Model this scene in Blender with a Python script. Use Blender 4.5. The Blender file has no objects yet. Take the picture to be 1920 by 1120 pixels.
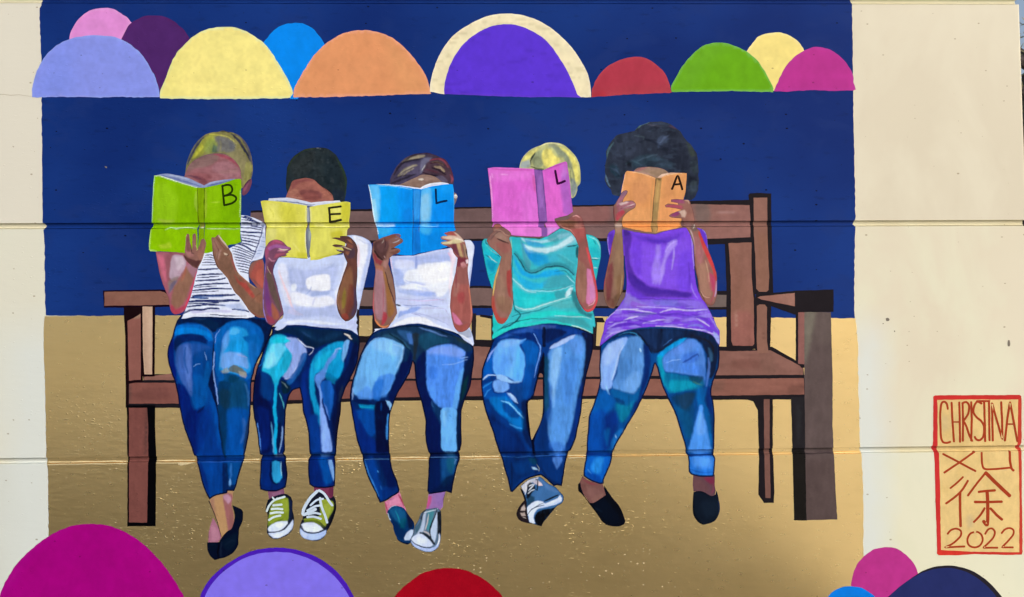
import bpy, bmesh, math, random
import numpy as np
from mathutils import Vector
from mathutils.geometry import delaunay_2d_cdt

# ------------------------------------------------------------------ camera, sky, sun, exposure
PX = 0.0025                       # metres of wall per picture pixel
CZ = 1.70                         # height of the camera above the pavement
DIST = 4.15
scene = bpy.context.scene
cam_d = bpy.data.cameras.new("camera"); cam = bpy.data.objects.new("camera", cam_d)
scene.collection.objects.link(cam); scene.camera = cam
cam.location = (0, -DIST, CZ); cam.rotation_euler = (math.radians(90), 0, 0)
cam_d.sensor_width = 36; cam_d.lens = 36 * DIST / (1920 * PX)
cam_d.clip_start = 0.05; cam_d.clip_end = 3000

SUN_EL, SUN_AZ = math.radians(32), math.radians(124)     # in front of the wall, to the right
world = bpy.data.worlds.new("World"); scene.world = world; world.use_nodes = True
wn = world.node_tree; wn.nodes.clear()
sky = wn.nodes.new('ShaderNodeTexSky'); sky.sky_type = 'NISHITA'; sky.sun_disc = False
sky.sun_elevation = SUN_EL; sky.sun_rotation = SUN_AZ; sky.air_density = 1.0; sky.dust_density = 6.0; sky.ozone_density = 1.0
bg = wn.nodes.new('ShaderNodeBackground'); bg.inputs[1].default_value = 0.11
wo = wn.nodes.new('ShaderNodeOutputWorld')
wn.links.new(sky.outputs[0], bg.inputs[0]); wn.links.new(bg.outputs[0], wo.inputs[0])
sl = bpy.data.lights.new("sun", 'SUN'); sl.energy = 1.0; sl.angle = math.radians(22); sl.color = (1.0, 0.955, 0.88)
so = bpy.data.objects.new("sun", sl); scene.collection.objects.link(so)
sd = Vector((math.sin(SUN_AZ) * math.cos(SUN_EL), math.cos(SUN_AZ) * math.cos(SUN_EL), math.sin(SUN_EL)))
so.rotation_euler = sd.to_track_quat('Z', 'Y').to_euler(); so.location = (6, -8, 8)
scene.view_settings.view_transform = 'Standard'; scene.view_settings.look = 'None'
scene.view_settings.gamma = 1.0; scene.view_settings.exposure = 0.76
GAIN = (0.82, 0.885, 0.95)          # paint albedo for a picture value of 1
METAL_GOLD = True

# ------------------------------------------------------------------ small numeric helpers
def rnd(i, j, s):
    n = (i * 374761393 + j * 668265263 + s * 1442695041) & 0xffffffff
    n = ((n ^ (n >> 13)) * 1274126177) & 0xffffffff
    return ((n ^ (n >> 16)) & 0xffff) / 65535.0
def vnoise(x, y, s=0):
    xi = np.floor(x).astype(np.int64); yi = np.floor(y).astype(np.int64)
    fx = x - xi; fy = y - yi; fx = fx * fx * (3 - 2 * fx); fy = fy * fy * (3 - 2 * fy)
    a = rnd(xi, yi, s); b = rnd(xi + 1, yi, s); c = rnd(xi, yi + 1, s); d = rnd(xi + 1, yi + 1, s)
    return (a * (1 - fx) + b * fx) * (1 - fy) + (c * (1 - fx) + d * fx) * fy - 0.5
def lin(h):
    h = h.lstrip('#'); v = np.array([int(h[k:k + 2], 16) / 255 for k in (0, 2, 4)])
    v = np.where(v <= 0.04045, v / 12.92, ((v + 0.055) / 1.055) ** 2.4)
    return v
def seg_dist(P, A, B):
    """distance from points P to the segments A[k]-B[k]; returns min distance and arclength fraction"""
    best = np.full(len(P), 1e9); bt = np.zeros(len(P))
    L = np.hypot(*(B - A).T); cum = np.concatenate([[0], np.cumsum(L)]); tot = max(cum[-1], 1e-6)
    for k in range(len(A)):
        d = B[k] - A[k]; l2 = max(float(d @ d), 1e-9)
        t = np.clip(((P - A[k]) @ d) / l2, 0, 1)
        q = P - (A[k] + t[:, None] * d); dd = np.hypot(q[:, 0], q[:, 1])
        m = dd < best; best[m] = dd[m]; bt[m] = (cum[k] + t[m] * L[k]) / tot
    return best, bt
def inside(P, poly):
    x, y = P[:, 0], P[:, 1]; r = np.zeros(len(P), bool); n = len(poly)
    for k in range(n):
        x1, y1 = poly[k]; x2, y2 = poly[(k + 1) % n]
        if y1 == y2: continue
        c = ((y1 > y) != (y2 > y)) & (x < (x2 - x1) * (y - y1) / (y2 - y1) + x1)
        r ^= c
    return r

# ------------------------------------------------------------------ point strings, in the units of a detail view
_T = [0.0, 0.0, 1.0]
def T(ox, oy, s=5.0): _T[:] = [ox, oy, s]
def pts(s):
    out = []; sharp = []
    for w in s.split():
        sh = w.endswith('!'); a, b = w.rstrip('!').split(',')
        out.append((_T[0] + float(a) / _T[2], _T[1] + float(b) / _T[2])); sharp.append(sh)
    return np.array(out), sharp
def curve(P, sharp, closed=True, smooth=True, step=2.5):
    n = len(P); res = []
    m = n if closed else n - 1
    for k in range(m):
        p1, p2 = P[k], P[(k + 1) % n]
        p0 = P[(k - 1) % n] if (closed or k > 0) else p1
        p3 = P[(k + 2) % n] if (closed or k + 2 < n) else p2
        if sharp[k]: p0 = p1
        if sharp[(k + 1) % n]: p3 = p2
        L = np.hypot(*(p2 - p1)); c = max(1, int(L / step))
        if not smooth:
            for q in range(c): res.append(p1 + (p2 - p1) * q / c)
            continue
        m1 = (p2 - p0) * 0.5; m2 = (p3 - p1) * 0.5
        if L > 0:
            for mm in (m1, m2):
                l = np.hypot(*mm)
                if l > L: mm *= L / l
        for q in range(c):
            t = q / c; t2 = t * t; t3 = t2 * t
            res.append((2 * t3 - 3 * t2 + 1) * p1 + (t3 - 2 * t2 + t) * m1 + (-2 * t3 + 3 * t2) * p2 + (t3 - t2) * m2)
    if not closed: res.append(P[-1])
    return np.array(res)
def shape(s, smooth=True, closed=True, step=2.5):
    P, sh = pts(s); return curve(P, sh, closed, smooth, step)

# ------------------------------------------------------------------ the relief of the wall: three joints between the courses
# joint k: top edge y = a + b*x ; profile (offset below the top edge in px, depth in px)
JOINTS = [(-5.0, 0.0012), (418.8, -0.0033), (859.5, -0.0128)]
PROF = [(0.0, 0.0), (0.9, 4.0), (7.6, 4.0), (9.0, 1.6), (9.7, 1.4), (10.0, 3.0), (10.7, 3.0), (11.4, 0.0)]
def relief(x, y):
    d = np.zeros(len(x))
    for a, b in JOINTS:
        t = y - (a + b * x)
        d = np.maximum(d, np.interp(t, [p[0] for p in PROF], [p[1] for p in PROF], left=0, right=0))
    # slow unevenness of the cast face
    d = d + 0.25 * vnoise(x / 90, y / 70, 5)
    return d
def world_pos(x, y, lift):
    """lift in mm in front of the wall face"""
    X = (x - 960) * PX; Z = CZ - (y - 560) * PX
    Y = relief(x, y) * PX - lift * 0.001
    return np.stack([X, Y, Z], 1)

GS = 3.0; GX0, GY0 = -400, -600
LEVEL = np.zeros((int(2400 / GS), int(2700 / GS)), np.int32)
def level_for(poly):
    x0, y0 = poly.min(0) - 3; x1, y1 = poly.max(0) + 3
    i0, i1 = int((y0 - GY0) / GS), int((y1 - GY0) / GS) + 1; j0, j1 = int((x0 - GX0) / GS), int((x1 - GX0) / GS) + 1
    i0, j0 = max(i0, 0), max(j0, 0); i1 = min(i1, LEVEL.shape[0]); j1 = min(j1, LEVEL.shape[1])
    ii, jj = np.mgrid[i0:i1, j0:j1]
    C = np.stack([jj.ravel() * GS + GX0 + GS / 2, ii.ravel() * GS + GY0 + GS / 2], 1)
    m = inside(C, poly)
    d, _ = seg_dist(C, poly, np.roll(poly, -1, 0))
    m = (m | (d < GS)).reshape(ii.shape)
    sub = LEVEL[i0:i1, j0:j1]
    lv = int(sub[m].max()) + 1 if m.any() else 1
    sub[m] = lv
    return lv

# ------------------------------------------------------------------ objects
COL = scene.collection
def meta(o, label=None, cat=None, group=None, kind=None):
    if label: o['label'] = label
    if cat: o['category'] = cat
    if group: o['group'] = group
    if kind: o['kind'] = kind
    return o
def empty(name, x, y, label, cat, group=None):
    o = bpy.data.objects.new(name, None); COL.objects.link(o); o.empty_display_size = 0.1
    o.location = world_pos(np.array([x * 1.0]), np.array([y * 1.0]), 1)[0]
    return meta(o, label, cat, group)
def link_mesh(name, V, F, mat, parent, cols=None, uvs=None, smooth=False):
    me = bpy.data.meshes.new(name)
    loc = np.array(parent.location) if parent is not None else np.zeros(3)
    V = np.asarray(V) - loc
    me.from_pydata([tuple(v) for v in V.tolist()], [], F)
    if cols is not None:
        ca = me.color_attributes.new("Paint", 'FLOAT_COLOR', 'POINT')
        ca.data.foreach_set("color", np.concatenate([cols, np.ones((len(cols), 1))], 1).astype(np.float32).ravel())
    me.materials.append(mat)
    o = bpy.data.objects.new(name, me); COL.objects.link(o)
    if parent is not None: o.parent = parent
    return o

def sheet(poly, sp, jit=0.35, grid=True, hole=None):
    """triangulate a polygon with inner points every sp px and rows along the joints"""
    x0, y0 = poly.min(0); x1, y1 = poly.max(0)
    P = [poly]; E = [(k, (k + 1) % len(poly)) for k in range(len(poly))]
    n = len(poly)
    if hole is not None:
        P.append(hole); E += [(n + k, n + (k + 1) % len(hole)) for k in range(len(hole))]; n += len(hole)
    if grid:
        gx = np.arange(x0 + sp * 0.5, x1, sp); gy = np.arange(y0 + sp * 0.5, y1, sp * 0.87)
        X, Y = np.meshgrid(gx, gy); X = X + (np.arange(len(gy)) % 2)[:, None] * sp * 0.5
        C = np.stack([X.ravel(), Y.ravel()], 1)
        if len(C):
            C = C + jit * sp * 0.4 * np.stack([vnoise(C[:, 0] * 3.1, C[:, 1] * 3.1, 1), vnoise(C[:, 0] * 3.1, C[:, 1] * 3.1, 2)], 1)
            C = C[inside(C, poly)]
            if len(C):
                d, _ = seg_dist(C, poly, np.roll(poly, -1, 0)); C = C[d > sp * 0.45]
                for a, b in JOINTS:                       # keep the free points off the joint rows
                    t = C[:, 1] - (a + b * C[:, 0]); C = C[(t < -0.6) | (t > 12.0)]
            P.append(C); n += len(C)
    for a, b in JOINTS:
        for t, _ in PROF:
            ya, yb = a + b * (x0 - 4) + t, a + b * (x1 + 4) + t
            if max(ya, yb) < y0 or min(ya, yb) > y1: continue
            xs = np.arange(x0 - 4, x1 + 4 + sp, max(sp, 2.0)); row = np.stack([xs, a + b * xs + t], 1)
            P.append(row); E += [(n + k, n + k + 1) for k in range(len(row) - 1)]; n += len(row)
    A = np.concatenate(P)
    vo, eo, fo, _, _, _ = delaunay_2d_cdt([Vector(p) for p in A.tolist()], E, [], 0, 1e-4)
    V = np.array([(v.x, v.y) for v in vo]); F = np.array([f for f in fo if len(f) == 3])
    cen = V[F].mean(1); keep = inside(cen, poly)
    if hole is not None: keep &= ~inside(cen, hole)
    F = F[keep]
    # orient towards the viewer (-Y): x right, y down in the picture
    a, b, c = V[F[:, 0]], V[F[:, 1]], V[F[:, 2]]
    cr = (b[:, 0] - a[:, 0]) * (c[:, 1] - a[:, 1]) - (b[:, 1] - a[:, 1]) * (c[:, 0] - a[:, 0])
    F = F[np.abs(cr) > 1e-7]; cr = cr[np.abs(cr) > 1e-7]
    F[cr > 0] = F[cr > 0][:, ::-1]
    used = np.unique(F); mp = np.full(len(V), -1); mp[used] = np.arange(len(used))
    return V[used], mp[F]

class Dab:
    def __init__(s, kind, col, P, w=0, soft=1.2, op=1.0, taper=0.0):
        s.kind, s.col, s.P, s.w, s.soft, s.op, s.taper = kind, col, P, w, soft, op, taper
def F_(col, s, soft=1.2, op=1.0, smooth=True): return Dab('f', col, shape(s, smooth, True, 5), 0, soft, op)
def L_(col, w, s, soft=0.9, op=1.0, taper=0.5): return Dab('l', col, shape(s, True, False, 5), w, soft, op, taper)
def E_(col, w, soft=0.8, op=1.0): return Dab('e', col, None, w, soft, op)
def B_(col, s, sx, sy, thr, op=0.8, seed=0): return Dab('b', col, shape(s, True, True, 5), (sx, sy, thr, seed), 1, op)
def N_(col, sx, sy, thr, op=0.6, seed=0): return Dab('n', col, np.array([sx, sy]), thr, seed, op)
DABSEED = [0]
def paint(V, base, dabs, poly, wob=0.9, streak=None):
    C = np.tile(lin(base), (len(V), 1))
    W = V + wob * 1.6 * np.stack([vnoise(V[:, 0] / 5, V[:, 1] / 9, 11), vnoise(V[:, 0] / 9, V[:, 1] / 5, 12)], 1)
    W = W + wob * 0.9 * np.stack([vnoise(V[:, 0] / 2, V[:, 1] / 4, 13), vnoise(V[:, 0] / 4, V[:, 1] / 2, 14)], 1)
    for d in dabs:
        DABSEED[0] += 1
        if d.kind in 'fl' and d.soft > 2: d.soft = 2 + (d.soft - 2) * 0.85
        if d.kind == 'e':
            dist, _ = seg_dist(V, poly, np.roll(poly, -1, 0)); a = np.clip((d.w + d.soft / 2 - dist) / d.soft, 0, 1)
            idx = slice(None)
        elif d.kind == 'b':                       # bristle streaks inside a region
            dist, _ = seg_dist(V, d.P, np.roll(d.P, -1, 0)); sd_ = np.where(inside(V, d.P), -dist, dist)
            sx, sy, thr, sed = d.w
            q = vnoise(W[:, 0] / sx, W[:, 1] / sy, 61 + sed) + 0.5 * vnoise(W[:, 0] / sx * 2.2, W[:, 1] / sy * 1.8, 62 + sed)
            a = np.clip((q - thr) / 0.25, 0, 1) * np.clip(0.5 - sd_ / 5, 0, 1); idx = slice(None)
        elif d.kind == 'n':
            v = vnoise(V[:, 0] / d.P[0], V[:, 1] / d.P[1], 31 + d.soft) + 0.5 * vnoise(V[:, 0] / d.P[0] * 2.1, V[:, 1] / d.P[1] * 2.1, 32 + d.soft)
            a = np.clip((v - d.w) / 0.15, 0, 1); idx = slice(None)
        else:
            m = d.w + d.soft + 3; lo = d.P.min(0) - m; hi = d.P.max(0) + m
            idx = np.nonzero((W[:, 0] > lo[0]) & (W[:, 0] < hi[0]) & (W[:, 1] > lo[1]) & (W[:, 1] < hi[1]))[0]
            if not len(idx): continue
            Q = W[idx]
            if d.kind == 'f':
                dist, _ = seg_dist(Q, d.P, np.roll(d.P, -1, 0)); sd_ = np.where(inside(Q, d.P), -dist, dist)
                a = np.clip(0.5 - sd_ / max(d.soft, 0.3), 0, 1)
            else:
                dist, t = seg_dist(Q, d.P[:-1], d.P[1:])
                w = d.w * 0.5 * (1 - d.taper * np.abs(2 * t - 1) ** 2.5)
                a = np.clip((w + d.soft * 0.5 - dist) / max(d.soft, 0.3), 0, 1)
            # dry brush: paint thins in streaks
            st = vnoise(Q[:, 0] / 2.5 + DABSEED[0], Q[:, 1] / 7, 21) + vnoise(Q[:, 0] / 9, Q[:, 1] / 9 + DABSEED[0], 22)
            a = a * np.clip(0.93 + 0.28 * st, 0.6, 1)
        a = (a * a * (3 - 2 * a)) * d.op
        C[idx] = C[idx] * (1 - a[:, None]) + lin(d.col) * a[:, None]
    v = 1 + 0.12 * (vnoise(V[:, 0] / 3, V[:, 1] / 8, 41) + vnoise(V[:, 0] / 16, V[:, 1] / 16, 42))
    if streak:
        sx, sy, am = streak
        x, y = W[:, 0], W[:, 1]
        v = v * (1 + am * (vnoise(x / sx, y / sy, 51) * 1.2 + vnoise(x / (sx * 2.6), y / (sy * 1.7), 52) + 0.6 * vnoise(x / (sx * .5), y / (sy * .4), 53)))
    return np.clip(C * v[:, None] - 0.004, 0, 1) * np.array(GAIN)
STREAK = {'jeans': (4.5, 26, 0.20), 'shirt': (16, 4, 0.07), 'arm': (5, 18, 0.14), 'cover': (7, 18, 0.09), 'hair': (5, 8, 0.30), 'spine': (2, 14, 0.15), 'face': (8, 3, 0.2), 'hand': (4, 6, 0.15), 'seat': (26, 6, .14), 'back_rail': (26, 5, .14), 'front_rail': (26, 5, .14), 'leg': (5, 26, .12), 'broad_slat': (5, 26, .14)}
def rough_edge(poly, amp=0.35):
    return poly + amp * 2 * np.stack([vnoise(poly[:, 0] / 7, poly[:, 1] / 7, 3), vnoise(poly[:, 0] / 7, poly[:, 1] / 7, 4)], 1)
def part(parent, name, base, s, dabs=(), sp=2.0, smooth=True, mat=None, label=None, amp=0.35, poly=None, wob=0.9, grid=True, hole=None):
    if hole is not None: hole = shape(hole, smooth)
    if poly is None: poly = shape(s, smooth)
    poly = rough_edge(poly, amp)
    if name in ("jeans", "ankle"):            # tucked a little under the hem or the cuff above
        y0 = poly[:, 1].min(); fade = 70 if name == "jeans" else 14
        poly = poly - np.stack([np.zeros(len(poly)), 5 * np.clip(1 - (poly[:, 1] - y0) / fade, 0, 1)], 1)
    lv = level_for(poly)
    V, F = sheet(poly, sp, grid=grid, hole=hole)
    cols = paint(V, base, dabs, poly, wob, STREAK.get(name))
    if name in ("jeans", "shoe"):             # strong lights and darks
        L = (cols @ np.array([.25, .6, .15]))[:, None]; cols = np.clip(cols * np.clip(L / 0.13, 0.2, 1.8) ** 0.25, 0, .9)
    if name in ("arm", "hand", "face", "ankle"):
        L = (cols @ np.array([.25, .6, .15]))[:, None]; cols = (cols * 0.95 + L * 0.05)
    o = link_mesh(name, world_pos(V[:, 0], V[:, 1], 0.35 + 0.05 * lv), F.tolist(), mat or M_PAINT, parent, cols)
    return meta(o, label)
def ribbon(P, w, w1=None, cap=True):
    """outline polygon of a brush line; w, w1 widths at start, end"""
    w1 = w if w1 is None else w1
    d = np.gradient(P, axis=0); l = np.hypot(*d.T); l[l == 0] = 1; nrm = np.stack([-d[:, 1], d[:, 0]], 1) / l[:, None]
    t = np.linspace(0, 1, len(P)); ww = (w + (w1 - w) * t)[:, None] / 2
    a, b = P + nrm * ww, P - nrm * ww
    dv0 = -d[0] / l[0] * w / 3; dv1 = d[-1] / l[-1] * w1 / 3
    return np.concatenate([a, [P[-1] + dv1 + nrm[-1] * w1 / 4, P[-1] + dv1 - nrm[-1] * w1 / 4], b[::-1], [P[0] + dv0 - nrm[0] * w / 4, P[0] + dv0 + nrm[0] * w / 4]])
def stroke(parent, name, col, w, s, w1=None, label=None, smooth=True, amp=0.2, dabs=()):
    P = shape(s, smooth, False, 2.0)
    return part(parent, name, col, None, dabs, 2.0, poly=ribbon(P, w, w1), label=label, amp=amp, grid=False)
def strokes(parent, name, col, specs, label=None):
    """several brush lines joined as ONE part (a letter); specs = [(w, pts[, smooth])]"""
    VV, FF, CC = [], [], []; n = 0
    for sp_ in specs:
        P = shape(sp_[1], (sp_[2] if len(sp_) > 2 else True), False, 2.0)
        poly = rough_edge(ribbon(P, sp_[0] * 1.15), 0.15); lv = level_for(poly)
        V, F = sheet(poly, 2.0, grid=False)
        VV.append(world_pos(V[:, 0], V[:, 1], 0.35 + 0.05 * lv)); FF += (F + n).tolist(); n += len(V)
        CC.append(paint(V, col, (), poly))
    return meta(link_mesh(name, np.concatenate(VV), FF, M_PAINT, parent, np.concatenate(CC)), label)

# ------------------------------------------------------------------ materials
def nd(nt, t, **kw):
    n = nt.nodes.new(t)
    for k, v in kw.items(): setattr(n, k, v)
    return n
def surface_group():
    """pits, roller stipple and trowel ridges shared by everything that lies on the wall (world coordinates)"""
    g = bpy.data.node_groups.new("wall_relief", 'ShaderNodeTree')
    g.interface.new_socket("Scale", in_out='INPUT', socket_type='NodeSocketFloat')
    g.interface.new_socket("Height", in_out='OUTPUT', socket_type='NodeSocketFloat')
    g.interface.new_socket("Pit", in_out='OUTPUT', socket_type='NodeSocketFloat')
    gi = nd(g, 'NodeGroupInput'); go = nd(g, 'NodeGroupOutput')
    geo = nd(g, 'ShaderNodeNewGeometry')
    def mapp(sc):
        m = nd(g, 'ShaderNodeMapping'); m.inputs['Scale'].default_value = sc; g.links.new(geo.outputs['Position'], m.inputs[0]); return m
    def math_(op, a, b=None, c=None):
        m = nd(g, 'ShaderNodeMath', operation=op)
        for k, v in enumerate((a, b, c)):
            if v is None: continue
            if isinstance(v, (int, float)): m.inputs[k].default_value = v
            else: g.links.new(v, m.inputs[k])
        return m.outputs[0]
    def flat(sx, sz, off):
        se = nd(g, 'ShaderNodeSeparateXYZ'); g.links.new(geo.outputs['Position'], se.inputs[0]); co = nd(g, 'ShaderNodeCombineXYZ')
        g.links.new(math_('MULTIPLY_ADD', se.outputs[0], sx, off), co.inputs[0]); g.links.new(math_('MULTIPLY_ADD', se.outputs[2], sz, off), co.inputs[1]); return co.outputs[0]
    # pits: sparse voronoi cells, gathered in loose groups
    v = nd(g, 'ShaderNodeTexVoronoi', voronoi_dimensions='2D'); v.inputs['Scale'].default_value = 1; g.links.new(flat(9, 14, 20), v.inputs['Vector'])
    sep = nd(g, 'ShaderNodeSeparateColor'); g.links.new(v.outputs['Color'], sep.inputs[0])
    n5 = nd(g, 'ShaderNodeTexNoise'); n5.inputs['Scale'].default_value = 1; g.links.new(mapp((1.7, 1, 2.6)).outputs[0], n5.inputs['Vector'])
    rad = math_('MULTIPLY', math_('GREATER_THAN', math_('ADD', sep.outputs[0], math_('MULTIPLY', n5.outputs[0], 0.9)), 1.10), 0.042)
    rad = math_('MULTIPLY', rad, math_('MULTIPLY_ADD', math_('POWER', sep.outputs[1], 2.0), 1.1, 0.22))
    pit = math_('LESS_THAN', v.outputs['Distance'], rad)
    # roller stipple
    n1 = nd(g, 'ShaderNodeTexNoise'); n1.inputs['Scale'].default_value = 1; n1.inputs['Detail'].default_value = 4; g.links.new(mapp((180, 180, 260)).outputs[0], n1.inputs['Vector'])
    n2 = nd(g, 'ShaderNodeTexNoise'); n2.inputs['Scale'].default_value = 1; n2.inputs['Detail'].default_value = 3; g.links.new(mapp((14, 14, 45)).outputs[0], n2.inputs['Vector'])
    n3 = nd(g, 'ShaderNodeTexNoise'); n3.inputs['Scale'].default_value = 1; n3.inputs['Detail'].default_value = 5; g.links.new(mapp((38, 38, 130)).outputs[0], n3.inputs['Vector'])
    # trowel ridges only in patches
    n4 = nd(g, 'ShaderNodeTexNoise'); n4.inputs['Scale'].default_value = 1; g.links.new(mapp((2.2, 2, 4)).outputs[0], n4.inputs['Vector'])
    patch = nd(g, 'ShaderNodeMapRange'); g.links.new(n4.outputs[0], patch.inputs[0]); patch.inputs[1].default_value = 0.47; patch.inputs[2].default_value = 0.68
    rid = nd(g, 'ShaderNodeMapRange'); g.links.new(n3.outputs[0], rid.inputs[0]); rid.inputs[1].default_value = 0.60; rid.inputs[2].default_value = 0.72
    ridp = math_('MULTIPLY', rid.outputs[0], patch.outputs[0])
    # specks standing proud of the face
    v2 = nd(g, 'ShaderNodeTexVoronoi', voronoi_dimensions='2D'); v2.inputs['Scale'].default_value = 1; g.links.new(flat(24, 36, 50), v2.inputs['Vector'])
    sp2 = nd(g, 'ShaderNodeSeparateColor'); g.links.new(v2.outputs['Color'], sp2.inputs[0])
    bump2 = nd(g, 'ShaderNodeMapRange'); g.links.new(v2.outputs['Distance'], bump2.inputs[0]); bump2.inputs[1].default_value = 0.0; bump2.inputs[2].default_value = 0.13; bump2.inputs[3].default_value = 1; bump2.inputs[4].default_value = 0
    side = nd(g, 'ShaderNodeMapRange'); se2 = nd(g, 'ShaderNodeSeparateXYZ'); g.links.new(geo.outputs['Position'], se2.inputs[0]); g.links.new(se2.outputs[0], side.inputs[0])
    side.inputs[1].default_value = -1.0; side.inputs[2].default_value = 1.3; side.inputs[3].default_value = 1.0; side.inputs[4].default_value = 0.22   # the face was trowelled smoother towards the right
    bmp = math_('MULTIPLY', bump2.outputs[0], math_('GREATER_THAN', sp2.outputs[0], 0.84))
    bmp = math_('MULTIPLY', bmp, math_('MULTIPLY', side.outputs[0], math_('MULTIPLY_ADD', patch.outputs[0], 0.7, 0.3)))
    ridp = math_('MULTIPLY', ridp, side.outputs[0])
    h = math_('MULTIPLY', n1.outputs[0], math_('MULTIPLY_ADD', gi.outputs[0], 0.00035, 0.0))
    h = math_('MULTIPLY_ADD', n2.outputs[0], math_('MULTIPLY', side.outputs[0], 0.0013), h)
    h = math_('MULTIPLY_ADD', ridp, 0.0022, h)
    h = math_('MULTIPLY_ADD', bmp, 0.0036, h)
    h = math_('MULTIPLY_ADD', pit, -0.0035, h)
    g.links.new(h, go.inputs[0]); g.links.new(pit, go.inputs[1])
    return g
RELIEF = surface_group()
def base_mat(name, rough=0.5, spec=0.35, strength=0.5):
    m = bpy.data.materials.new(name); m.use_nodes = True; nt = m.node_tree; nt.nodes.clear()
    out = nd(nt, 'ShaderNodeOutputMaterial'); b = nd(nt, 'ShaderNodeBsdfPrincipled'); nt.links.new(b.outputs[0], out.inputs[0])
    b.inputs['Roughness'].default_value = rough; b.inputs['Specular IOR Level'].default_value = spec
    g = nd(nt, 'ShaderNodeGroup'); g.node_tree = RELIEF; g.inputs[0].default_value = 0.22 if 'metal' in name else 1.0
    bp = nd(nt, 'ShaderNodeBump'); bp.inputs['Strength'].default_value = strength; bp.inputs['Distance'].default_value = 1.0
    nt.links.new(g.outputs[0], bp.inputs['Height']); nt.links.new(bp.outputs[0], b.inputs['Normal'])
    return m, nt, b, g
def mixc(nt, fac, a, b, blend='MIX'):
    m = nd(nt, 'ShaderNodeMix', data_type='RGBA', blend_type=blend)
    for k, v in ((0, fac), (6, a), (7, b)):
        if isinstance(v, (int, float)): m.inputs[k].default_value = v
        elif isinstance(v, (tuple, list, np.ndarray)): m.inputs[k].default_value = (*[float(q) for q in v[:3]], 1)
        else: nt.links.new(v, m.inputs[k])
    return m.outputs[2]
def noise(nt, scale, detail=3, rough=0.5, dist=0.0, off=(0, 0, 0)):
    geo = nd(nt, 'ShaderNodeNewGeometry'); mp = nd(nt, 'ShaderNodeMapping'); mp.inputs['Scale'].default_value = scale; mp.inputs['Location'].default_value = off
    nt.links.new(geo.outputs['Position'], mp.inputs[0])
    n = nd(nt, 'ShaderNodeTexNoise'); n.inputs['Scale'].default_value = 1; n.inputs['Detail'].default_value = detail; n.inputs['Roughness'].default_value = rough; n.inputs['Distortion'].default_value = dist
    nt.links.new(mp.outputs[0], n.inputs['Vector']); return n.outputs[0]
def ramp(nt, v, lo, hi, a=0.0, b=1.0):
    m = nd(nt, 'ShaderNodeMapRange'); nt.links.new(v, m.inputs[0]); m.inputs[1].default_value = lo; m.inputs[2].default_value = hi; m.inputs[3].default_value = a; m.inputs[4].default_value = b
    return m.outputs[0]
def G(h): return lin(h) * np.array(GAIN)

# brushed acrylic: colour comes from the painted strokes, the bristle marks from noise
M_PAINT, nt, b, g = base_mat("brushed_mural_paint", 0.5, 0.06, 0.45)
at = nd(nt, 'ShaderNodeAttribute', attribute_name="Paint")
c = mixc(nt, ramp(nt, noise(nt, (90, 90, 40), 4, 0.6), 0.35, 0.75, 0, 0.09), at.outputs['Color'], (0.3, 0.3, 0.4), 'MULTIPLY')
c = mixc(nt, ramp(nt, noise(nt, (60, 60, 130), 4, 0.65, off=(4, 0, 2)), 0.5, 0.8, 0, 0.3), c, (1.35, 1.35, 1.3), 'MULTIPLY')
nt.links.new(c, b.inputs['Base Color'])
# flat roller paint: the domes
M_FLAT, nt, b, g = base_mat("flat_mural_paint", 0.55, 0.07, 0.4)
at = nd(nt, 'ShaderNodeAttribute', attribute_name="Paint")
c = mixc(nt, ramp(nt, noise(nt, (5, 5, 8), 3), 0.35, 0.7, 0, 0.22), at.outputs['Color'], (1.0, 0.9, 0.85), 'MULTIPLY')
c = mixc(nt, ramp(nt, noise(nt, (60, 60, 90), 4, 0.7), 0.5, 0.8, 0, 0.13), c, (0.6, 0.6, 0.65), 'MULTIPLY')
c = mixc(nt, g.outputs[1], c, (0.62, 0.6, 0.6), 'MULTIPLY')
nt.links.new(c, b.inputs['Base Color'])
# deep blue field
M_BLUE, nt, b, g = base_mat("deep_blue_wall_paint", 0.55, 0.05, 0.5)
c = mixc(nt, ramp(nt, noise(nt, (0.9, 1, 1.3), 3, off=(2.3, 0, 1.0)), 0.38, 0.62), G('#0d296c'), G('#153780'))
c = mixc(nt, ramp(nt, noise(nt, (3.5, 3, 5), 4, 0.6, 0.6), 0.52, 0.60, 0, 0.45), c, G('#1a3272'))
c = mixc(nt, ramp(nt, noise(nt, (12, 12, 38), 5, 0.6), 0.58, 0.70, 0, 0.45), c, G('#0a1c4c'))
c = mixc(nt, ramp(nt, noise(nt, (40, 40, 110), 3, 0.6, off=(1, 0, 7)), 0.66, 0.8, 0, 0.35), c, G('#2c4a92'))
c = mixc(nt, g.outputs[1], c, (0.1, 0.1, 0.15), 'MULTIPLY')
nt.links.new(c, b.inputs['Base Color'])
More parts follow.
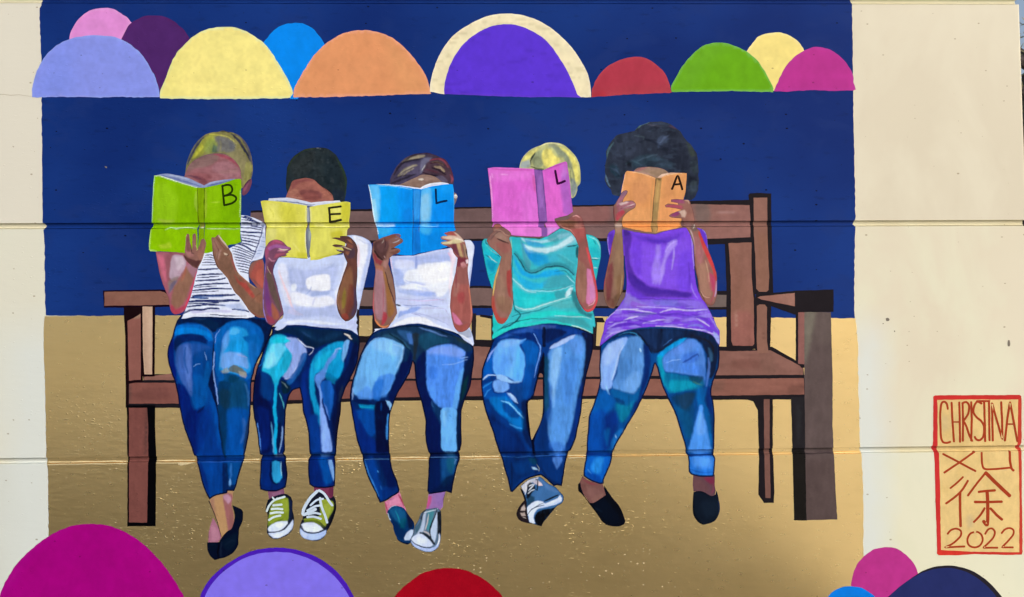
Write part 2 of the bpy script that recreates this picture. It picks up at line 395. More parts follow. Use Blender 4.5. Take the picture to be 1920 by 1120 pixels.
# metallic gold field
M_GOLD, nt, b, g = base_mat("metallic_gold_wall_paint", 0.42, 0.5, 0.7)
c = mixc(nt, ramp(nt, noise(nt, (1.6, 1, 2.4), 4, off=(7, 0, 3)), 0.35, 0.65), (0.93, 0.715, 0.335), (0.96, 0.745, 0.36))
c = mixc(nt, ramp(nt, noise(nt, (5, 5, 14), 3, 0.5), 0.5, 0.8, 0, 0.35), c, (0.76, 0.57, 0.25))
v2 = nd(nt, 'ShaderNodeTexVoronoi', voronoi_dimensions='2D'); v2.inputs['Scale'].default_value = 1
geo = nd(nt, 'ShaderNodeNewGeometry'); 
se = nd(nt, 'ShaderNodeSeparateXYZ'); nt.links.new(geo.outputs['Position'], se.inputs[0]); co = nd(nt, 'ShaderNodeCombineXYZ')
for q, (src, f) in enumerate(((0, 34), (2, 55))):
    mm = nd(nt, 'ShaderNodeMath', operation='MULTIPLY_ADD'); nt.links.new(se.outputs[src], mm.inputs[0]); mm.inputs[1].default_value = f; mm.inputs[2].default_value = 90; nt.links.new(mm.outputs[0], co.inputs[q])
nt.links.new(co.outputs[0], v2.inputs['Vector'])
sc_ = nd(nt, 'ShaderNodeSeparateColor'); nt.links.new(v2.outputs['Color'], sc_.inputs[0])
rad = nd(nt, 'ShaderNodeMath', operation='MULTIPLY'); nt.links.new(ramp(nt, sc_.outputs[0], 0.82, 1.0, 0, 0.17), rad.inputs[0]); nt.links.new(ramp(nt, noise(nt, (1.3, 1, 2.2), 3, off=(3, 0, 6.4)), 0.45, 0.6), rad.inputs[1])
hz = nd(nt, 'ShaderNodeSeparateXYZ'); nt.links.new(geo.outputs['Position'], hz.inputs[0])
rad2 = nd(nt, 'ShaderNodeMath', operation='MULTIPLY'); nt.links.new(rad.outputs[0], rad2.inputs[0]); nt.links.new(ramp(nt, hz.outputs[2], 0.85, 1.1, 1.0, 0.55), rad2.inputs[1])
fl = nd(nt, 'ShaderNodeMath', operation='LESS_THAN'); nt.links.new(v2.outputs['Distance'], fl.inputs[0]); nt.links.new(rad2.outputs[0], fl.inputs[1])
c = mixc(nt, fl.outputs[0], c, (0.75, 0.62, 0.38))  # pale dots coloured in as glints off the rough gold
mt = nd(nt, 'ShaderNodeMath', operation='MULTIPLY_ADD'); nt.links.new(fl.outputs[0], mt.inputs[0]); mt.inputs[1].default_value = -0.7; mt.inputs[2].default_value = 0.95; nt.links.new(mt.outputs[0], b.inputs['Metallic'])
nt.links.new(c, b.inputs['Base Color'])
nt.links.new(ramp(nt, noise(nt, (20, 20, 60), 3), 0.3, 0.7, 0.27, 0.31), b.inputs['Roughness'])
# cream masonry paint
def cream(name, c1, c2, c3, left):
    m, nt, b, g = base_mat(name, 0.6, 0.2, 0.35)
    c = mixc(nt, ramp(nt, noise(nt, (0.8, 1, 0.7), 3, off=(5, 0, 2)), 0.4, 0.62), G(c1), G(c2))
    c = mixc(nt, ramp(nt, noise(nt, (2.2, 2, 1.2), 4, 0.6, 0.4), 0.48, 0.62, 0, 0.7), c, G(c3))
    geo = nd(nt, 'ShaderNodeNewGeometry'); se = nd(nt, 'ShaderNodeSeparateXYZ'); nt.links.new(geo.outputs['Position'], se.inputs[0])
    c = mixc(nt, ramp(nt, se.outputs[0], -0.5, 0.5, 0.85, 0.0), c, G(left))      # cooler cream blended in towards the left
    # cooler touch-up coat brushed along the edges of the gold field
    geo = nd(nt, 'ShaderNodeNewGeometry'); se = nd(nt, 'ShaderNodeSeparateXYZ'); nt.links.new(geo.outputs['Position'], se.inputs[0])
    def mth(op, a, b_):
        q = nd(nt, 'ShaderNodeMath', operation=op)
        for k, v in enumerate((a, b_)):
            if isinstance(v, (int, float)): q.inputs[k].default_value = v
            else: nt.links.new(v, q.inputs[k])
        return q.outputs[0]
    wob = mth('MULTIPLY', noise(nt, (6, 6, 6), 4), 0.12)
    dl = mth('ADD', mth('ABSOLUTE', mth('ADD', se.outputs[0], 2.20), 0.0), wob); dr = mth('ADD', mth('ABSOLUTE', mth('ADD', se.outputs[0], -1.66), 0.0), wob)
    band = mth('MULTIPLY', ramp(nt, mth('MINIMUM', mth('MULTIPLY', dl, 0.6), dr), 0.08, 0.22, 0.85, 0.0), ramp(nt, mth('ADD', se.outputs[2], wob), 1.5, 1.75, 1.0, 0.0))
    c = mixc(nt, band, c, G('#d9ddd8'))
    c = mixc(nt, ramp(nt, noise(nt, (60, 60, 70), 5, 0.7), 0.62, 0.8, 0, 0.25), c, G('#b8ac94'))
    c = mixc(nt, g.outputs[1], c, (0.60, 0.56, 0.50), 'MULTIPLY')
    nt.links.new(c, b.inputs['Base Color']); return m
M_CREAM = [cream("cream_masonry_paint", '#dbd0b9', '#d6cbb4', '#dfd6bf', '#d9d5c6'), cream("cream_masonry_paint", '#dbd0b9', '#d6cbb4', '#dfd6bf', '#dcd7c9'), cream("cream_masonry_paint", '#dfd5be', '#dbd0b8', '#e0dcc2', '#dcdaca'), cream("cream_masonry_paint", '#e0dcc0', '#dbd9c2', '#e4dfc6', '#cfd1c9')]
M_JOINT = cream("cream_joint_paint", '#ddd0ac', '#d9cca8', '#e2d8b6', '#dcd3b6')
# ------------------------------------------------------------------ the wall: cast courses with recessed joints
wall = bpy.data.objects.new("concrete_wall", None); COL.objects.link(wall)
wall.location = (0, 0, 0)
meta(wall, "cream painted concrete wall in broad courses that carries the whole mural", "wall")
XL, YT, YB = -330, -440, 1238
def xr(y): return 1911.5 + (y - 20) * 0.034          # the wall's right-hand edge leans a little in the picture
def strip(name, fa, fb, rows, mat, back, xl=XL, inset=0):
    """a band of the wall between two lines, front face following the relief, closed behind"""
    xs = np.arange(xl, 1900, 24.0)
    V, Fc = [], []
    m = rows
    cols_ = []
    for k in range(len(xs) + 3):
        for r in range(m + 1):
            ya = fa(960); yb = fb(960)
            f = r / m
            if k < len(xs): x = xs[k]
            y_ = fa(min(1900, xs[min(k, len(xs) - 1)])) * (1 - f) + fb(min(1900, xs[min(k, len(xs) - 1)])) * f
            e = xr(y_) - inset
            if k >= len(xs): x = e - (3, 1, 0)[k - len(xs)]
            y = fa(x) * (1 - f) + fb(x) * f
            V.append((x, y, (0, 0.4, 1.6)[max(0, k - len(xs))] * (k >= len(xs))))
    A = np.array(V); D = relief(A[:, 0], A[:, 1]) + A[:, 2]
    V = list(zip(((A[:, 0] - 960) * PX).tolist(), (D * PX).tolist(), (CZ - (A[:, 1] - 560) * PX).tolist()))
    K = len(xs) + 3; nf = len(V)
    idx = lambda k, r: k * (m + 1) + r
    for k in range(K - 1):
        for r in range(m): Fc.append((idx(k, r), idx(k, r + 1), idx(k + 1, r + 1), idx(k + 1, r)))
    ring = [idx(k, 0) for k in range(K)] + [idx(K - 1, r) for r in range(1, m + 1)] + [idx(k, m) for k in range(K - 2, -1, -1)] + [idx(0, r) for r in range(m - 1, 0, -1)]
    bk = []
    for i in ring:
        bk.append(len(V)); V.append((V[i][0], back, V[i][2]))
    for q in range(len(ring)):
        q2 = (q + 1) % len(ring); Fc.append((ring[q], ring[q2], bk[q2], bk[q]))
    Fc.append(tuple(bk))
    o = link_mesh(name, V, Fc, mat, wall); return o
lines = []
for a, b_ in JOINTS:
    lines.append((lambda x, a=a, b=b_: a + b * x, lambda x, a=a, b=b_: a + b * x + 11.4))
courses = [(lambda x: YT, lines[0][0]), (lines[0][1], lines[1][0]), (lines[1][1], lines[2][0]), (lines[2][1], lambda x: YB)]
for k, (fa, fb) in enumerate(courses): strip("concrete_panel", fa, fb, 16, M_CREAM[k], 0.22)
def joint(k):
    a, b_ = JOINTS[k]
    xs = np.concatenate([np.arange(XL, 1880, 24.0), [1880, 1890, 1900, xr(a + 5 - 2) - 6]])
    V, Fc = [], []; m = len(PROF)
    for x in xs:
        for t, dep in PROF:
            y = a + b_ * x + t; d = relief(np.array([x]), np.array([y + (0.001 if t == 0 else 0)]))[0]
            V.append(((x - 960) * PX, d * PX, CZ - (y - 560) * PX))
    for q in range(len(xs) - 1):
        for r in range(m - 1): Fc.append((q * m + r, q * m + r + 1, (q + 1) * m + r + 1, (q + 1) * m + r))
    n = len(V); e = (len(xs) - 1) * m
    for r in range(m): V.append((V[e + r][0], 0.2, V[e + r][2]))
    for r in range(m - 1): Fc.append((e + r, e + r + 1, n + r + 1, n + r))
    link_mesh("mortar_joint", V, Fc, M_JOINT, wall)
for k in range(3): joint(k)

# ------------------------------------------------------------------ unseen ground, its tones set to shape the gold's reflection
def simple(name, col, rough=0.8, var=None):
    m = bpy.data.materials.new(name); m.use_nodes = True; nt = m.node_tree
    b = nt.nodes['Principled BSDF']; b.inputs['Roughness'].default_value = rough
    if var:
        c = mixc(nt, ramp(nt, noise(nt, (var[1],) * 3, 5, 0.6), 0.35, 0.7), col, var[0]); nt.links.new(c, b.inputs['Base Color'])
    else: b.inputs['Base Color'].default_value = (*col, 1)
    return m
M_DARK_GROUND = simple("unseen_dark_ground", (0.045, 0.042, 0.038), 0.85, ((0.03, 0.028, 0.025), 6))
M_SLAB = simple("pale_concrete", (0.50, 0.47, 0.41), 0.85, ((0.43, 0.40, 0.35), 3))
def ground(name, xs, ys, mat, z):
    V = [(x, y, z) for x in xs for y in ys]; n = len(ys)
    F = [(i * n + j, (i + 1) * n + j, (i + 1) * n + j + 1, i * n + j + 1) for i in range(len(xs) - 1) for j in range(n - 1)]
    meta(link_mesh(name, V, F, mat, None), kind='structure')
ground("ground", (-900, -100, -20, 0, 20, 100, 900), (-900, -100, -20, 0, 20, 100, 900), M_SLAB, -0.1)
ground("added_dark_ground", (-60, -30, -10, 1.9), (-7, -4, 0, 4), M_DARK_GROUND, -0.004)  # dark area added out of view so the gold mirrors less brightness at left

# ------------------------------------------------------------------ the tree that shows past the wall's right edge
M_BARK = simple("dark_bark", (0.055, 0.04, 0.038), 0.9, ((0.025, 0.02, 0.02), 30))
M_LEAF = simple("dry_leaf", (0.16, 0.14, 0.05), 0.7, ((0.07, 0.08, 0.03), 12))
rg = random.Random(7)
tree = bpy.data.objects.new("tree", None); COL.objects.link(tree); tree.location = (3.60, 1.9, 0)
meta(tree, "dark tree standing beyond the right-hand end of the painted wall", "tree")
def tube(path, r0, r1, n=7):
    V, Fc = [], []
    for k, p in enumerate(path):
        t = k / (len(path) - 1); r = r0 + (r1 - r0) * t
        d = (path[min(k + 1, len(path) - 1)] - path[max(k - 1, 0)]).normalized()
        u = d.orthogonal().normalized(); w = d.cross(u)
        for q in range(n):
            a = 2 * math.pi * q / n; V.append(tuple(p + (u * math.cos(a) + w * math.sin(a)) * r * (1 + 0.12 * math.sin(3 * a + k))))
    for k in range(len(path) - 1):
        for q in range(n): Fc.append((k * n + q, k * n + (q + 1) % n, (k + 1) * n + (q + 1) % n, (k + 1) * n + q))
    return V, Fc
base = Vector(tree.location)
trunk = [base + Vector((0.02 * math.sin(k), 0.03 * math.cos(k * 1.7), k * 0.405)) for k in range(9)]
v, f = tube(trunk, 0.17, 0.10, 10); link_mesh("trunk", v, f, M_BARK, tree)
tips = []
for k in range(16):
    z = 2.3 + 0.085 * k; a = rg.uniform(0, 6.28); p = base + Vector((0, 0, min(z, 3.24))); path = [p]
    for q in range(6):
        p = p + Vector((math.cos(a) * 0.2, math.sin(a) * 0.2, 0.08 + 0.1 * rg.random())); a += rg.uniform(-.5, .5); path.append(p); tips.append(p)
    v, f = tube(path, 0.035, 0.006, 6); link_mesh("limb", v, f, M_BARK, tree)
V, Fc = [], []
for k in range(2600):
    p = rg.choice(tips) + Vector([rg.gauss(0, .13) for _ in range(3)]); u = Vector([rg.gauss(0, 1) for _ in range(3)]).normalized() * 0.03; w = u.orthogonal().normalized() * 0.012
    n = len(V); V += [tuple(p - u), tuple(p + w), tuple(p + u), tuple(p - w)]; Fc.append((n, n + 1, n + 2, n + 3))
o = link_mesh("crown", V, Fc, M_LEAF, tree); o['kind'] = 'stuff'

# ------------------------------------------------------------------ painted background
T(0, 0, 1)
bgd = empty("painted_backdrop", 845, 300, "deep blue painted field behind the upper half of the mural", "painted background")
part(bgd, "blue_field", '#16306f', "77,-8! 300,-8! 900,-8! 1595,-3! 1597,3 1598,40 1599,120 1600,200 1602,300 1604,412! 1600,420! 1604,426! 1602,500 1602,597! 900,594! 300,593! 86,592! 84,540 84,480 82,432! 86,424! 80,418! 79,300 78,200 77,100 74,16 78,10", sp=14, mat=M_BLUE, amp=0.8)
gold = empty("painted_ground", 850, 850, "metallic gold painted field under and around the bench", "painted background")
part(gold, "gold_field", '#b89a60', "84,593! 300,592! 900,592! 1604,597! 1608,640 1609,700 1611,780 1613,842! 1615,850 1618,920 1619,1040 1620,1130! 1000,1130! 80,1130! 92,1060 91,980 90,880 87,866! 86,800 84,700 82,640", sp=14, mat=M_GOLD, amp=0.8)

# cream arrises left bare where the roller jumped the joint
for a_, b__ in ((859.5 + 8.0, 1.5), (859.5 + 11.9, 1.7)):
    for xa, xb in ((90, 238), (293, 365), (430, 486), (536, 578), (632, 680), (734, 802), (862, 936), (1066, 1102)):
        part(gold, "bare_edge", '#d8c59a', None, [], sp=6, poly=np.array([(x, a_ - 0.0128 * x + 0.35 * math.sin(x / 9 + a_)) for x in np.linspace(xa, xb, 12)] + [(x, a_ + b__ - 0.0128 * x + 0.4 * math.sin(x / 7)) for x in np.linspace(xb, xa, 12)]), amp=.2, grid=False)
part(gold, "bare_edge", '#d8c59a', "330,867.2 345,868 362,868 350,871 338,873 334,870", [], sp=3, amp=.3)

# form mark, scuffs and stains
for q, y in enumerate(range(746, 962, 9)):
    if 836 < y < 864: continue
    x = 1096 + 1.5 * math.sin(q * 2.3); l = 4 + 5 * abs(math.sin(q * 1.7))
    part(gold, "scuff", ('#cfb377', '#8d7440')[q % 3 == 1], None, [], sp=3, poly=ribbon(np.array([(x - l * .6, y + 2.), (x, y + .3), (x + l * .7, y - 1.2)]), 1.1, 0.6), amp=.2, grid=False)
for s_ in ("1661,597 1665,596 1668,599 1667,602 1662,602", "1890,638 1893,638 1894,645 1893,650 1890,650 1889,645", "1655,606 1657,606 1657,608 1655,608", "1676,620 1678,620 1678,623 1676,622", "196,312 201,313 200,316"):
    part(wall, "stain", '#7d7468', s_, [], sp=2, amp=.3)
part(wall, "crack", '#b9af9c', None, [], sp=3, poly=ribbon(np.array([(-20., 176.), (8, 177.5), (20, 179), (36, 178), (52, 180.5), (59, 181)]), 1.1, .7), amp=.3, grid=False)

# ------------------------------------------------------------------ painted domes
def dome(label, group, x, y, specs):
    e = empty("painted_dome", x, y, label, "painted dome", group)
    for nm, col, s, ed in specs: part(e, nm, col, s, ed, sp=6, mat=M_FLAT, amp=0.7)
GT, GB = "painted domes in a row above the readers", "painted domes along the foot of the mural"
T(50, 0, 5)
dome("pink painted dome peeping out behind the lavender dome", GT, 190, 60, [("dome_face", '#d98bd1', "400,390! 405,340 430,270 480,190 550,125 640,85 740,74 810,86 890,130 945,170 985,212! 950,250 920,300 885,375! 870,420! 420,420!", [E_('#dfa0da', 0.8, op=.5)])])
dome("dark plum painted dome between the lavender and pale yellow domes", GT, 290, 100, [("dome_face", '#4d2868', "985,212! 1040,180 1100,155 1190,148 1270,155 1350,185 1420,235 1480,290 1525,360! 1560,520! 1300,900! 1250,860! 1200,700! 900,400! 885,375! 920,300 950,250", [E_('#5a2560', 1.2, op=.5)])])
dome("lavender painted half dome overlapping the left edge of the mural", GT, 180, 130, [("dome_face", '#8592e7', "50,915! 52,850 65,760 100,660 145,570 220,480 320,402 420,362 500,345 590,332 700,334 800,344 890,370 970,418 1050,482 1120,568 1170,655 1215,750 1240,840 1247,915! 1000,915! 900,910! 700,916! 380,910! 160,914!", [E_('#8fa6ee', 0.8, op=.6), F_('#7b8de6', "40,900 200,480 420,360 400,900", 60, .6), L_('#a49dee', 2, "160,905 600,905 1240,905", 2, .7, 0)])])
T(430, 0, 5)
dome("sky blue painted dome wedged between the yellow and orange domes", GT, 552, 100, [("dome_face", '#0387ee', "320,400! 380,325 450,262 530,228 620,217 710,230 780,270 830,320 870,375 895,425! 900,470! 640,930! 570,930! 560,800! 320,460!", [])])
dome("large pale yellow painted half dome right of the plum dome", GT, 425, 120, [("dome_face", '#f0e38b', "-650,925! -652,880 -645,840 -600,740 -555,620 -500,510 -430,430 -370,370 -290,310 -200,275 -120,258 -30,252 60,262 150,292 240,345 330,410 400,500 470,610 530,710 580,820 598,880! 570,920! 480,925! 300,925! 100,930! -300,930!", [E_('#cfe6bf', 0.9, op=.6), F_('#e6dd82', "-640,900 -600,500 -300,280 -420,500 -520,920", 60, .6)])])
dome("wide orange painted half dome beside the sky blue dome", GT, 680, 120, [("dome_face", '#db9466', "600,915! 605,850 640,770 690,680 750,580 820,490 890,420 980,360 1080,310 1170,290 1260,285 1360,295 1450,322 1540,365 1630,435 1710,520 1780,610 1840,710 1870,790 1892,880! 1700,885! 1300,900! 1000,910! 800,912!", [E_('#e9a48e', 1.0, op=.7), F_('#d69a68', "1600,860 1850,880 1800,700 1500,400", 60, .5)])])
T(790, 0, 5)
e = empty("painted_dome", 960, 110, "violet painted half dome with a thick cream arch around it", "painted dome", GT)
part(e, "arch", '#ebdfba', "80,860! 85,780 110,680 150,560 210,450 290,345 400,260 520,195 620,152 720,134 820,130 920,138 1030,168 1130,212 1230,275 1330,360 1420,460 1500,580 1560,700 1585,800 1590,912! 1480,915! 1200,890! 600,890! 215,885!", [E_('#f6efd8', 1.0, op=.6), N_('#cbbf95', 14, 3, .25, .5, 3)], sp=5, mat=M_FLAT, amp=.5)
part(e, "dome_face", '#5b37d2', "215,885! 218,800 240,700 275,600 330,500 400,410 480,340 580,280 690,240 780,228 870,234 960,256 1060,305 1160,375 1240,465 1310,570 1370,670 1420,780 1465,890! 1500,916! 1300,912! 1000,912! 600,900! 350,888!", [E_('#6440d0', 1, op=.6), N_('#5130bd', 30, 5, .3, .6, 5)], sp=6, mat=M_FLAT, amp=.5)
T(1090, 0, 5)
dome("low crimson painted half dome right of the violet dome", GT, 1185, 145, [("dome_face", '#ab394b', "95,910! 98,850 120,790 170,700 240,630 320,580 420,546 510,534 590,545 670,585 740,640 790,700 820,770 850,870! 600,880! 400,888! 250,905!", [E_('#b84a52', .8, op=.5), F_('#a5404a', "100,900 300,830 840,800 850,880", 30, .6), F_('#b02f3c', "100,880 220,850 230,910 100,915", 8, .6)])])
T(1390, 0, 5)
dome("butter yellow painted dome behind the green and magenta domes", GT, 1452, 100, [("dome_face", '#f0dc86', "50,490! 90,425 150,355 220,320 320,305 410,318 490,355 545,405 590,480! 580,520! 330,850! 290,850! 60,520!", [E_('#f7ebb4', .8, op=.5)])])
dome("bright green painted half dome left of the butter yellow dome", GT, 1355, 130, [("dome_face", '#68a818', "-650,865! -655,815 -620,740 -570,650 -520,580 -450,505 -370,440 -300,412 -220,402 -130,410 -60,435 0,460 60,492 130,550 200,640 250,730 300,830! 300,865! 100,860! -100,855! -300,862! -450,860!", [E_('#7ec06a', .9, op=.6), F_('#6aa828', "-650,830 -400,450 -100,420 -300,600 -450,850", 40, .7)])])
dome("magenta painted half dome at the right-hand end of the top row", GT, 1525, 130, [("dome_face", '#b5348d', "305,855! 325,810 350,750 400,650 460,570 530,510 600,470 680,443 760,446 830,465 900,510 970,575 1020,650 1050,720 1052,780 1075,838! 1050,850! 850,855! 700,845! 500,855! 430,862!", [E_('#b23b98', .8, op=.5)])])
T(0, 960, 5)
dome("large deep magenta painted dome at the lower left corner", GB, 170, 1060, [("dome_face", '#a4007f', "-40,1100! -20,900 0,780 60,640 150,500 240,400 350,305 470,220 570,170 680,130 780,116 880,114 980,122 1080,150 1180,190 1290,260 1400,355 1500,460 1600,590 1670,700 1730,810 1800,1100!", [F_('#aa1385', "1000,100 1400,300 1760,900 1500,800 1300,500", 60, .8), F_('#a61a86', "0,800 250,350 700,110 600,200 300,400 120,700", 30, .7)])])
T(360, 960, 3.2)
e = empty("painted_dome", 520, 1080, "lavender painted dome with a violet rim below the first two readers", "painted dome", GB)
part(e, "rim", '#4a21b6', "40,540! 60,480 110,400 180,335 270,275 360,235 440,219 520,215 610,224 700,250 780,290 860,350 920,420 975,515! 985,560! 40,560!", [], sp=7, mat=M_FLAT)
part(e, "dome_face", '#8374f1', "70,540! 85,490 130,420 200,350 290,290 370,258 450,244 520,241 600,248 690,276 760,312 840,372 900,440 950,520! 960,560! 60,560!", [], sp=8, mat=M_FLAT)
dome("deep red painted dome at the foot of the mural below the middle bench", GB, 840, 1095, [("dome_face", '#9f0f21', "1200,530! 1240,478 1300,425 1380,370 1460,345 1540,337 1620,345 1700,375 1780,425 1850,490 1880,540! 1880,570! 1200,570!", [F_('#a81020', "1200,550 1300,420 1450,350 1350,480 1300,560", 20, .6)])])
T(1536, 980, 5)
dome("round raspberry painted dome overlapping the mural's lower right corner", GB, 1655, 1070, [("dome_face", '#b8358a', "295,590! 310,500 350,400 420,315 500,258 570,236 650,230 730,246 800,290 860,350 900,410 925,480! 940,520! 700,740! 520,740! 400,640!", [])])
dome("bright blue painted dome cut off at the bottom edge beside the raspberry dome", GB, 1590, 1112, [("dome_face", '#007de6', "60,740! 85,690 150,635 220,605 290,595 370,605 440,635 500,675 540,720! 540,780! 60,780!", [])])
e = empty("painted_dome", 1765, 1095, "navy painted dome with a black rim at the lower right corner", "painted dome", GB)
part(e, "rim", '#26232b', "925,480! 1000,440 1090,412 1200,403 1300,412 1400,440 1500,490 1590,560 1660,630 1730,720! 1760,800! 800,800! 640,700! 760,600 850,530", [], sp=7, mat=M_FLAT)
part(e, "dome_face", '#252e64', "600,770! 650,700 740,610 830,545 925,490 1010,455 1100,432 1200,425 1290,436 1390,468 1480,520 1560,585 1630,655 1690,740! 1710,790! 600,790!", [], sp=7, mat=M_FLAT)

# ------------------------------------------------------------------ painted bench
T(0, 0, 1)
bench = empty("painted_bench", 860, 980, "long brown painted bench with black outlines that all five readers sit on", "painted bench")
BK, BR, GB_ = '#211d22', '#8b6258', '#6e5a5a'
def rail(name, s, lab=None, base=BR, dabs=(), outline=None, ob=BK):
    if outline: part(bench, "outline", ob, outline, sp=5, smooth=False)
    part(bench, name, base, s, dabs, sp=5, smooth=False, label=lab)
# back rails
rail("back_rail", "470,399 700,396 900,391 1140,387 1300,383 1407,385 1407,445 1330,448 1200,449 1100,446 900,448 700,451 470,455",
     outline="470,395 700,392 900,388 1140,384 1300,377 1410,375 1413,456 1330,459 1200,455 1100,452 900,452 700,456 470,460",
     base='#7c6060', dabs=[F_('#6d5757', "470,390 1075,385 1070,460 470,460", 20, .9), F_('#8c5e5c', "1075,380 1135,380 1140,415 1075,416", 8, .9), F_('#946760', "1320,370 1410,375 1410,460 1300,460", 12, .9), F_('#8a645c', "1290,380 1345,380 1340,420 1290,420", 10, .5), F_('#72605c', "1305,383 1328,383 1330,414 1305,414", 8, .9), L_('#a98784', 3, "1335,396 1360,399 1378,399", 2, .5)])
rail("lower_back_rail", "470,546 700,544 900,540 1120,548 1140,548 1362,553 1362,576 1330,576 1120,574 900,573 700,574 470,576",
     outline="470,541 700,539 900,536 1120,543 1366,546 1366,581 1120,578 900,578 700,580 470,580", base='#745d5a', dabs=[F_('#6b6460', "1340,553 1362,553 1362,576 1340,576", 4, .6)])
# black structure behind the sitters (dark slat boards) with gold windows left free
for s in ("666,574 674,574 673,632 664,632", "698,588 716,588 716,632 698,632", "884,588 893,588 892,640 884,640", "921,594 932,594 932,640 921,640", "1110,596 1120,596 1117,652 1108,652", "1338,594 1339,594 1339,652 1330,652"):
    part(bench, "back_slat", '#2a2428', s, sp=5, smooth=False)
for s in ("640,629 900,637 930,638 1145,650 1145,657 930,651 890,650 640,638", "900,590 935,594 1130,596 1135,605 930,600 900,594"):
    part(bench, "outline", BK, s, sp=5, smooth=False)
# seat
rail("seat", "270,707 660,660 660,642 900,650 930,652 1145,657 1330,657 1372,659 1444,657 1506,689 1506,704 1145,706 900,710 700,711 340,715 270,713", base='#875f56',
     outline="268,702 640,700 640,636 900,646 1145,651 1330,650 1372,650 1418,656 1440,652 1447,650 1506,684 1508,709 1330,711 1145,711 700,715 470,717 270,719",
     dabs=[F_('#46393d', "640,630 725,630 690,690 640,690", 10, .8), F_('#785048', "1375,675 1420,675 1425,690 1370,692", 8, .7), F_('#8f665c', "1440,660 1500,685 1500,702 1450,702", 10, .6), F_('#7c5a50', "1425,655 1450,655 1452,700 1430,700", 8, .5)])
rail("front_rail", "242,718 340,718 700,715 900,713 1150,711 1340,711 1507,709 1508,740 1340,742 1150,742 900,743 700,746 340,757 242,757", base='#7f5049',
     outline="236,713 340,713 700,711 900,709 1330,704 1510,703 1510,749 1340,750 1150,748 900,751 700,752 340,765 236,765",
     dabs=[F_('#8b5d52', "1100,700 1520,700 1520,760 1100,760", 40, 1), F_('#6f4a42', "1480,725 1506,722 1506,738 1480,740", 6, .6), F_('#74544a', "1336,715 1358,715 1355,732 1336,734", 6, .6), F_('#6b4340', "250,735 310,725 320,745 255,750", 10, .5), L_('#5d4541', 6, "244,720 244,755", 4, .7)])
# left arm and legs
rail("armrest", "196,547.5 300,546 308,548 330,562 330,571.5 250,573 196,573.5", base='#84594f', outline="193,545 300,543 310,544 332,556 332,575 250,577.5 195,577", dabs=[F_('#8a6354', "196,547 300,546 330,570 250,573", 10, .5)], ob='#1a0d1c')
rail("arm_post", "239,602 252,596 264,588 264,712 242,714", base='#8b5a52', outline="232,575 291,575 290,706 268,706 268,716 241,720 241,762 236,762 235,640 233,600", dabs=[F_('#a08672', "252,590 266,586 266,594 250,598", 3, .6)], ob='#1c1013')
part(bench, "slat", '#c2a28b', "267.5,575 286,575 285.5,702 271,702 268,660", [L_('#a98a75', 5, "271,580 271,640 275,700", 5, .5), L_('#cdb39c', 6, "282,580 281,690", 5, .5)], sp=4, smooth=False, label="pale cream slat left of the first reader")
rail("leg", "242,765 276,765 278,800 278,850 276,980 242,980", base='#794a45', outline="238,760 291,760 291,800 293,855 292,987 239,987 239,880", dabs=[L_('#4a3736', 5, "276,765 275,800 273,850", 5, .8)], ob='#0c0710')
# right-hand back post, broad slat, arm and legs
rail("back_post", "1413,371 1438.5,370.5 1439,440 1442,520 1441,544 1437,547.5 1423,547.5 1418,542 1416,480 1413.5,440", base='#8f665b', outline="1403,366 1406,363 1420,362 1446,363 1447,440 1450,552 1412,552 1411,440", dabs=[F_('#87604f', "1415,440 1442,440 1442,547 1415,547", 30, .7)])
rail("broad_slat", "1366,456 1409,455 1409,520 1413,560 1414,645 1411,649 1374,648 1371,640 1370,520", base='#8b6154', outline="1359,452 1413,452 1416,560 1421,655 1362,655 1362,540", dabs=[F_('#945f58', "1372,590 1412,590 1414,648 1374,648", 15, .8), L_('#b09082', 3, "1380,585 1381,610", 4, .6), F_('#8a6157', "1370,460 1408,460 1408,540", 20, .5)])
rail("back_post", "1419,574 1424,571 1434,571.5 1438,576 1438,640 1441,662 1420,662 1419,640", None, '#8a6356', [L_('#6b4a42', 4, "1431,620 1431,640", 3, .6)], "1413,560 1446,560 1446,580 1444,657 1441,657 1420,657 1416,657")
rail("armrest", "1420,558.5 1425,556 1490,549.5 1490,574.5 1428,562", base='#94685d', outline="1418,552 1440,550 1490,545.5 1563,543 1563,585 1498,586 1498,592 1489,590 1440,572 1414,565", dabs=[F_('#a0766a', "1460,552 1490,549 1490,574 1470,568", 8, .5)], lab="brown wedge armrest with a solid black end block")
rail("leg", "1432,749 1443,749 1443,850 1445,934 1435,934 1433,850", base='#7b564e', outline="1420,745 1449,745 1449,840 1452,920 1451,943 1432,943 1422,927 1423,850", lab="slim rear leg at the right", dabs=[])
part(bench, "outline", BK, "1400,747 1425,747 1425,780 1421,770 1412,753 1402,750", sp=5, smooth=False)
rail("leg", "1496.5,586 1510,586 1510,684 1496.5,682", base='#8a5d58', outline="1492,583 1512,583 1512,690 1503,690 1492,676", lab="front arm post at the right")
part(bench, "leg", '#252327', "1483,745 1512,745 1510,860 1513,976 1489,976 1487,900", [F_('#1d1b19', "1485,850 1512,850 1512,976 1489,976", 10, .9), L_('#2e2f33', 8, "1497,760 1497,830", 8, .7)], sp=5, smooth=False, label="near-black side of the wide front leg")
part(bench, "leg", '#5d4f4e', "1508,585.5 1558,585.5 1559,640 1561,700 1561,800 1564,860 1567,930 1570,974 1512,975.5 1510,860 1508,700", [F_('#7a7468', "1508,584 1530,584 1516,660 1508,680", 14, .8), F_('#564746', "1510,870 1570,870 1572,976 1512,976", 20, .8), F_('#675a56', "1530,586 1558,586 1560,640 1530,640", 15, .5), L_('#403437', 3, "1511,851 1562,848", 3, .7, 0)], sp=4, smooth=False, label="wide grey front leg at the right end of the bench")

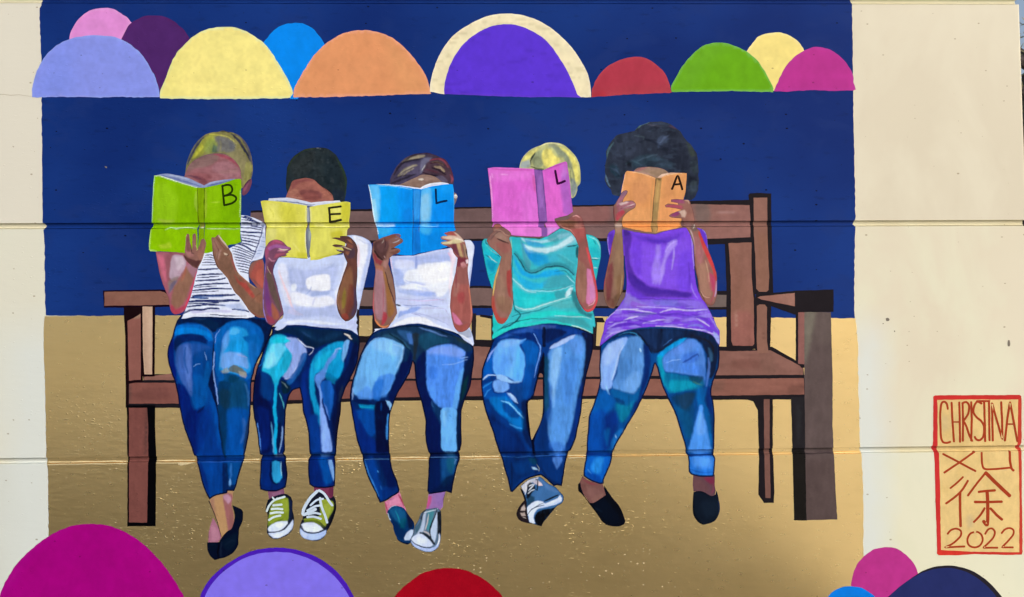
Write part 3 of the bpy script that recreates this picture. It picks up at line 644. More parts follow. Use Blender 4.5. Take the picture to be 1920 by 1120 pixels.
# ------------------------------------------------------------------ signature box
T(1740, 730, 3.5)
sg = empty("painted_signature", 1833, 890, "red-framed tan signature box with red lettering at the mural's right", "painted sign")
part(sg, "background", '#e2c283', "50,60! 320,55! 595,60! 600,350! 610,700! 605,1070! 320,1065! 75,1060! 70,800! 60,400!", [F_('#dab97c', "60,60 300,60 300,340 60,350", 40, .6), N_('#d8b775', 24, 40, .2, .4, 2), F_('#cdb588', "90,180 130,180 140,260 95,270", 12, .6), F_('#c4ae84', "255,830 295,830 300,900 260,905", 10, .7)], sp=4, label="tan painted ground of the signature box")
RB = '#cb3231'
for s_ in ("34,48! 45,40! 600,38! 612,45! 612,68! 300,68! 60,70! 60,90! 34,90!", ):
    part(sg, "frame", RB, s_, [F_('#b5312f', "300,38 615,38 615,70 300,70", 30, .6)], sp=3)
part(sg, "frame", '#c73333', "34,85! 62,85! 62,370! 66,388! 62,392! 72,420! 80,700! 82,900! 86,1080! 60,1082! 55,900! 48,700! 44,500! 38,404! 30,396! 22,376! 32,366! 34,250!", sp=3)
part(sg, "frame", '#c24134', "592,60! 614,60! 614,350! 608,358! 606,380! 618,392! 614,400! 616,700! 620,900! 620,1070! 598,1070! 600,700! 592,400! 580,386! 578,372! 588,360! 590,200!", sp=3)
part(sg, "frame", '#c5382f', "60,1058! 86,1056! 300,1066! 600,1070! 618,1070! 615,1085! 560,1088! 300,1082! 200,1090! 70,1090! 58,1078!", [F_('#d8392f', "60,1060 240,1062 230,1092 60,1092", 20, .8)], sp=3)
LR = '#a33d23'
W1 = 3.5
for sp_ in [
  [(W1, "130,130 122,95 105,82 88,95 80,160 82,260 86,320 100,348 125,352 146,345")],
  [(W1, "154,88 160,200 170,344", False), (W1, "205,86 208,200 210,346", False), (2.4, "163,215 206,215", False)],
  [(W1, "226,90 230,220 228,340", False), (W1, "226,92 250,84 268,105 264,160 232,208! 250,240 270,300 290,340")],
  [(W1, "283,84 287,200 283,338", False)],
  [(W1, "352,95 325,82 305,105 298,150 320,185 350,210 368,250 362,310 340,334 318,330 306,312")],
  [(W1, "320,79 404,78", False), (W1, "368,82 372,200 375,342", False)],
  [(W1, "400,84 402,200 403,336", False)],
  [(W1, "425,338 422,200 420,90! 450,200 488,328! 486,200 480,84", False)],
  [(W1, "504,338 520,200 538,84! 560,200 586,342", False), (2.4, "516,229 556,229", False)]]:
    strokes(sg, "letter", LR, sp_)
for sp_ in [
  [(W1, "98,425 200,478 312,538", False), (W1, "106,548 200,485 305,410", False)],
  [(3.4, "352,416 354,480 362,515 385,526 470,522 540,515"), (4.0, "536,408 538,470 548,520 562,534")]]:
    strokes(sg, "letter", LR, sp_)
strokes(sg, "character", LR, [(3.2, "230,576 190,615 146,650"), (3.6, "262,600 225,660 180,705 118,750"), (4.4, "210,680 210,780 214,900", False),
  (3.6, "262,698 320,620 378,548"), (6.0, "378,548 440,610 536,700"), (4.0, "332,674 380,668 440,664", False), (4.2, "306,740 390,741 485,738", False),
  (5.5, "388,675 392,780 388,890 364,866"), (3.6, "372,780 340,830 300,872"), (4.4, "410,782 450,825 486,856")], label="painted Chinese character between the surname and the year")
for sp_ in [
  [(3.2, "128,950 150,925 185,915 215,930 215,960 190,990 150,1020 110,1038! 240,1032")],
  [(3.2, "312,935 275,950 258,990 270,1025 305,1038 340,1025 358,990 350,955 325,937 305,936")],
  [(3.2, "375,950 395,920 420,914 438,935 430,970 400,1005 362,1040! 456,1040")],
  [(3.2, "482,945 505,920 535,912 560,925 558,955 535,985 485,1038! 558,1038")]]:
    strokes(sg, "digit", LR, sp_)
# ------------------------------------------------------------------ the five painted readers and their books
GP, GBK = "painted readers sitting in a row on the bench", "painted books with one letter each"
def person(x, y, label): return empty("painted_person", x, y, label, "painted person", GP)
def book(x, y, label): return empty("painted_book", x, y, label, "painted book", GBK)
OL = '#0d1030'

# ===== first reader: striped shirt, green book
p1 = person(410, 1040, "painted reader in a navy and white striped shirt and black slip-on shoes at the left")
T(270, 236)
part(p1, "hair", '#817c4e', "385,470! 392,400 405,330 440,240 490,160 550,100 620,66 700,56 740,44 780,56 830,64 890,90 945,145 985,215 1012,310 1020,400 1010,480 985,560 930,580! 880,600! 880,500! 420,500!", [
  F_('#979a42', "450,310 490,215 550,130 620,85 700,75 690,110 640,150 600,200 560,260 500,290", 4), F_('#c0c047', "460,300 500,220 540,170 560,190 530,240 490,285", 4, .9),
  F_('#7a9048', "585,140 650,125 685,170 690,230 640,255 590,262 560,240", 10, .65), F_('#3f5b5c', "650,180 685,190 690,245 640,250", 4, .7),
  F_('#6a6a6e', "660,105 740,95 820,130 860,190 862,230 820,262 750,245 690,245 690,170", 9, .9), F_('#565a66', "800,150 860,190 850,225 810,220", 4, .6), L_('#8d8860', 3, "715,140 720,180 712,240", 3, .7),
  F_('#867f5c', "780,262 850,240 900,210 950,280 1000,360 1000,440 960,520 920,545 915,440 880,370 830,320", 4), F_('#959354', "960,340 1008,370 1005,450 960,540 930,560 935,480", 4, .8),
  L_('#c0ba55', 2, "610,80 700,85 790,105 850,158", 1.5, .8), L_('#2c3358', 4, "412,365 425,320 460,250 500,180 560,110", 1.5, .9), L_('#565a6a', 3.5, "395,390 405,330 440,240 490,160 560,90", 1.5, .9),
  L_('#272a48', 5, "815,75 870,120 920,190 965,260 1000,330", 2, .95), L_('#54505f', 5, "850,75 920,120 970,200 1000,290 1015,360", 2, .9), L_('#232138', 3, "720,52 760,46 800,64", 1.5, .8), L_('#3a3f66', 2, "1016,430 1005,500 990,540", 1.5, .7)], sp=1.8)
part(p1, "ear", '#6b4156', "925,585! 950,540 985,505 1010,500 1008,545 990,600 960,640 930,655 918,640!", [F_('#93566a', "930,600 965,545 985,530 960,600 935,640", 3, .8), L_('#2a2036', 2, "940,580 975,520 1005,498", 1.5, .8)], sp=1.5)
part(p1, "face", '#98636a', "380,475! 398,420 425,368 480,320 560,280 640,262 740,260 800,285 850,325 890,375 910,430 915,510! 850,515! 560,580! 380,490!", [
  F_('#7d6562', "400,430 440,350 560,275 690,265 690,330 600,385 480,400", 8, .8), L_('#9b4858', 5, "660,270 740,285 800,310 860,350 885,385", 3, .9), F_('#a2707a', "650,370 760,330 850,370 895,420 890,480 800,500 700,450 640,420", 6, .9),
  F_('#8d5056', "430,460 520,440 640,470 560,545 520,520", 6, .7), F_('#7a444e', "460,480 545,480 600,540 560,575 500,520", 3, .8), F_('#97706e', "700,430 890,400 880,440 720,450", 5, .5), L_('#5d4a58', 2.5, "440,345 520,295 600,268 700,258 800,275 860,325 900,390 912,470", 1.5, .8), L_('#4a2f45', 3, "380,470 440,470 540,500", 2, .6)], sp=1.8)
T(290, 760)
part(p1, "ankle", '#b08a62', "515,884! 560,855 620,838 680,828! 684,795! 740,808! 735,870! 722,930 740,1000 748,1100 735,1190 700,1220 660,1260 640,1330! 622,1240 590,1105 549,989", [
  F_('#9a6d62', "515,884 560,870 590,1100 590,1300 560,1200 540,1050", 5, .7), F_('#b98f63', "560,880 640,850 680,1100 700,1210 600,1300", 6, .8), F_('#9c5f66', "640,850 690,820 735,850 725,950 748,1100 720,1200 690,1180 660,1000", 4, .95), F_('#c596b4', "640,850 690,835 720,880 690,930 665,900", 4, .8), F_('#8d5a55', "700,950 735,960 745,1120 710,1180", 4, .6)], sp=1.6)
T(300, 800, 4.308)
part(p1, "foot", '#a76f86', "428,735! 460,790 490,860 495,900! 460,950! 390,950! 395,850 410,790", [L_('#4c2a3c', 3, "428,700 405,780 388,850 382,940", 2, .9), F_('#b98298', "420,800 460,820 480,900 420,930", 5, .7)], sp=1.6)
stroke(p1, "outline", '#2f1f2c', 1.6, "395,600 430,680 465,780 495,890", 1.2)
part(p1, "shoe", '#0d1630', "380,935! 480,935! 500,895 540,850 580,822 595,780 605,720 598,680 585,635! 620,650 660,670 672,690! 668,760 640,830 635,900 630,960 590,1020 530,1055 480,1068 440,1078! 410,1050 385,1000", [
  F_('#10223a', "500,930 560,890 620,860 600,960 540,1000", 8, .8), L_('#04060e', 3.4, "482,930 468,1000 472,1068", 2, .95), L_('#22304e', 3, "500,935 490,1000 492,1050", 3, .7), L_('#1a2740', 3, "400,955 440,950 452,960", 2.5, .7), F_('#0a1a2c', "390,950 460,945 450,1000 400,1000", 5, .5), L_('#1d2d48', 3, "530,950 580,920 600,925", 3, .6), F_('#141a2b', "600,660 650,680 650,760 610,720", 6, .7), E_('#0a0c18', .8, op=.9)], sp=1.8)

T(290, 580)
part(p1, "jeans", '#04489c', "250,80! 370,62! 550,60 900,85! 1040,95 1100,150 1110,170! 1080,260 1040,350 990,440 950,520 930,600 912,660! 905,740 905,830 900,960 890,1090 880,1200 850,1330 835,1400! 832,1430! 815,1480! 790,1560 770,1640 745,1705! 685,1700! 680,1725! 620,1735 560,1755 515,1783! 480,1720 450,1640 420,1520 390,1410! 385,1385! 365,1360 340,1280 290,1150 260,1050 230,900 215,800 185,670 155,590 130,500 120,420 130,350 160,280 190,180 215,120", [
  F_('#04204f', "240,85 560,62 1040,95 1110,170 1040,350 940,560 1020,240 950,140 840,100 700,120 640,160 590,180 550,220 450,145 300,130 210,150", 5), F_('#0f2c55', "350,90 480,85 560,110 620,150 580,190 520,180", 6, .7), L_('#2b4a7c', 3, "330,85 420,92 480,88", 3, .5),
  F_('#0a62bd', "205,160 300,145 430,150 500,185 545,225 545,300 500,300 460,250 340,235 240,240 190,250", 3), F_('#0878cf', "205,190 300,170 430,190 530,235 540,280 480,250 330,225 200,240", 4, .8), L_('#3c4a3a', 1.5, "430,148 500,180 545,240 548,300", 1.2, .6),
  F_('#06286f', "190,270 250,240 350,232 440,250 495,290 490,325 430,312 330,300 240,330 200,400 180,380", 4), F_('#0b2c5c', "190,300 240,270 250,330 200,390", 5, .5),
  F_('#071f83', "128,340 180,270 180,420 200,560 210,680 170,620 130,500", 5, .95), F_('#3a5fae', "200,400 240,340 330,315 350,420 350,600 360,700 350,820 290,740 240,650 205,560", 6, .95), F_('#5878c4', "290,340 330,360 345,460 350,640 340,760 290,640 285,480", 6, .55), L_('#17509f', 4, "290,360 280,460 310,600", 3, .7), F_('#2a57a8', "340,320 460,330 530,360 530,450 350,440", 9, .6), F_('#0a4592', "350,440 530,370 540,500 500,690 420,600 360,580", 9, .8), L_('#6f9bd6', 1.6, "365,540 390,520 430,515", 1.2, .8), L_('#7fa6da', 1.6, "470,400 485,450 490,480", 1.2, .7), L_('#0d64b8', 10, "500,500 490,620 470,720", 6, .6),
  F_('#0657aa', "370,620 480,640 510,740 470,900 400,960 350,880 350,780", 8, .7), F_('#051c77', "205,700 270,710 340,830 370,940 460,920 520,1060 380,1380 300,1160 240,960", 8, .9), F_('#0a3a97', "420,1000 560,900 640,1300 650,1385 420,1380", 16, .8), F_('#0b4fa8', "520,820 570,900 620,1150 600,1300 560,1100", 8, .7), L_('#03205e', 4, "400,970 440,940 465,910", 3, .8),
  F_('#04194a', "500,720 510,660 545,560 560,700 590,900 560,860 530,780", 3, .95), L_('#16183a', 3, "558,300 550,400 548,520 560,700", 1.5, .9), L_('#10183c', 4, "545,800 590,930 610,1100 640,1300 660,1420", 2, .95),
  F_('#0e5fb4', "565,260 600,200 650,150 720,115 850,108 960,150 1010,220 1020,300 980,420 930,540 900,640 870,660 600,640 570,500", 5), F_('#1f8fd6', "640,340 690,200 740,160 860,190 880,250 830,260 850,300 880,400 880,600 620,580 610,480", 6, .95), F_('#4aa6e0', "700,230 740,170 800,200 760,240", 4, .8), F_('#5b93dc', "640,280 700,200 690,330 650,400 640,560 615,540", 6, .8), F_('#6b9be0', "640,420 760,400 860,450 870,560 760,520 640,560", 5, .9), F_('#128bd2', "700,310 860,290 870,380 720,400", 8, .6), F_('#0b5cab', "830,260 960,230 1000,260 980,350 900,330 840,290", 4, .9), F_('#1668bd', "890,300 980,360 930,540 890,500", 8, .8), F_('#0a4fa2', "930,160 1010,230 1020,300 980,280", 5, .6), L_('#8f9bd0', 1.8, "770,425 820,440 865,455", 1.2, .8),
  F_('#5d6663', "690,560 740,518 800,545 860,590 868,625 800,610 740,590 700,590", 3, .95), F_('#7f8a8a', "620,585 680,545 700,590 640,605", 3, .8), F_('#8c8a84', "780,575 860,600 850,650 800,620", 3, .7), F_('#0f4c86', "600,610 700,600 800,630 850,650 800,690 700,700 610,700", 5, .9), F_('#0e3a52', "700,620 800,640 780,680 700,690", 5, .7), F_('#0a5cb9', "600,600 650,615 640,670 600,680", 4, .8),
  F_('#0d3a66', "600,690 720,700 710,900 690,1100 660,1400 630,1250 600,1000 595,900", 6, .9), F_('#134a74', "720,700 860,680 880,900 860,1080 690,1100 700,900", 7, .9), F_('#1a3d50', "610,760 700,770 690,930 620,900", 8, .6), F_('#0a4ea6', "690,940 850,930 890,1000 870,1200 820,1390 680,1380 680,1100", 9, .95), L_('#3e77bd', 5, "850,700 880,800 880,900", 4, .5), L_('#3a6fc0', 8, "830,1030 850,1150 810,1250", 5, .5), F_('#1d3152', "880,1000 905,900 890,1150 850,1350 830,1400 840,1200", 4, .8),
  L_('#7fa0e0', 2.4, "560,400 556,480 550,560 565,680 585,780 590,890", 1.2, .95), L_('#86a5e4', 1.2, "565,320 575,250 610,190", 1, .7),
  F_('#04246a', "380,1385 850,1385 835,1430 390,1425", 2, .8), F_('#0a3f97', "395,1440 650,1440 660,1640 560,1740 500,1720 450,1600", 12, .7), F_('#0b4b95', "670,1440 825,1440 780,1600 690,1660", 7, .9), L_('#2f6fc0', 5, "715,1450 715,1550 705,1600", 4, .8), L_('#6aa0da', 5, "705,1600 705,1660", 3, .8), F_('#04194a', "640,1440 680,1440 690,1690 640,1730", 4, .8), F_('#051c4a', "690,1660 790,1640 745,1705 685,1700", 4, .7), L_('#2c5bb4', 1.6, "395,1432 640,1430 830,1428", 1, .7, 0),
  L_('#031f7c', 8, "430,1440 470,1600 510,1740", 5, .6), E_('#141534', 2.5, op=.95)], sp=1.5)
T(270, 400)
part(p1, "arm", '#a15c6c', "113,360! 380,368! 470,440 500,500 505,560 480,640 455,740 420,840 390,900 350,935 290,950 255,920 240,860 232,800 200,720 160,610 135,500", [
  F_('#8f5560', "230,365 380,370 330,420 250,640 200,560", 8, .8), F_('#d06a86', "130,390 175,400 210,560 200,640 150,520", 8, .8), F_('#b7a0b4', "265,405 360,400 400,470 340,590 260,630 240,600", 4, .95), F_('#cdbccb', "290,420 350,410 380,460 320,540 300,480", 5, .7),
  F_('#85756f', "230,640 330,590 290,680 240,740", 5, .8), F_('#5d5a7a', "250,660 310,630 250,740 232,760", 5, .8), F_('#8f6654', "255,800 280,700 340,610 400,500 470,490 480,560 430,700 370,850 310,890 260,870", 5), F_('#a07288', "400,480 500,500 480,610 430,560", 5, .8), F_('#a85a48', "390,500 410,490 380,600 350,640", 5, .6),
  L_('#cf3f62', 6, "495,560 470,650 440,760 400,850 380,890", 2, .95), F_('#b03550', "250,850 300,900 380,870 370,920 290,950 255,920", 4, .85), F_('#9a5d55', "270,860 330,880 360,860 300,910", 4, .6), E_('#7b2f4c', .7, op=.5)], sp=1.6)
part(p1, "shirt", '#dfe6fc', "905,20! 960,22 1020,40 1080,65 1120,90 1136,110! 1138,200 1140,260 1142,300! 1115,420! 1060,440 1010,455 985,520 980,590! 1010,800! 1020,900! 1040,975! 990,980! 960,985 700,975 480,970 400,985 350,990! 380,925 420,830 450,740 500,540 560,370! 600,340! 800,330! 920,270! 900,160!", [
  *[L_('#1c2b66', w * 1.45, s_, .7, 1.0, .3) for w, s_ in (
   (2, "915,35 960,32 1010,50"), (1.6, "930,40 1000,58 1070,85"), (1.6, "915,62 980,66 1060,88 1120,105"), (1.6, "915,88 1000,95 1120,128"), (1.5, "910,112 1000,120 1110,140"), (1.6, "905,135 1000,140 1100,158"), (2.4, "905,172 980,178 1060,182 1112,185"), (1.6, "912,205 1000,208 1090,225"), (1.6, "915,228 980,240 1080,262"), (2, "915,255 1000,268 1075,285"),
   (1.8, "900,280 960,288 1060,320"), (2.4, "880,290 940,305 1010,350 1050,360"), (1.5, "820,302 880,315 960,350 1040,385"), (1.5, "830,330 900,345 960,368 1030,405"), (1.5, "835,355 910,375 1020,415"), (1.5, "840,382 920,400 1010,430"), (1.5, "850,410 930,425 1005,455"), (1.5, "855,435 930,450 1000,470"), (1.5, "865,465 930,475 990,490"), (1.5, "870,490 930,500 985,515"), (1.5, "885,520 930,528 980,540"), (1.5, "905,548 950,555 980,565"),
   (1.4, "575,395 620,390 650,398"), (1.2, "565,415 620,412 655,420"), (1.2, "555,438 620,436 660,440"), (1.2, "550,462 610,460 670,462"), (1.2, "545,485 610,485 680,482"), (2.4, "510,528 580,528 690,520"), (2.2, "500,582 580,575 660,572 735,570"), (1.4, "500,605 600,600 700,592"), (2.4, "485,635 580,628 680,625 760,610"), (2.2, "470,685 560,668 680,660 790,660"), (1.2, "470,700 560,690 680,680"), (2.4, "455,725 560,715 680,705 820,712"), (1.2, "450,745 560,738 700,730"),
   (3.2, "460,778 540,772 640,775 740,770 850,765"), (2.6, "440,795 500,790 600,798"), (3.6, "420,828 540,822 680,825 800,818 890,820"), (1.6, "415,850 560,845 700,842"), (2.2, "405,880 500,865 600,858 700,862 760,868"), (2.8, "370,940 420,915 480,905 560,905 620,890 700,895"), (2.2, "830,900 900,905 960,915 985,925"), (1.6, "620,950 700,955 800,962 960,965"))],
  F_('#8fa6dc', "700,862 840,850 900,845 960,905 940,920 800,890", 5, .6), F_('#b9b5e6', "430,915 560,915 700,905 840,915 800,930 600,925 460,950", 4, .7), F_('#5d86c8', "470,780 600,780 600,800 480,800", 4, .5), F_('#3f62aa', "600,770 740,775 740,790 600,790", 3, .5),
  L_('#293a78', 2.4, "1120,110 1105,180 1070,290 1030,400 1010,440", 1.2, .85), F_('#b6c2e6', "1115,190 1138,180 1140,290 1100,400 1030,430 1050,380 1090,280", 4, .7), *[L_('#5f7cba', 1.3, s_, 1, .7) for s_ in ("1100,220 1135,230", "1095,260 1138,270", "1080,310 1130,320", "1060,350 1110,350", "1050,380 1100,375")], L_('#f2f4ff', 3, "380,950 600,940 900,960 1010,970", 2, .7), E_('#5a6ea8', .6, op=.5)], sp=1.3, wob=.5)
part(p1, "arm", '#8a5a52', "985,600! 985,520 1010,465 1060,440 1112,430! 1128,480! 1128,600! 1125,700! 1130,800! 1140,940! 1135,978! 1080,980! 1040,960 990,900 930,800! 980,760! 1060,700!", [
  F_('#a85048', "1000,560 1050,470 1110,440 1120,700 1060,680 1010,640", 5, .9), F_('#bf5f50', "1040,580 1110,520 1120,690 1060,660", 6, .7), L_('#5e5a50', 2, "985,520 1010,465 1060,440 1110,430", 1.5, .8), L_('#554c50', 3, "985,600 1040,640 1090,690", 2, .6)], sp=1.8)
b1 = book(370, 470, "painted lime green open book marked B held by the first reader")
T(270, 236)
part(b1, "pages", '#8a97c0', "120,462! 200,450 240,452 400,485 500,530 565,560! 620,530 720,510 850,497! 870,505! 730,545! 570,580! 480,580! 300,530! 160,478!", [L_('#5d6ca4', 3, "160,464 300,500 420,535 530,570", 2, .9), L_('#c2cdec', 2, "240,462 330,480 420,500", 1.5, .7), F_('#4f5e96', "580,575 640,545 850,505 720,545", 3, .8), L_('#aab6de', 2, "590,555 650,530 740,512", 1.5, .8)], sp=1.4)
part(b1, "cover", '#84b80a', "95,465! 160,470 300,515 400,548 480,572 515,580! 512,700 508,880! 515,920! 500,960! 508,1192! 380,1195! 300,1185! 150,1178! 60,1178! 48,1160! 50,1080 62,975! 72,960! 85,920! 72,905! 80,700 88,560", [
  F_('#93c41f', "110,560 240,540 330,620 300,880 110,890", 18, .7), F_('#79ac06', "240,560 480,600 480,860 320,880 330,700", 20, .7), F_('#8cc00c', "90,950 480,950 480,1150 90,1150", 12, .5), L_('#a6b84a', 6, "140,880 200,900 280,890", 5, .6), L_('#a8c24a', 5, "490,620 485,740 500,800", 3, .5),
  L_('#eaf6dc', 2.6, "110,468 180,478 300,518 400,548 500,575", 1.2, .95, .2), L_('#b7dfc6', 1.6, "98,475 88,560 82,700 75,900", 1, .9, .2), L_('#c6e88e', 3, "62,980 52,1100 50,1165 120,1175", 2, .8), F_('#b3cf35', "130,1120 200,1110 240,1090 260,1140 160,1150", 5, .7), L_('#e4f5d8', 1.6, "200,972 250,955 300,962 370,955 500,960", 1.2, .9), L_('#bada5e', 4, "400,1190 500,1188", 3, .6), L_('#6e9c0b', 2, "300,1180 380,1190", 2, .6)], sp=2, wob=.6)
part(b1, "cover", '#80b40b', "568,580! 700,552 800,520 850,500! 905,497 912,510! 912,620 912,700 908,900! 890,920! 905,960! 905,1000! 905,1060 915,1086! 860,1110 800,1118 700,1160! 600,1196! 565,1196! 568,900!", [
  F_('#8ec015', "590,600 700,580 720,760 700,880 600,880", 14, .6), F_('#77ab08', "720,780 880,700 880,880 740,890", 14, .7), F_('#89bd10', "600,980 880,975 880,1090 640,1150", 12, .6), L_('#cdeab0', 1.6, "908,600 905,700 902,860", 1, .9), L_('#d9efc0', 1.6, "580,960 700,965 860,965 900,960", 1.2, .85), L_('#a3b33a', 4, "578,600 580,700 578,860", 2.5, .7), L_('#b0d23c', 2, "630,720 720,715", 1.5, .7), L_('#5b8a0c', 3, "840,550 880,560", 3, .5), L_('#a2c93a', 4, "640,1100 700,1060 720,990", 3, .5)], sp=2, wob=.6)
part(b1, "spine", '#7da30f', "500,578! 570,582! 568,900! 562,930! 565,1060! 565,1140! 510,1140! 512,1000 515,930! 505,900", [L_('#4c4a14', 2.2, "503,585 500,700 505,850 515,905", 1.2, .95, .2), L_('#3f4a12', 2.2, "568,585 568,700 565,900", 1.2, .95, .2), L_('#6b7d10', 2, "562,980 562,1060", 1.5, .8), F_('#8c7f3e', "520,915 575,912 585,940 540,965 520,950", 3, .8), L_('#e9f3e0', 2, "530,958 560,955", 1.5, .8)], sp=1.5, wob=.5)
strokes(b1, "letter", '#24340c', [(3.4, "736,562 742,640 752,745", False), (3.4, "732,572 770,556 810,560 828,590 822,620 790,645 752,658"), (3.4, "752,660 820,648 862,670 860,700 830,725 790,738 752,746")])
T(270, 400)
part(p1, "hand", '#8d6259', "385,375! 382,350 390,280 395,210 405,192 425,198 428,240 440,300 450,345! 455,280 455,205 468,188 485,195 490,240 492,300 500,345! 525,290 540,245 565,240 582,275 575,330 560,400 540,450 515,500 495,520! 460,505 420,470 390,440 370,400!", [
  F_('#7a4f4c', "395,230 425,210 430,300 440,360 410,370", 4, .8), F_('#8f5d58', "460,210 485,210 480,330 460,350", 4, .5), F_('#b37878', "390,360 450,370 470,400 420,410", 4, .7), F_('#9c6a5a', "500,380 560,300 575,260 560,380 520,430", 5, .7), F_('#4b2b2e', "370,390 420,420 490,445 545,440 520,480 495,515 450,495 400,450", 4, .9), L_('#36202a', 1.8, "440,300 450,370", 1.2, .9), L_('#3c2430', 1.6, "445,375 470,378", 1.2, .8), L_('#d5b98a', 1.4, "388,300 392,230 402,192", 1, .8), L_('#d9c08a', 1.6, "490,300 505,340 495,350", 1, .7), L_('#e0cfb8', 1.5, "565,380 558,420 545,450", 1, .6), L_('#5a3436', 1.6, "400,420 450,445 520,455", 1.2, .7)], sp=1.2, wob=.5)
part(p1, "hand", '#86604f', "632,240! 640,225 665,228 690,205 705,203 730,240 770,290 800,335 825,380 840,450 860,510 885,560 950,620! 1010,670 1070,710 1100,740! 1112,780! 1115,880! 1130,950! 1130,975! 1070,975 1000,930 950,860 900,790 850,740 810,670 780,610 730,550 690,510 665,450 645,380 640,300", [
  F_('#9a6f63', "640,240 665,230 700,300 720,350 680,360 650,310", 5, .8), F_('#b48a80', "680,370 730,340 720,380 700,440 680,420", 4, .6), L_('#e8cfc0', 3.2, "700,210 740,260 790,325", 1.5, .7), L_('#6b4238', 1.8, "680,230 720,290 760,340", 1.3, .8), L_('#60392f', 1.8, "662,260 690,330 715,370", 1.3, .7), F_('#7d5a4a', "720,400 800,420 860,560 940,660 900,740 800,600 720,520", 8, .7), L_('#a14e50', 4, "815,400 835,460 860,540", 3, .7), F_('#e4cdb5', "750,370 785,385 775,400 755,390", 2, .9), L_('#3c2622', 1.6, "765,395 790,395 795,380", 1.2, .8),
  F_('#b0443e', "850,580 900,640 960,660 1040,780 1020,800 950,720 880,650", 5, .85), F_('#a34a44', "900,560 990,660 960,680 900,600", 5, .5), L_('#cdaa90', 2, "890,570 960,630 1040,700", 1.5, .6), F_('#7c5a48', "920,760 1010,820 1100,860 1120,960 1030,930 950,840", 8, .7), L_('#6e4238', 2, "1020,820 1060,770 1100,740", 2, .6), L_('#8a4438', 3, "1000,930 1080,970 1130,972", 2, .7), F_('#a0664f', "1040,780 1110,770 1110,840 1050,830", 5, .5), L_('#4a2c2a', 1.5, "640,300 650,380 670,450 700,515", 1, .8), L_('#553430', 1.5, "700,330 690,400 680,440", 1.2, .7)], sp=1.3, wob=.5)

# ===== second reader: white tee, yellow book
p2 = person(560, 1010, "painted reader in a plain white shirt and olive laced sneakers, second from the left")
T(470, 260)
part(p2, "hair", '#252e33', "335,480! 330,440 335,340 345,260 385,190 440,140 500,105 560,90 640,85 720,95 790,145 840,220 880,300 902,380 900,460 890,540 875,598! 360,590!", [
  F_('#2e3436', "370,250 460,170 600,130 560,300 420,360", 12, .7), F_('#1c2830', "700,150 820,250 860,400 820,480 700,400", 12, .6), L_('#323d2b', 3.5, "345,330 365,240 430,160 500,110 600,92", 3, .8), L_('#2c3f2c', 4, "800,180 860,280 890,380 895,480 880,560", 3, .8), N_('#3a4044', 5, 5, .3, .4, 1), N_('#161d22', 7, 4, .3, .5, 6), L_('#8a8f9a', 1.2, "600,92 630,92 660,96", 1, .6), F_('#1b2538', "770,480 880,500 870,590 780,590", 8, .6)], sp=1.8)
part(p2, "face", '#9b5f55', "330,560! 345,510 365,460 385,410 410,388 460,378 520,370 590,385 650,440 720,485 765,530 780,590! 560,600! 330,575!", [
  F_('#85484a', "385,430 420,390 540,380 580,395 450,420 400,480", 5, .8), F_('#b57a68', "370,490 430,470 460,490 400,540 350,550", 5, .6), F_('#6e3c40', "450,490 540,475 620,490 680,520 660,560 520,580 470,530", 5, .75), F_('#a96a5a', "570,400 640,440 740,510 770,580 690,560 650,480", 6, .7), F_('#8e4f4a', "480,530 600,510 650,570 500,580", 5, .5), L_('#5d3436', 2, "360,480 400,400 460,375 540,368 600,385 680,455 770,540", 1.5, .8), L_('#c3907c', 2, "335,560 400,550 480,560", 1.5, .5)], sp=1.7)
T(470, 810)
part(p2, "ankle", '#7f4f6e', "158,560! 310,552! 320,600! 230,630! 175,640!", [F_('#9a6a90', "200,570 290,560 280,600 210,605", 4, .6)], sp=1.8)
part(p2, "ankle", '#7a3456', "590,525! 778,515! 776,580! 770,625! 740,640! 600,600!", [F_('#5d2440', "740,520 778,520 770,620 730,600", 4, .7)], sp=1.8)
part(p2, "shoe", '#1a2033', "160,640! 190,620 260,590 330,583 375,610 395,650! 392,720 405,790 405,860 390,920 340,970 270,1000 220,1005 180,985 152,945! 152,910! 158,850 155,760 145,750! 138,745! 140,715", [
  F_('#7d8f2c', "250,630 350,625 358,780 348,835 230,850 165,880 170,780 200,680", 3, 1), F_('#5d7322', "165,850 200,860 250,830 300,810 290,850 220,865 165,900", 4, .8), F_('#8ea03a', "290,640 345,640 350,740 320,760 300,700", 5, .7), F_('#1c2a50', "360,630 388,650 385,800 355,840 362,740", 3, .9),
  F_('#cbd9f6', "160,910 200,865 270,840 345,838 350,860 310,905 240,935 170,935", 2.5, 1), F_('#e4eafc', "220,870 300,850 330,865 270,900", 5, .7), F_('#c6d4f6', "165,950 240,942 320,915 375,850 395,820 400,870 380,920 330,965 260,995 215,998 185,975", 2.5, 1), F_('#e2e9fd', "200,965 300,950 290,985 220,990", 4, .6), L_('#202a4a', 2, "160,938 240,938 310,910 352,862 372,820", 1.1, .95, .2)], sp=1.2, wob=.4)
strokes(p2, "shoelace", '#cfe0e6', [(3.4, "150,745 175,690 225,640 320,608"), (2.6, "205,612 230,640 250,620"), (3.6, "210,690 250,685 292,682"), (3.6, "195,725 250,720 300,725"), (3.6, "185,765 240,755 305,757"), (3.4, "170,828 215,800 280,785")])
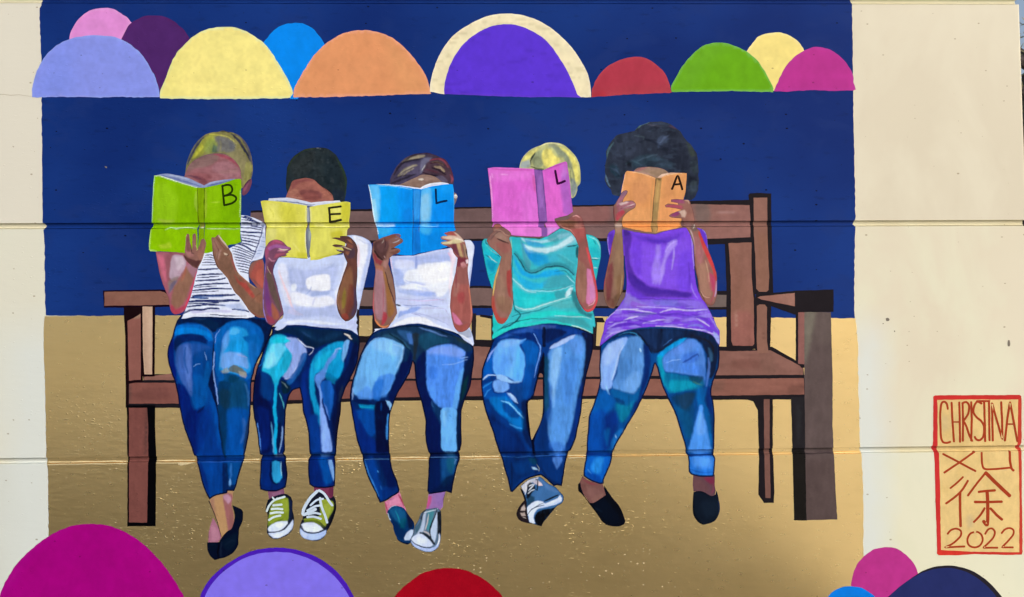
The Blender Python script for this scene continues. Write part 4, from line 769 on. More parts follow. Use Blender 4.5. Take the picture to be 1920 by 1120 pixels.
part(p2, "shoe", '#1d2134', "490,790! 485,740 520,660 560,590 620,545! 680,560! 740,620 780,600! 798,650 800,720 780,800 740,890 715,930! 700,970 660,1010 600,1022 530,1010 480,985 458,940! 460,880 470,850 485,820!", [
  F_('#8b9a34', "650,640 770,650 780,720 720,830 700,890 660,850 620,830 510,830 490,820 560,800 650,780", 3, 1), F_('#9aa845', "690,680 760,680 740,760 700,820", 4, .6), F_('#72851f', "505,825 600,820 660,860 690,900 640,870 560,845 500,850", 3, .8), F_('#14141c', "780,640 798,680 780,800 730,900 740,840 775,740", 3, .95),
  F_('#d4dff8', "472,870 520,850 590,850 650,880 680,915 640,938 560,942 500,925", 2.5, 1), F_('#a9bfee', "465,900 500,935 560,955 640,948 710,920 705,960 650,1005 580,1015 500,998 465,960", 2.5, 1), F_('#c9d6f6', "470,930 540,965 520,990 475,965", 4, .7), L_('#26304f', 2, "478,880 500,925 560,945 640,940 710,905", 1.1, .95, .2), L_('#96a9da', 3, "620,970 690,950", 3, .5)], sp=1.2, wob=.4)
strokes(p2, "shoelace", '#cbdcf0', [(5, "625,555 560,620 500,720 495,775 560,750 610,725"), (4, "640,548 690,580 735,650 765,690"), (4, "650,620 665,700 700,790 718,850"), (3.6, "530,740 600,700 650,690"), (3.4, "540,775 600,760 655,772"), (3.6, "530,800 590,795 660,815"), (3.2, "560,690 620,640 680,628")])

T(470, 600)
part(p2, "jeans", '#082a74', "200,92! 340,50 480,55 600,70 720,80 860,90 950,110 1010,150! 1025,200 1015,300 1000,400 960,500 925,580! 890,640 870,700 850,760 845,850 830,960 815,1060 805,1200 800,1260! 785,1290! 795,1320! 795,1440 790,1560! 700,1578 600,1570 550,1545! 540,1440 540,1310! 560,1270! 550,1240! 540,1060 520,960 490,860 480,750 460,640! 400,660 370,700 350,760 330,860 325,980 320,1100 322,1220 310,1250! 330,1290! 335,1350 345,1450 330,1570! 250,1605 160,1608 90,1590! 85,1540 90,1420 95,1310! 105,1275! 85,1255! 70,1140 55,1020 30,900 20,760 30,600 60,450 100,340 130,260 170,180 200,140", [
  F_('#0f2a50', "220,110 340,60 600,80 900,100 1010,160 1010,250 920,190 860,200 760,215 600,270 540,250 440,170 340,130 230,140", 6), F_('#17406c', "420,75 560,110 640,180 760,120 860,130 760,190 640,210 560,180", 12, .6), L_('#2a4f86', 4, "480,110 560,160", 3, .5),
  F_('#1fa6cf', "180,180 240,135 330,150 370,190 360,235 320,230 390,320 370,420 340,500 280,540 240,640 215,600 180,520 110,480 130,360", 5, .95), F_('#63c8ee', "200,230 270,215 330,260 290,340 240,420 160,460 120,450 150,330", 7, .9), F_('#8fd4ee', "170,330 220,300 230,400 150,450", 8, .5), F_('#18bcd6', "200,200 260,160 360,170 370,210 300,215 220,230", 4, .8), F_('#188cae', "320,290 380,310 370,420 330,480 290,400 300,340", 5, .8), L_('#1cb4e2', 6, "300,360 260,440 235,560", 4, .8),
  F_('#8aa0dd', "330,165 420,170 500,240 530,300 480,400 400,540 330,560 305,530 350,470 390,340 320,230 370,200", 4, .95), F_('#7b97d8', "380,190 470,230 450,330 390,290", 8, .5), L_('#c9d4ee', 2, "440,175 520,245 590,270 550,330", 1.6, .8), L_('#b0c0ea', 3, "320,550 380,540 430,440", 2, .6), F_('#1d5cab', "480,320 530,310 500,420 420,560 350,620 340,570 430,460", 4, .9), L_('#0f1d48', 3, "530,320 560,300 580,280", 2, .8),
  F_('#0b3d86', "100,490 180,520 220,620 215,700 170,760 100,700", 6, .9), F_('#06154f', "30,560 90,500 90,700 190,780 200,1000 180,1240 90,1240 60,1000 25,800", 9, .9), F_('#0a2b8e', "70,820 170,860 170,1180 100,1220", 10, .6), L_('#4a80d8', 4, "65,970 80,1100 95,1240", 2, .9), L_('#0f6dc0', 3, "130,320 100,420 70,440", 2, .6),
  L_('#16a7dc', 6, "235,600 235,700 225,850 240,1000 225,1120 235,1260", 2.5, .95, .1), L_('#5fa8dc', 3, "195,960 205,1080 215,1240", 2.5, .7), F_('#0c2c62', "250,640 320,660 300,760 320,900 290,1000 260,900", 4, .9), L_('#4ba8b8', 2.4, "270,690 300,760 315,830", 1.5, .8), L_('#bfe0ee', 2.4, "290,585 320,605 350,640", 1.5, .8), F_('#0b2a30', "290,560 380,640 320,700 290,640", 4, .8), L_('#8fb4ea', 3, "300,1000 290,1120 270,1240", 2, .8), F_('#0a1a3c', "250,1000 280,960 290,1100 255,1220", 4, .7),
  F_('#0e2f8c', "480,520 560,420 620,300 700,240 620,420 540,520 540,700 580,1000 560,1240 540,1100 490,860", 7, .9), F_('#1695cc', "590,360 680,270 780,215 880,205 860,300 870,420 820,550 740,500 620,500 600,620 620,760 660,860 650,1000 600,860 560,700 550,500", 5, .95), F_('#1cb0da', "600,400 700,300 760,290 700,420 620,470", 7, .7), F_('#5a8cde', "820,270 720,380 680,460 610,520 600,560 640,660 660,760 680,720 655,600 700,540 720,440 800,340", 4, .9), L_('#8fb0ea', 2.5, "850,265 800,280 780,330", 2, .7), F_('#6fa8e4', "880,200 930,190 900,320 865,400 860,300", 3, .9), F_('#0e86c0', "800,400 870,380 820,560 760,560 700,520", 6, .7), F_('#0f6f9c', "700,520 800,560 790,600 720,570", 4, .8),
  F_('#1a5ebd', "660,590 740,570 780,680 750,900 740,940 690,800 670,700", 4, .9), F_('#7fa4ee', "650,620 665,760 700,900 740,1060 765,1230 670,1230 655,1000 650,800", 4, .95), F_('#5c86d8', "690,780 720,840 735,920 740,940 710,860", 3, .8), F_('#0f3f9c', "560,900 640,900 660,1230 560,1230 540,1040", 8, .85), F_('#071a4f', "800,600 900,440 980,200 1010,250 960,500 870,700 830,960 800,1200 770,1100 760,920 800,760", 7, .95), F_('#1c1c3a', "820,780 850,780 820,1060 800,1220 785,1100", 4, .7), L_('#2c3b52', 6, "860,620 830,760", 5, .5), L_('#d8d2cc', 3.2, "880,130 920,150 945,180", 1.8, .85),
  F_('#0a2c84', "550,1280 790,1280 790,1550 560,1550", 8, .9), F_('#0d56b0', "640,1300 720,1300 770,1500 700,1540 660,1400", 8, .8), F_('#7fb0f0', "725,1310 760,1310 790,1440 780,1510 740,1380", 3, .9), F_('#0a2f6a', "560,1250 800,1235 790,1285 560,1285", 2, .8), L_('#5c93dc', 2, "660,1262 780,1270", 2, .7), F_('#0a2f86', "95,1310 200,1310 190,1590 95,1580", 7, .9), L_('#1f5cba', 3, "98,1330 96,1450 95,1540", 2, .8), F_('#2b95cc', "205,1330 270,1330 295,1480 240,1530 205,1470", 3.5, .95), L_('#8fc6e0', 2, "285,1330 288,1460", 1.5, .8), F_('#081a4c', "295,1320 335,1330 340,1470 300,1500", 4, .8), L_('#03133a', 4, "190,1330 185,1450 210,1520 250,1540", 3, .7), F_('#082a78', "90,1540 200,1560 330,1540 325,1575 160,1608", 4, .8), F_('#4a5a80', "215,1260 320,1255 320,1285 220,1285", 2, .7),
  E_('#11142f', 2.5, op=.95)], sp=1.5)
T(470, 420)
part(p2, "shirt", '#c8d5fa', "262,316! 400,306! 560,310! 862,288! 900,110! 960,103 1040,120 1110,155 1135,195! 1138,240 1115,360 1090,480 1050,640 1020,780 1012,808! 1000,800! 990,860! 1000,900! 990,930! 1005,950! 995,980! 1008,1045! 940,1000 860,985 720,975 600,965 480,950 340,950! 300,985 250,1000 225,990! 240,965! 218,965! 250,915 300,880 310,845! 290,780 260,640 230,520 210,450 230,380", [
  F_('#aebbe8', "340,400 500,430 700,400 820,380 790,560 760,640 600,660 500,640 380,640 350,520", 10, .8), F_('#dfe4fb', "260,380 330,380 360,560 400,760 330,740 270,560", 8, .9), F_('#f2f5ff', "530,510 640,480 740,480 745,560 740,620 620,630 530,600", 4, .95), F_('#eef1ff', "380,640 480,650 600,690 740,680 790,740 700,780 500,775 400,750", 6, .95), F_('#9fb0e2', "570,645 740,630 740,660 620,680 560,675", 4, .8), L_('#93a4dc', 2.4, "570,590 560,620 520,665", 2, .7), L_('#9fadde', 5, "370,430 380,540", 5, .6), L_('#b7bdea', 4, "600,700 580,760", 3, .6), F_('#eef4fb', "380,570 430,560 420,630 380,630", 4, .8), L_('#9ca9d9', 6, "480,440 500,560 480,640", 6, .5), L_('#a7b4e2', 4, "700,420 760,400 790,360", 4, .6),
  L_('#f3cfd9', 4, "265,440 300,540 350,660 400,800 480,850", 3, .8), F_('#f6d7e2', "340,830 400,790 440,840 500,860 420,855", 4, .7), F_('#a8b6e6', "310,770 420,780 600,790 780,765 820,850 860,900 700,870 500,880 380,900 310,880", 8, .75), F_('#eaf0ff', "300,930 420,900 600,905 760,930 900,940 700,945 520,925 380,935", 4, .8), F_('#a9b2e2', "600,950 760,955 860,965 700,972", 4, .6), L_('#f3c7cf', 3, "890,400 850,540 815,680 800,760", 2, .8), F_('#eff2ff', "790,640 830,560 870,420 880,340 900,400 850,540 800,700", 5, .7), F_('#b4c2e8', "750,330 860,320 880,360 820,400", 6, .5),
  F_('#edf1fd', "960,110 1060,150 1110,240 1060,420 1010,620 1000,450 1000,250", 7, .9), F_('#b3c2ee', "1110,170 1135,200 1110,360 1050,620 1020,700 1040,560 1090,300", 5, .8), L_('#a0b1e2', 2, "1000,140 1080,180 1125,200", 2, .6), L_('#f2c2c8', 5, "1005,200 1010,300 1005,400", 4, .7), F_('#b4bbe8', "900,930 980,900 990,1000 940,970", 6, .6), L_('#d7e2ff', 3, "880,1000 960,950", 3, .5), E_('#48589a', .6, op=.55)], sp=1.7)
b2 = book(572, 485, "painted yellow open book marked E held by the second reader")
T(470, 260)
part(b2, "pages", '#c7d0e8', "165,585! 172,562! 330,555 400,562 480,580 570,600! 640,592 760,585 835,582! 845,600! 640,635! 480,630! 300,600!", [L_('#3f4f7e', 2.4, "230,585 340,592 450,605 540,620 600,618", 1.5, .85), F_('#e0d8dc', "330,558 480,560 480,580 350,575", 3, .6), L_('#e8e4ee', 2.5, "560,605 700,595 830,588", 1.5, .7)], sp=1.4)
part(b2, "cover", '#dbd75a', "95,590! 130,580 300,595 440,615 530,630! 530,790 520,840! 520,980 535,1130! 420,1122! 280,1110! 200,1110! 145,1100! 140,960 150,830! 135,790! 115,690", [
  F_('#e4e07a', "140,620 260,610 300,760 160,770", 14, .7), F_('#cdca40', "260,640 400,640 420,780 280,760", 12, .6), F_('#d6d268', "150,850 400,850 420,1060 160,1050", 16, .7), F_('#d2cf8a', "150,850 240,850 220,960 150,940", 10, .5), F_('#bcb824', "440,1070 530,1080 530,1125 450,1120", 6, .6), L_('#b6b23a', 2.4, "180,660 210,700 215,740", 2, .5), L_('#b7b336', 2.4, "380,650 350,710", 2, .5), L_('#efeca4', 3, "522,640 520,780", 2, .8), L_('#eef0e4', 2.4, "520,860 515,960 525,1060", 1.8, .8), L_('#e9e58c', 3, "460,1060 400,980", 3, .5), L_('#f1eba0', 2, "150,820 300,828 500,822", 1.5, .6), L_('#56702c', 1.6, "320,1115 430,1122 530,1128", 1.2, .8)], sp=2, wob=.6)
part(b2, "cover", '#d6d35a', "555,640! 700,615 840,598! 900,590 935,600! 932,700 920,800! 925,830! 905,860! 895,960 870,1070! 700,1115 640,1135 560,1143! 550,1000 552,860! 548,800!", [
  F_('#dedb70', "580,660 700,640 680,780 580,780", 12, .6), F_('#c7c22c', "840,620 930,610 915,790 860,780", 8, .7), F_('#e2e084', "760,650 850,650 850,690 760,690", 6, .6), F_('#dcd96c', "580,860 780,860 760,1060 580,1100", 16, .6), F_('#c3bc2c', "750,880 860,870 850,940 760,930", 6, .7), L_('#efeab0', 2, "560,650 570,780", 2, .8), L_('#ece7a0', 2, "600,820 760,830 920,822", 1.5, .7), L_('#e4d8a0', 2, "900,860 890,940", 1.5, .7), L_('#adab1e', 2, "600,1130 700,1105 850,1070", 1.5, .6)], sp=2, wob=.6)
part(b2, "spine", '#7c8494', "528,645! 555,645! 560,780! 540,800! 555,850! 568,900 560,1000 550,1120! 538,1120! 525,980 522,860! 538,810! 528,780!", [F_('#b4bac0', "530,650 540,650 545,780 532,780", 2, .8), F_('#a7b3ac', "545,860 565,870 555,960 545,960", 2, .8), L_('#4b5668', 2, "528,860 530,960 545,1080", 1.5, .6)], sp=1.4, wob=.5)
strokes(b2, "letter", '#2c2a1c', [(3.6, "735,655 742,720 745,775", False), (3.4, "730,652 780,645 848,637", False), (3.4, "745,712 790,708 842,706", False), (4.0, "742,782 790,776 848,762", False)])
T(470, 420)
part(p2, "arm", '#7a4a66', "140,330! 130,290 135,230 160,190 195,155 240,148 290,160 325,190 345,210 378,225 380,242 350,258! 360,268! 330,285 345,295! 320,305 280,310 250,335 225,375 210,430 215,480 240,560 270,680 300,790 312,845! 280,880 230,940 205,952 160,930 130,870 115,790 115,680 122,560 135,430", [
  F_('#a84a72', "140,250 170,190 230,152 300,170 320,200 240,190 180,230 150,330", 5, .8), F_('#a660a4', "160,230 220,195 300,200 370,230 300,235 230,225 180,250", 3, .85), F_('#c45c7c', "200,155 260,152 310,180 260,175", 3, .7), F_('#d489a8', "270,240 340,245 320,258 250,255", 2, .8), L_('#efe6c8', 1.6, "265,235 300,240 350,243", 1, .8), F_('#b0546c', "240,280 330,275 280,300 220,320", 4, .8), L_('#d88fae', 2.4, "170,320 200,350 230,345", 2, .8), F_('#5a3040', "160,370 210,350 210,460 180,470", 5, .7), F_('#5f5146', "150,460 200,470 235,600 270,720 290,830 250,800 190,660 160,560", 5, .9), L_('#cfb58a', 1.4, "155,400 175,440 190,470", 1, .7),
  F_('#6f3a80', "140,500 160,560 180,700 220,820 180,860 140,760 130,620", 5, .85), F_('#a03c52', "150,860 210,880 230,930 190,940 150,910", 4, .8), F_('#a35c3e', "200,740 260,830 270,880 220,900 190,820", 5, .85), F_('#84387a', "160,700 200,800 180,880 150,800", 5, .6), L_('#9a8ae0', 1.8, "128,330 138,400 125,520 116,660 120,800 150,920", 1.1, .95, .1), E_('#3c1c3c', .6, op=.4)], sp=1.3, wob=.5)
part(p2, "arm", '#5b3c3a', "760,135! 790,128 840,132! 838,115! 870,112 920,118 960,150 990,190 1005,240 1000,300 1000,420 1000,500 990,620 995,700 1000,760 990,830 960,880 920,910 890,915! 850,880 820,820 805,740 815,650 840,560 870,470 895,400 905,360! 880,310 870,275! 830,262 795,242! 830,240! 870,250! 860,225 800,220 765,205! 790,192 850,198 890,212! 900,190! 860,165", [
  F_('#6b4a45', "780,135 860,150 920,190 880,180 800,150", 3, .6), F_('#a86a4a', "905,145 940,150 960,190 930,170", 3, .9), F_('#8d5544', "900,180 960,200 960,240 910,215", 4, .8), F_('#4a3a4c', "920,230 970,230 980,300 930,330 890,290", 4, .7), L_('#e2c6a8', 1.8, "870,215 900,225 945,245", 1.2, .9), F_('#8f5c44', "890,255 930,260 910,300 890,280", 3, .8), L_('#d0d4d8', 2.4, "795,235 830,242 870,248", 1.2, .8), L_('#dcd8a8', 1.6, "790,222 840,222 870,210", 1, .6),
  F_('#6d4238', "890,340 1000,340 980,480 940,540 900,480", 6, .7), F_('#8c5f44', "880,470 940,400 960,560 930,700 880,860 830,800 820,680", 7, .8), F_('#8a7a2c', "880,600 895,640 890,760 860,800 855,700", 5, .75), F_('#7a3d34', "930,560 970,600 960,760 900,860 890,780", 6, .7), F_('#453a5a', "970,600 1000,640 998,780 960,870 940,860 970,760", 6, .8), L_('#8c3a6a', 2, "1000,320 1005,420", 1.5, .6), F_('#a04438', "850,850 900,840 920,890 880,905", 4, .7), L_('#c09a78', 2, "830,800 815,720 830,620", 1.5, .5), E_('#3a2028', .6, op=.5)], sp=1.3, wob=.5)
# ===== third reader: white tee, blue book
p3 = person(780, 1035, "painted reader in the middle with parted dark brown hair and a pearl earring")
T(670, 270)
part(p3, "hair", '#43384a', "305,385! 310,330 330,280 370,210 420,155 480,115 540,95 600,88 660,85 720,100 780,125 830,155 870,210 895,280 905,340 900,380! 600,390!", [
  F_('#3f3c56', "320,380 340,300 420,180 560,110 660,110 640,220 560,300 440,360", 8, .8), L_('#6f6658', 6, "425,175 480,145 560,125 630,115", 3, .85), L_('#958b78', 3, "440,165 500,137 570,116 632,110", 2, .8), L_('#a69c86', 2, "510,140 570,126 625,122", 1.5, .7), F_('#57506b', "420,200 560,180 650,140 680,130 640,230 580,280 500,290 420,300", 6, .7),
  L_('#7f776a', 7, "385,305 430,262 490,225 555,200", 3, .85), L_('#a39a86', 3, "405,280 450,245 500,218 550,198", 2, .75), L_('#9a917c', 2.4, "420,305 470,262 530,232", 1.6, .7), L_('#34304a', 2, "395,292 450,255 540,215", 1.4, .6), L_('#23202e', 3.5, "400,190 460,170 540,150 590,145", 1.5, .9), L_('#25212e', 4, "320,370 400,340 460,315 540,285", 2, .85), L_('#221c2a', 3.5, "345,290 380,230 440,170 520,110 600,90", 2, .8), L_('#2a2432', 3, "345,330 420,300 500,290", 2, .7), F_('#6a6a85', "600,150 660,125 700,130 650,200 620,260 590,280", 4, .8), L_('#c8c8cc', 2.2, "635,200 625,225 605,245", 1.2, .9), F_('#524a66', "400,370 480,320 560,290 600,275 580,290 480,350 420,385", 3, .7),
  F_('#4b3844', "650,180 760,130 830,160 890,280 900,360 850,360 760,290 620,290", 5, .9), L_('#8a3a4c', 2.6, "680,155 760,140 810,160 850,220", 2, .9), L_('#5e2c40', 3, "780,130 850,180 890,280 895,350", 2, .8), L_('#9a8870', 3.4, "722,212 775,218 820,258", 2, .85), L_('#b09c80', 1.8, "730,222 780,232 815,262", 1.3, .8), L_('#8f7c68', 3, "700,174 755,174 808,200", 2, .75), L_('#1e1822', 3, "700,225 760,245 830,290", 1.6, .9), L_('#201824', 3, "615,265 680,290 760,305 830,345", 1.8, .9), L_('#321420', 3, "680,180 760,175 820,205", 1.5, .8), L_('#5e3040', 2.5, "640,240 700,255 760,270", 1.5, .7), F_('#655d74', "730,310 800,300 850,350 800,355", 3, .7), L_('#a04860', 3, "870,290 890,330 885,360", 2, .7), L_('#35203a', 2.5, "560,100 640,85 720,98 800,130 870,200 900,300", 1.2, .8), L_('#3f4a8a', 2, "305,340 360,220 440,140", 2, .4)], sp=1.5, wob=.6)
part(p3, "face", '#8b7066', "385,390! 470,350 550,315 610,288 680,295 740,315 800,362! 760,375! 600,420! 480,405!", [
  F_('#7d6258', "400,390 500,360 620,340 760,340 780,360 600,415 480,400", 5, .6), F_('#9b8076', "540,330 620,295 720,315 660,345", 4, .6), F_('#e9dfd4', "572,325 610,320 625,332 600,345 578,338", 2, .9), L_('#6a4f4a', 2, "390,388 480,400 600,412", 1.4, .6)], sp=1.5)
part(p3, "ear", '#7d6a6a', "898,450! 930,470 938,500 925,540 908,575! 898,560!", [], sp=1.6)
part(p3, "earring", '#bdb5b4', "903,492 908,478 922,473 935,481 940,496 932,510 918,514 907,506", [F_('#9c8f8c', "905,510 930,512 920,524 905,518", 2, .8), F_('#f3efec', "910,476 930,474 935,490 915,492", 2, .8)], sp=1.3)
T(650, 820)
part(p3, "ankle", '#d07ba2', "355,605! 430,570 495,530! 520,590 545,655! 560,690! 500,680! 400,670! 375,725! 365,670", [F_('#e08fb6', "400,600 480,560 500,620 400,640", 5, .8), L_('#8e1f3c', 3, "492,540 515,590 540,650", 1.8, .95), L_('#a83a56', 3, "358,610 372,660 380,710", 1.5, .9), L_('#a05a92', 3, "390,590 440,570", 2, .6)], sp=1.5)
part(p3, "ankle", '#9a6fb4', "768,538! 935,512! 915,560 905,620 905,650! 880,680! 740,680! 755,620", [F_('#c04c86', "765,550 800,550 790,620 760,670 740,670", 5, .9), F_('#8c6ab2', "840,530 930,520 900,640 850,640", 5, .7), L_('#4a1f3c', 3, "930,520 910,580 908,645", 1.8, .9)], sp=1.5)
part(p3, "shoe", '#0e3a72', "380,705! 395,670 440,640 500,650 540,670 590,740 625,790 635,830! 630,870! 620,920 600,990! 575,1005 520,990 480,965 465,930 440,870 430,820 400,770", [
  F_('#1a5f92', "400,680 470,650 540,690 560,760 500,820 440,760", 8, .8), F_('#0a2c62', "420,780 480,800 560,900 520,960 470,930 440,860", 7, .85), F_('#0d5a6e', "500,780 560,760 540,860 500,850", 6, .7), F_('#14163a', "560,680 620,780 620,850 580,860 570,780", 5, .8), L_('#1c8ba0', 2.4, "460,690 480,740 500,800", 2, .7), F_('#b8cbe8', "540,945 560,900 600,868 625,868 620,920 590,965 545,965", 2.5, 1), L_('#b9d4ec', 2, "385,715 395,750 412,778", 1.4, .9), L_('#c8d8ee', 1.6, "390,680 420,650 480,635", 1.2, .8), L_('#0c0f24', 3.5, "470,960 520,990 600,1000", 2, .95), L_('#2a1a2c', 2, "540,670 600,750 635,810", 1.3, .8)], sp=1.3, wob=.5)
part(p3, "shoe", '#59718c', "745,675! 800,668 850,660! 885,690! 890,800 885,900 880,960 865,1020 830,1060 780,1078 720,1070 660,1045 615,1015 598,970 610,930 625,900 640,830 670,780 700,710", [
  F_('#17151c', "850,700 890,690 888,900 870,940 840,860 845,780", 3, .95), F_('#14141f', "715,700 745,670 740,740 700,800 690,760", 4, .8), F_('#33596e', "640,850 700,780 730,760 700,860 660,900", 4, .8), F_('#a9b9d4', "720,720 745,690 735,800 720,880 680,910 650,915 690,850", 3, .95), F_('#3f8494', "760,700 815,690 800,790 770,880 745,860 755,780", 3, .95), L_('#b8b0b4', 2.4, "770,720 755,800 735,870", 1.5, .9), L_('#cfe0ee', 2, "730,705 800,690 840,680", 1.4, .7), F_('#b5c8e6', "800,830 840,700 850,800 845,900 820,990 790,960 780,880", 3.5, .95), L_('#141824', 2.6, "845,680 820,760 785,840 780,900 800,980", 1.4, .95), L_('#14161f', 5, "690,895 750,920 800,970 820,1000", 2, .9, .3), L_('#c0b6b8', 3, "720,880 760,900 780,920", 2, .8),
  F_('#c9d6f6', "605,960 640,920 700,905 760,950 810,1010 780,1030 700,1025 630,1000", 2.5, 1), F_('#a9bcec', "602,970 650,1010 740,1040 820,1030 860,980 870,900 880,960 862,1020 830,1055 780,1072 720,1065 650,1035 610,1000", 2.5, 1), F_('#dfe7fd', "660,930 740,960 740,1000 660,980", 5, .6), L_('#1c2440', 2, "602,955 640,1000 720,1030 790,1038", 1.1, .95), L_('#eef2fc', 2, "865,910 870,960 850,1010", 1.4, .8), L_('#c9d4e8', 2.4, "790,668 840,650 855,670", 1.4, .9), E_('#10142a', .8, op=.8)], sp=1.2, wob=.4)

T(650, 600)
part(p3, "jeans", '#0b2f72', "250,130! 330,95 400,75 520,55 640,38 760,52 900,90 1030,140 1120,200 1190,260! 1195,350 1190,420 1175,520 1160,620 1130,700 1100,770 1080,850 1075,1000 1078,1150 1065,1220! 1050,1230! 1060,1300 1030,1400 1000,1540 985,1625! 935,1610! 770,1635! 755,1600! 765,1450 770,1300! 780,1265! 765,1235! 745,1150 735,1050 740,950 720,850 690,740 650,600 635,420! 620,390! 590,500 540,590 480,690 440,790! 410,880 400,1000 398,1150 402,1240! 410,1290! 430,1400 470,1500 495,1590! 490,1620! 360,1700! 310,1715! 270,1620 220,1520 190,1450 160,1350 150,1310! 145,1275! 120,1200 95,1120 70,1000 45,850 30,740 40,620 80,480 120,350 180,230 220,165", [
  F_('#1a3a60', "250,140 400,85 640,50 900,100 1120,200 1180,280 1110,300 1040,240 950,225 760,290 740,380 720,520 760,640 700,640 620,380 540,240 420,175 300,160", 6), F_('#2d5c94', "480,100 600,110 640,160 620,230 540,180", 6, .8), F_('#3f6cb8', "560,130 620,140 625,240 590,220", 4, .8), F_('#26323e', "610,130 680,130 665,250 640,380 620,370 625,240", 4, .9), F_('#1d5577', "680,150 800,120 960,190 960,220 840,230 740,280 690,240", 8, .7), L_('#5a80c0', 3, "680,70 800,110 940,160", 2.5, .7), L_('#0b1a30', 3, "420,80 560,60 700,62 860,100 1020,160", 2, .8), F_('#2f5f7f', "330,150 430,130 540,200 600,270 580,310 480,220 400,170", 5, .7), L_('#0f2238', 4, "400,130 500,190 560,260 600,290", 2, .8), F_('#2b3e36', "1000,150 1090,180 1130,220 1060,210", 5, .7),
  F_('#66a9e8', "75,700 60,660 90,500 150,330 210,220 300,165 420,185 540,250 535,330 500,430 460,500 440,570 380,690 260,720 220,730", 4, 1), F_('#82b6ea', "260,190 400,185 500,260 480,340 350,300 250,260", 12, .6), F_('#5c9ade', "100,540 200,560 180,700 80,700", 10, .6), F_('#5ba0dc', "350,350 480,380 460,500 330,500", 14, .6), F_('#3f7fd8', "300,530 400,500 450,520 430,600 380,690 370,720 260,740 200,740 260,620", 6, .9), F_('#2068c8', "260,590 350,560 330,700 300,760 240,720", 6, .8), F_('#4b88e0', "90,700 200,620 240,730 110,740", 6, .8), L_('#9cc8ee', 4, "440,230 530,260 515,350 470,450", 3, .5), L_('#89aee2', 3, "60,640 60,720 55,745", 2, .6),
  F_('#061b5a', "540,260 600,290 615,380 560,520 480,680 420,780 390,720 450,560 490,460 530,350", 6, .95), F_('#143c64', "540,260 590,280 570,380 530,400", 5, .6), F_('#06215f', "60,750 160,745 240,780 220,800 130,790", 3, .9), F_('#0d80b8', "110,790 200,800 270,800 260,850 180,840 120,820", 4, .9), L_('#18a4b8', 2, "130,810 200,825 250,820", 2, .6), F_('#0b4aa6', "90,850 270,850 270,1060 220,1100 120,950", 8, .95), F_('#0a2c8c', "50,780 110,900 200,1080 260,1120 400,1240 160,1240 100,1100 50,900", 8, .8), F_('#04133e', "280,770 400,760 420,830 400,900 370,1000 370,1100 400,1180 390,1240 280,1240 270,1060 260,880", 6, .95), L_('#0f3f8c', 4, "325,780 325,850", 3, .8), F_('#7fb3e8', "370,755 400,760 430,800 435,840 410,860 395,820", 2.5, .95), F_('#3c86d2', "385,880 415,870 408,1000 400,1130 375,1120 370,1000", 3, .95),
  F_('#061a5c', "650,380 740,300 740,500 760,640 820,760 890,840 890,1000 895,1220 770,1220 740,1050 730,900 680,700 650,560", 7, .95), F_('#143e72', "820,760 890,830 880,980 840,900 800,820", 6, .8), L_('#2a5490', 3, "800,760 805,800 815,820", 2, .8),
  F_('#4a86e6', "745,330 750,285 840,245 950,228 1050,255 1115,300 1110,340 1100,420 1080,560 1060,700 1030,840 900,835 820,770 760,660 745,500", 4, 1), F_('#7a9cec', "760,290 860,250 1000,245 1110,310 1090,350 900,330 760,320", 10, .8), F_('#2b6ad2', "780,440 840,450 850,540 800,560 770,520", 8, .6), L_('#8fb6f0', 2, "900,420 1000,415 1130,370", 2, .6), L_('#92b9f2', 2, "1060,360 1135,350", 2, .7), L_('#1b4ea0', 1.6, "1080,345 1130,335", 1.4, .6), F_('#5ba0e4', "1060,480 1095,450 1080,600 1050,760 1035,830 990,830 1010,700", 4, .8), F_('#60a5ea', "890,835 1030,845 1025,1000 1030,1230 900,1230 888,1000", 3, 1), L_('#3f86d6', 3, "965,890 980,910", 2, .7), F_('#7db9f0', "900,850 940,850 930,1000 910,1000", 6, .5),
  F_('#0a1f48', "1110,420 1150,360 1185,300 1180,500 1140,680 1090,800 1060,900 1075,1100 1070,1220 1035,1220 1030,900 1050,760 1090,560", 5, .95), F_('#14503f', "1090,600 1140,520 1120,660 1070,760", 6, .4), L_('#2a1830', 2, "1190,300 1170,500 1130,690 1085,820", 1.6, .7),
  F_('#04164a', "780,1240 1060,1235 1055,1285 780,1290", 2, .8), F_('#071d5a', "780,1290 880,1290 870,1610 770,1625", 8, .8), F_('#17508f', "890,1290 1030,1290 1000,1480 900,1560 890,1400", 10, .85), F_('#1b6580', "940,1300 1030,1295 980,1440 950,1420", 8, .6), F_('#081c48', "930,1480 1010,1450 985,1620 930,1600 790,1620 880,1540", 8, .8), L_('#4f80b8', 3, "1010,1300 1030,1310 1010,1350", 2, .7),
  F_('#04184e', "150,1270 400,1265 405,1295 155,1300", 2, .6), F_('#0b3f9a', "170,1310 260,1310 330,1560 420,1560 400,1640 310,1690 230,1500", 10, .9), L_('#2f76c8', 4, "170,1320 200,1430 260,1560 300,1650", 2.5, .8), F_('#061b5c', "300,1310 410,1310 450,1450 470,1560 400,1600 350,1450", 10, .85), F_('#0a2f7e', "330,1600 490,1560 480,1610 360,1690", 6, .7), L_('#3f8ad0', 3, "290,1415 300,1430", 2, .8), L_('#2a6ab8', 3, "320,1560 330,1590", 3, .6), L_('#5a90c8', 1.6, "160,1305 400,1302", 1.2, .5, 0), L_('#5a86c0', 1.6, "790,1290 1040,1292", 1.2, .5, 0),
  L_('#8ab4e8', 1.4, "300,165 250,180 200,240 130,360", 1.2, .6), E_('#0d1230', 2.5, op=.95)], sp=1.5)
T(670, 420)
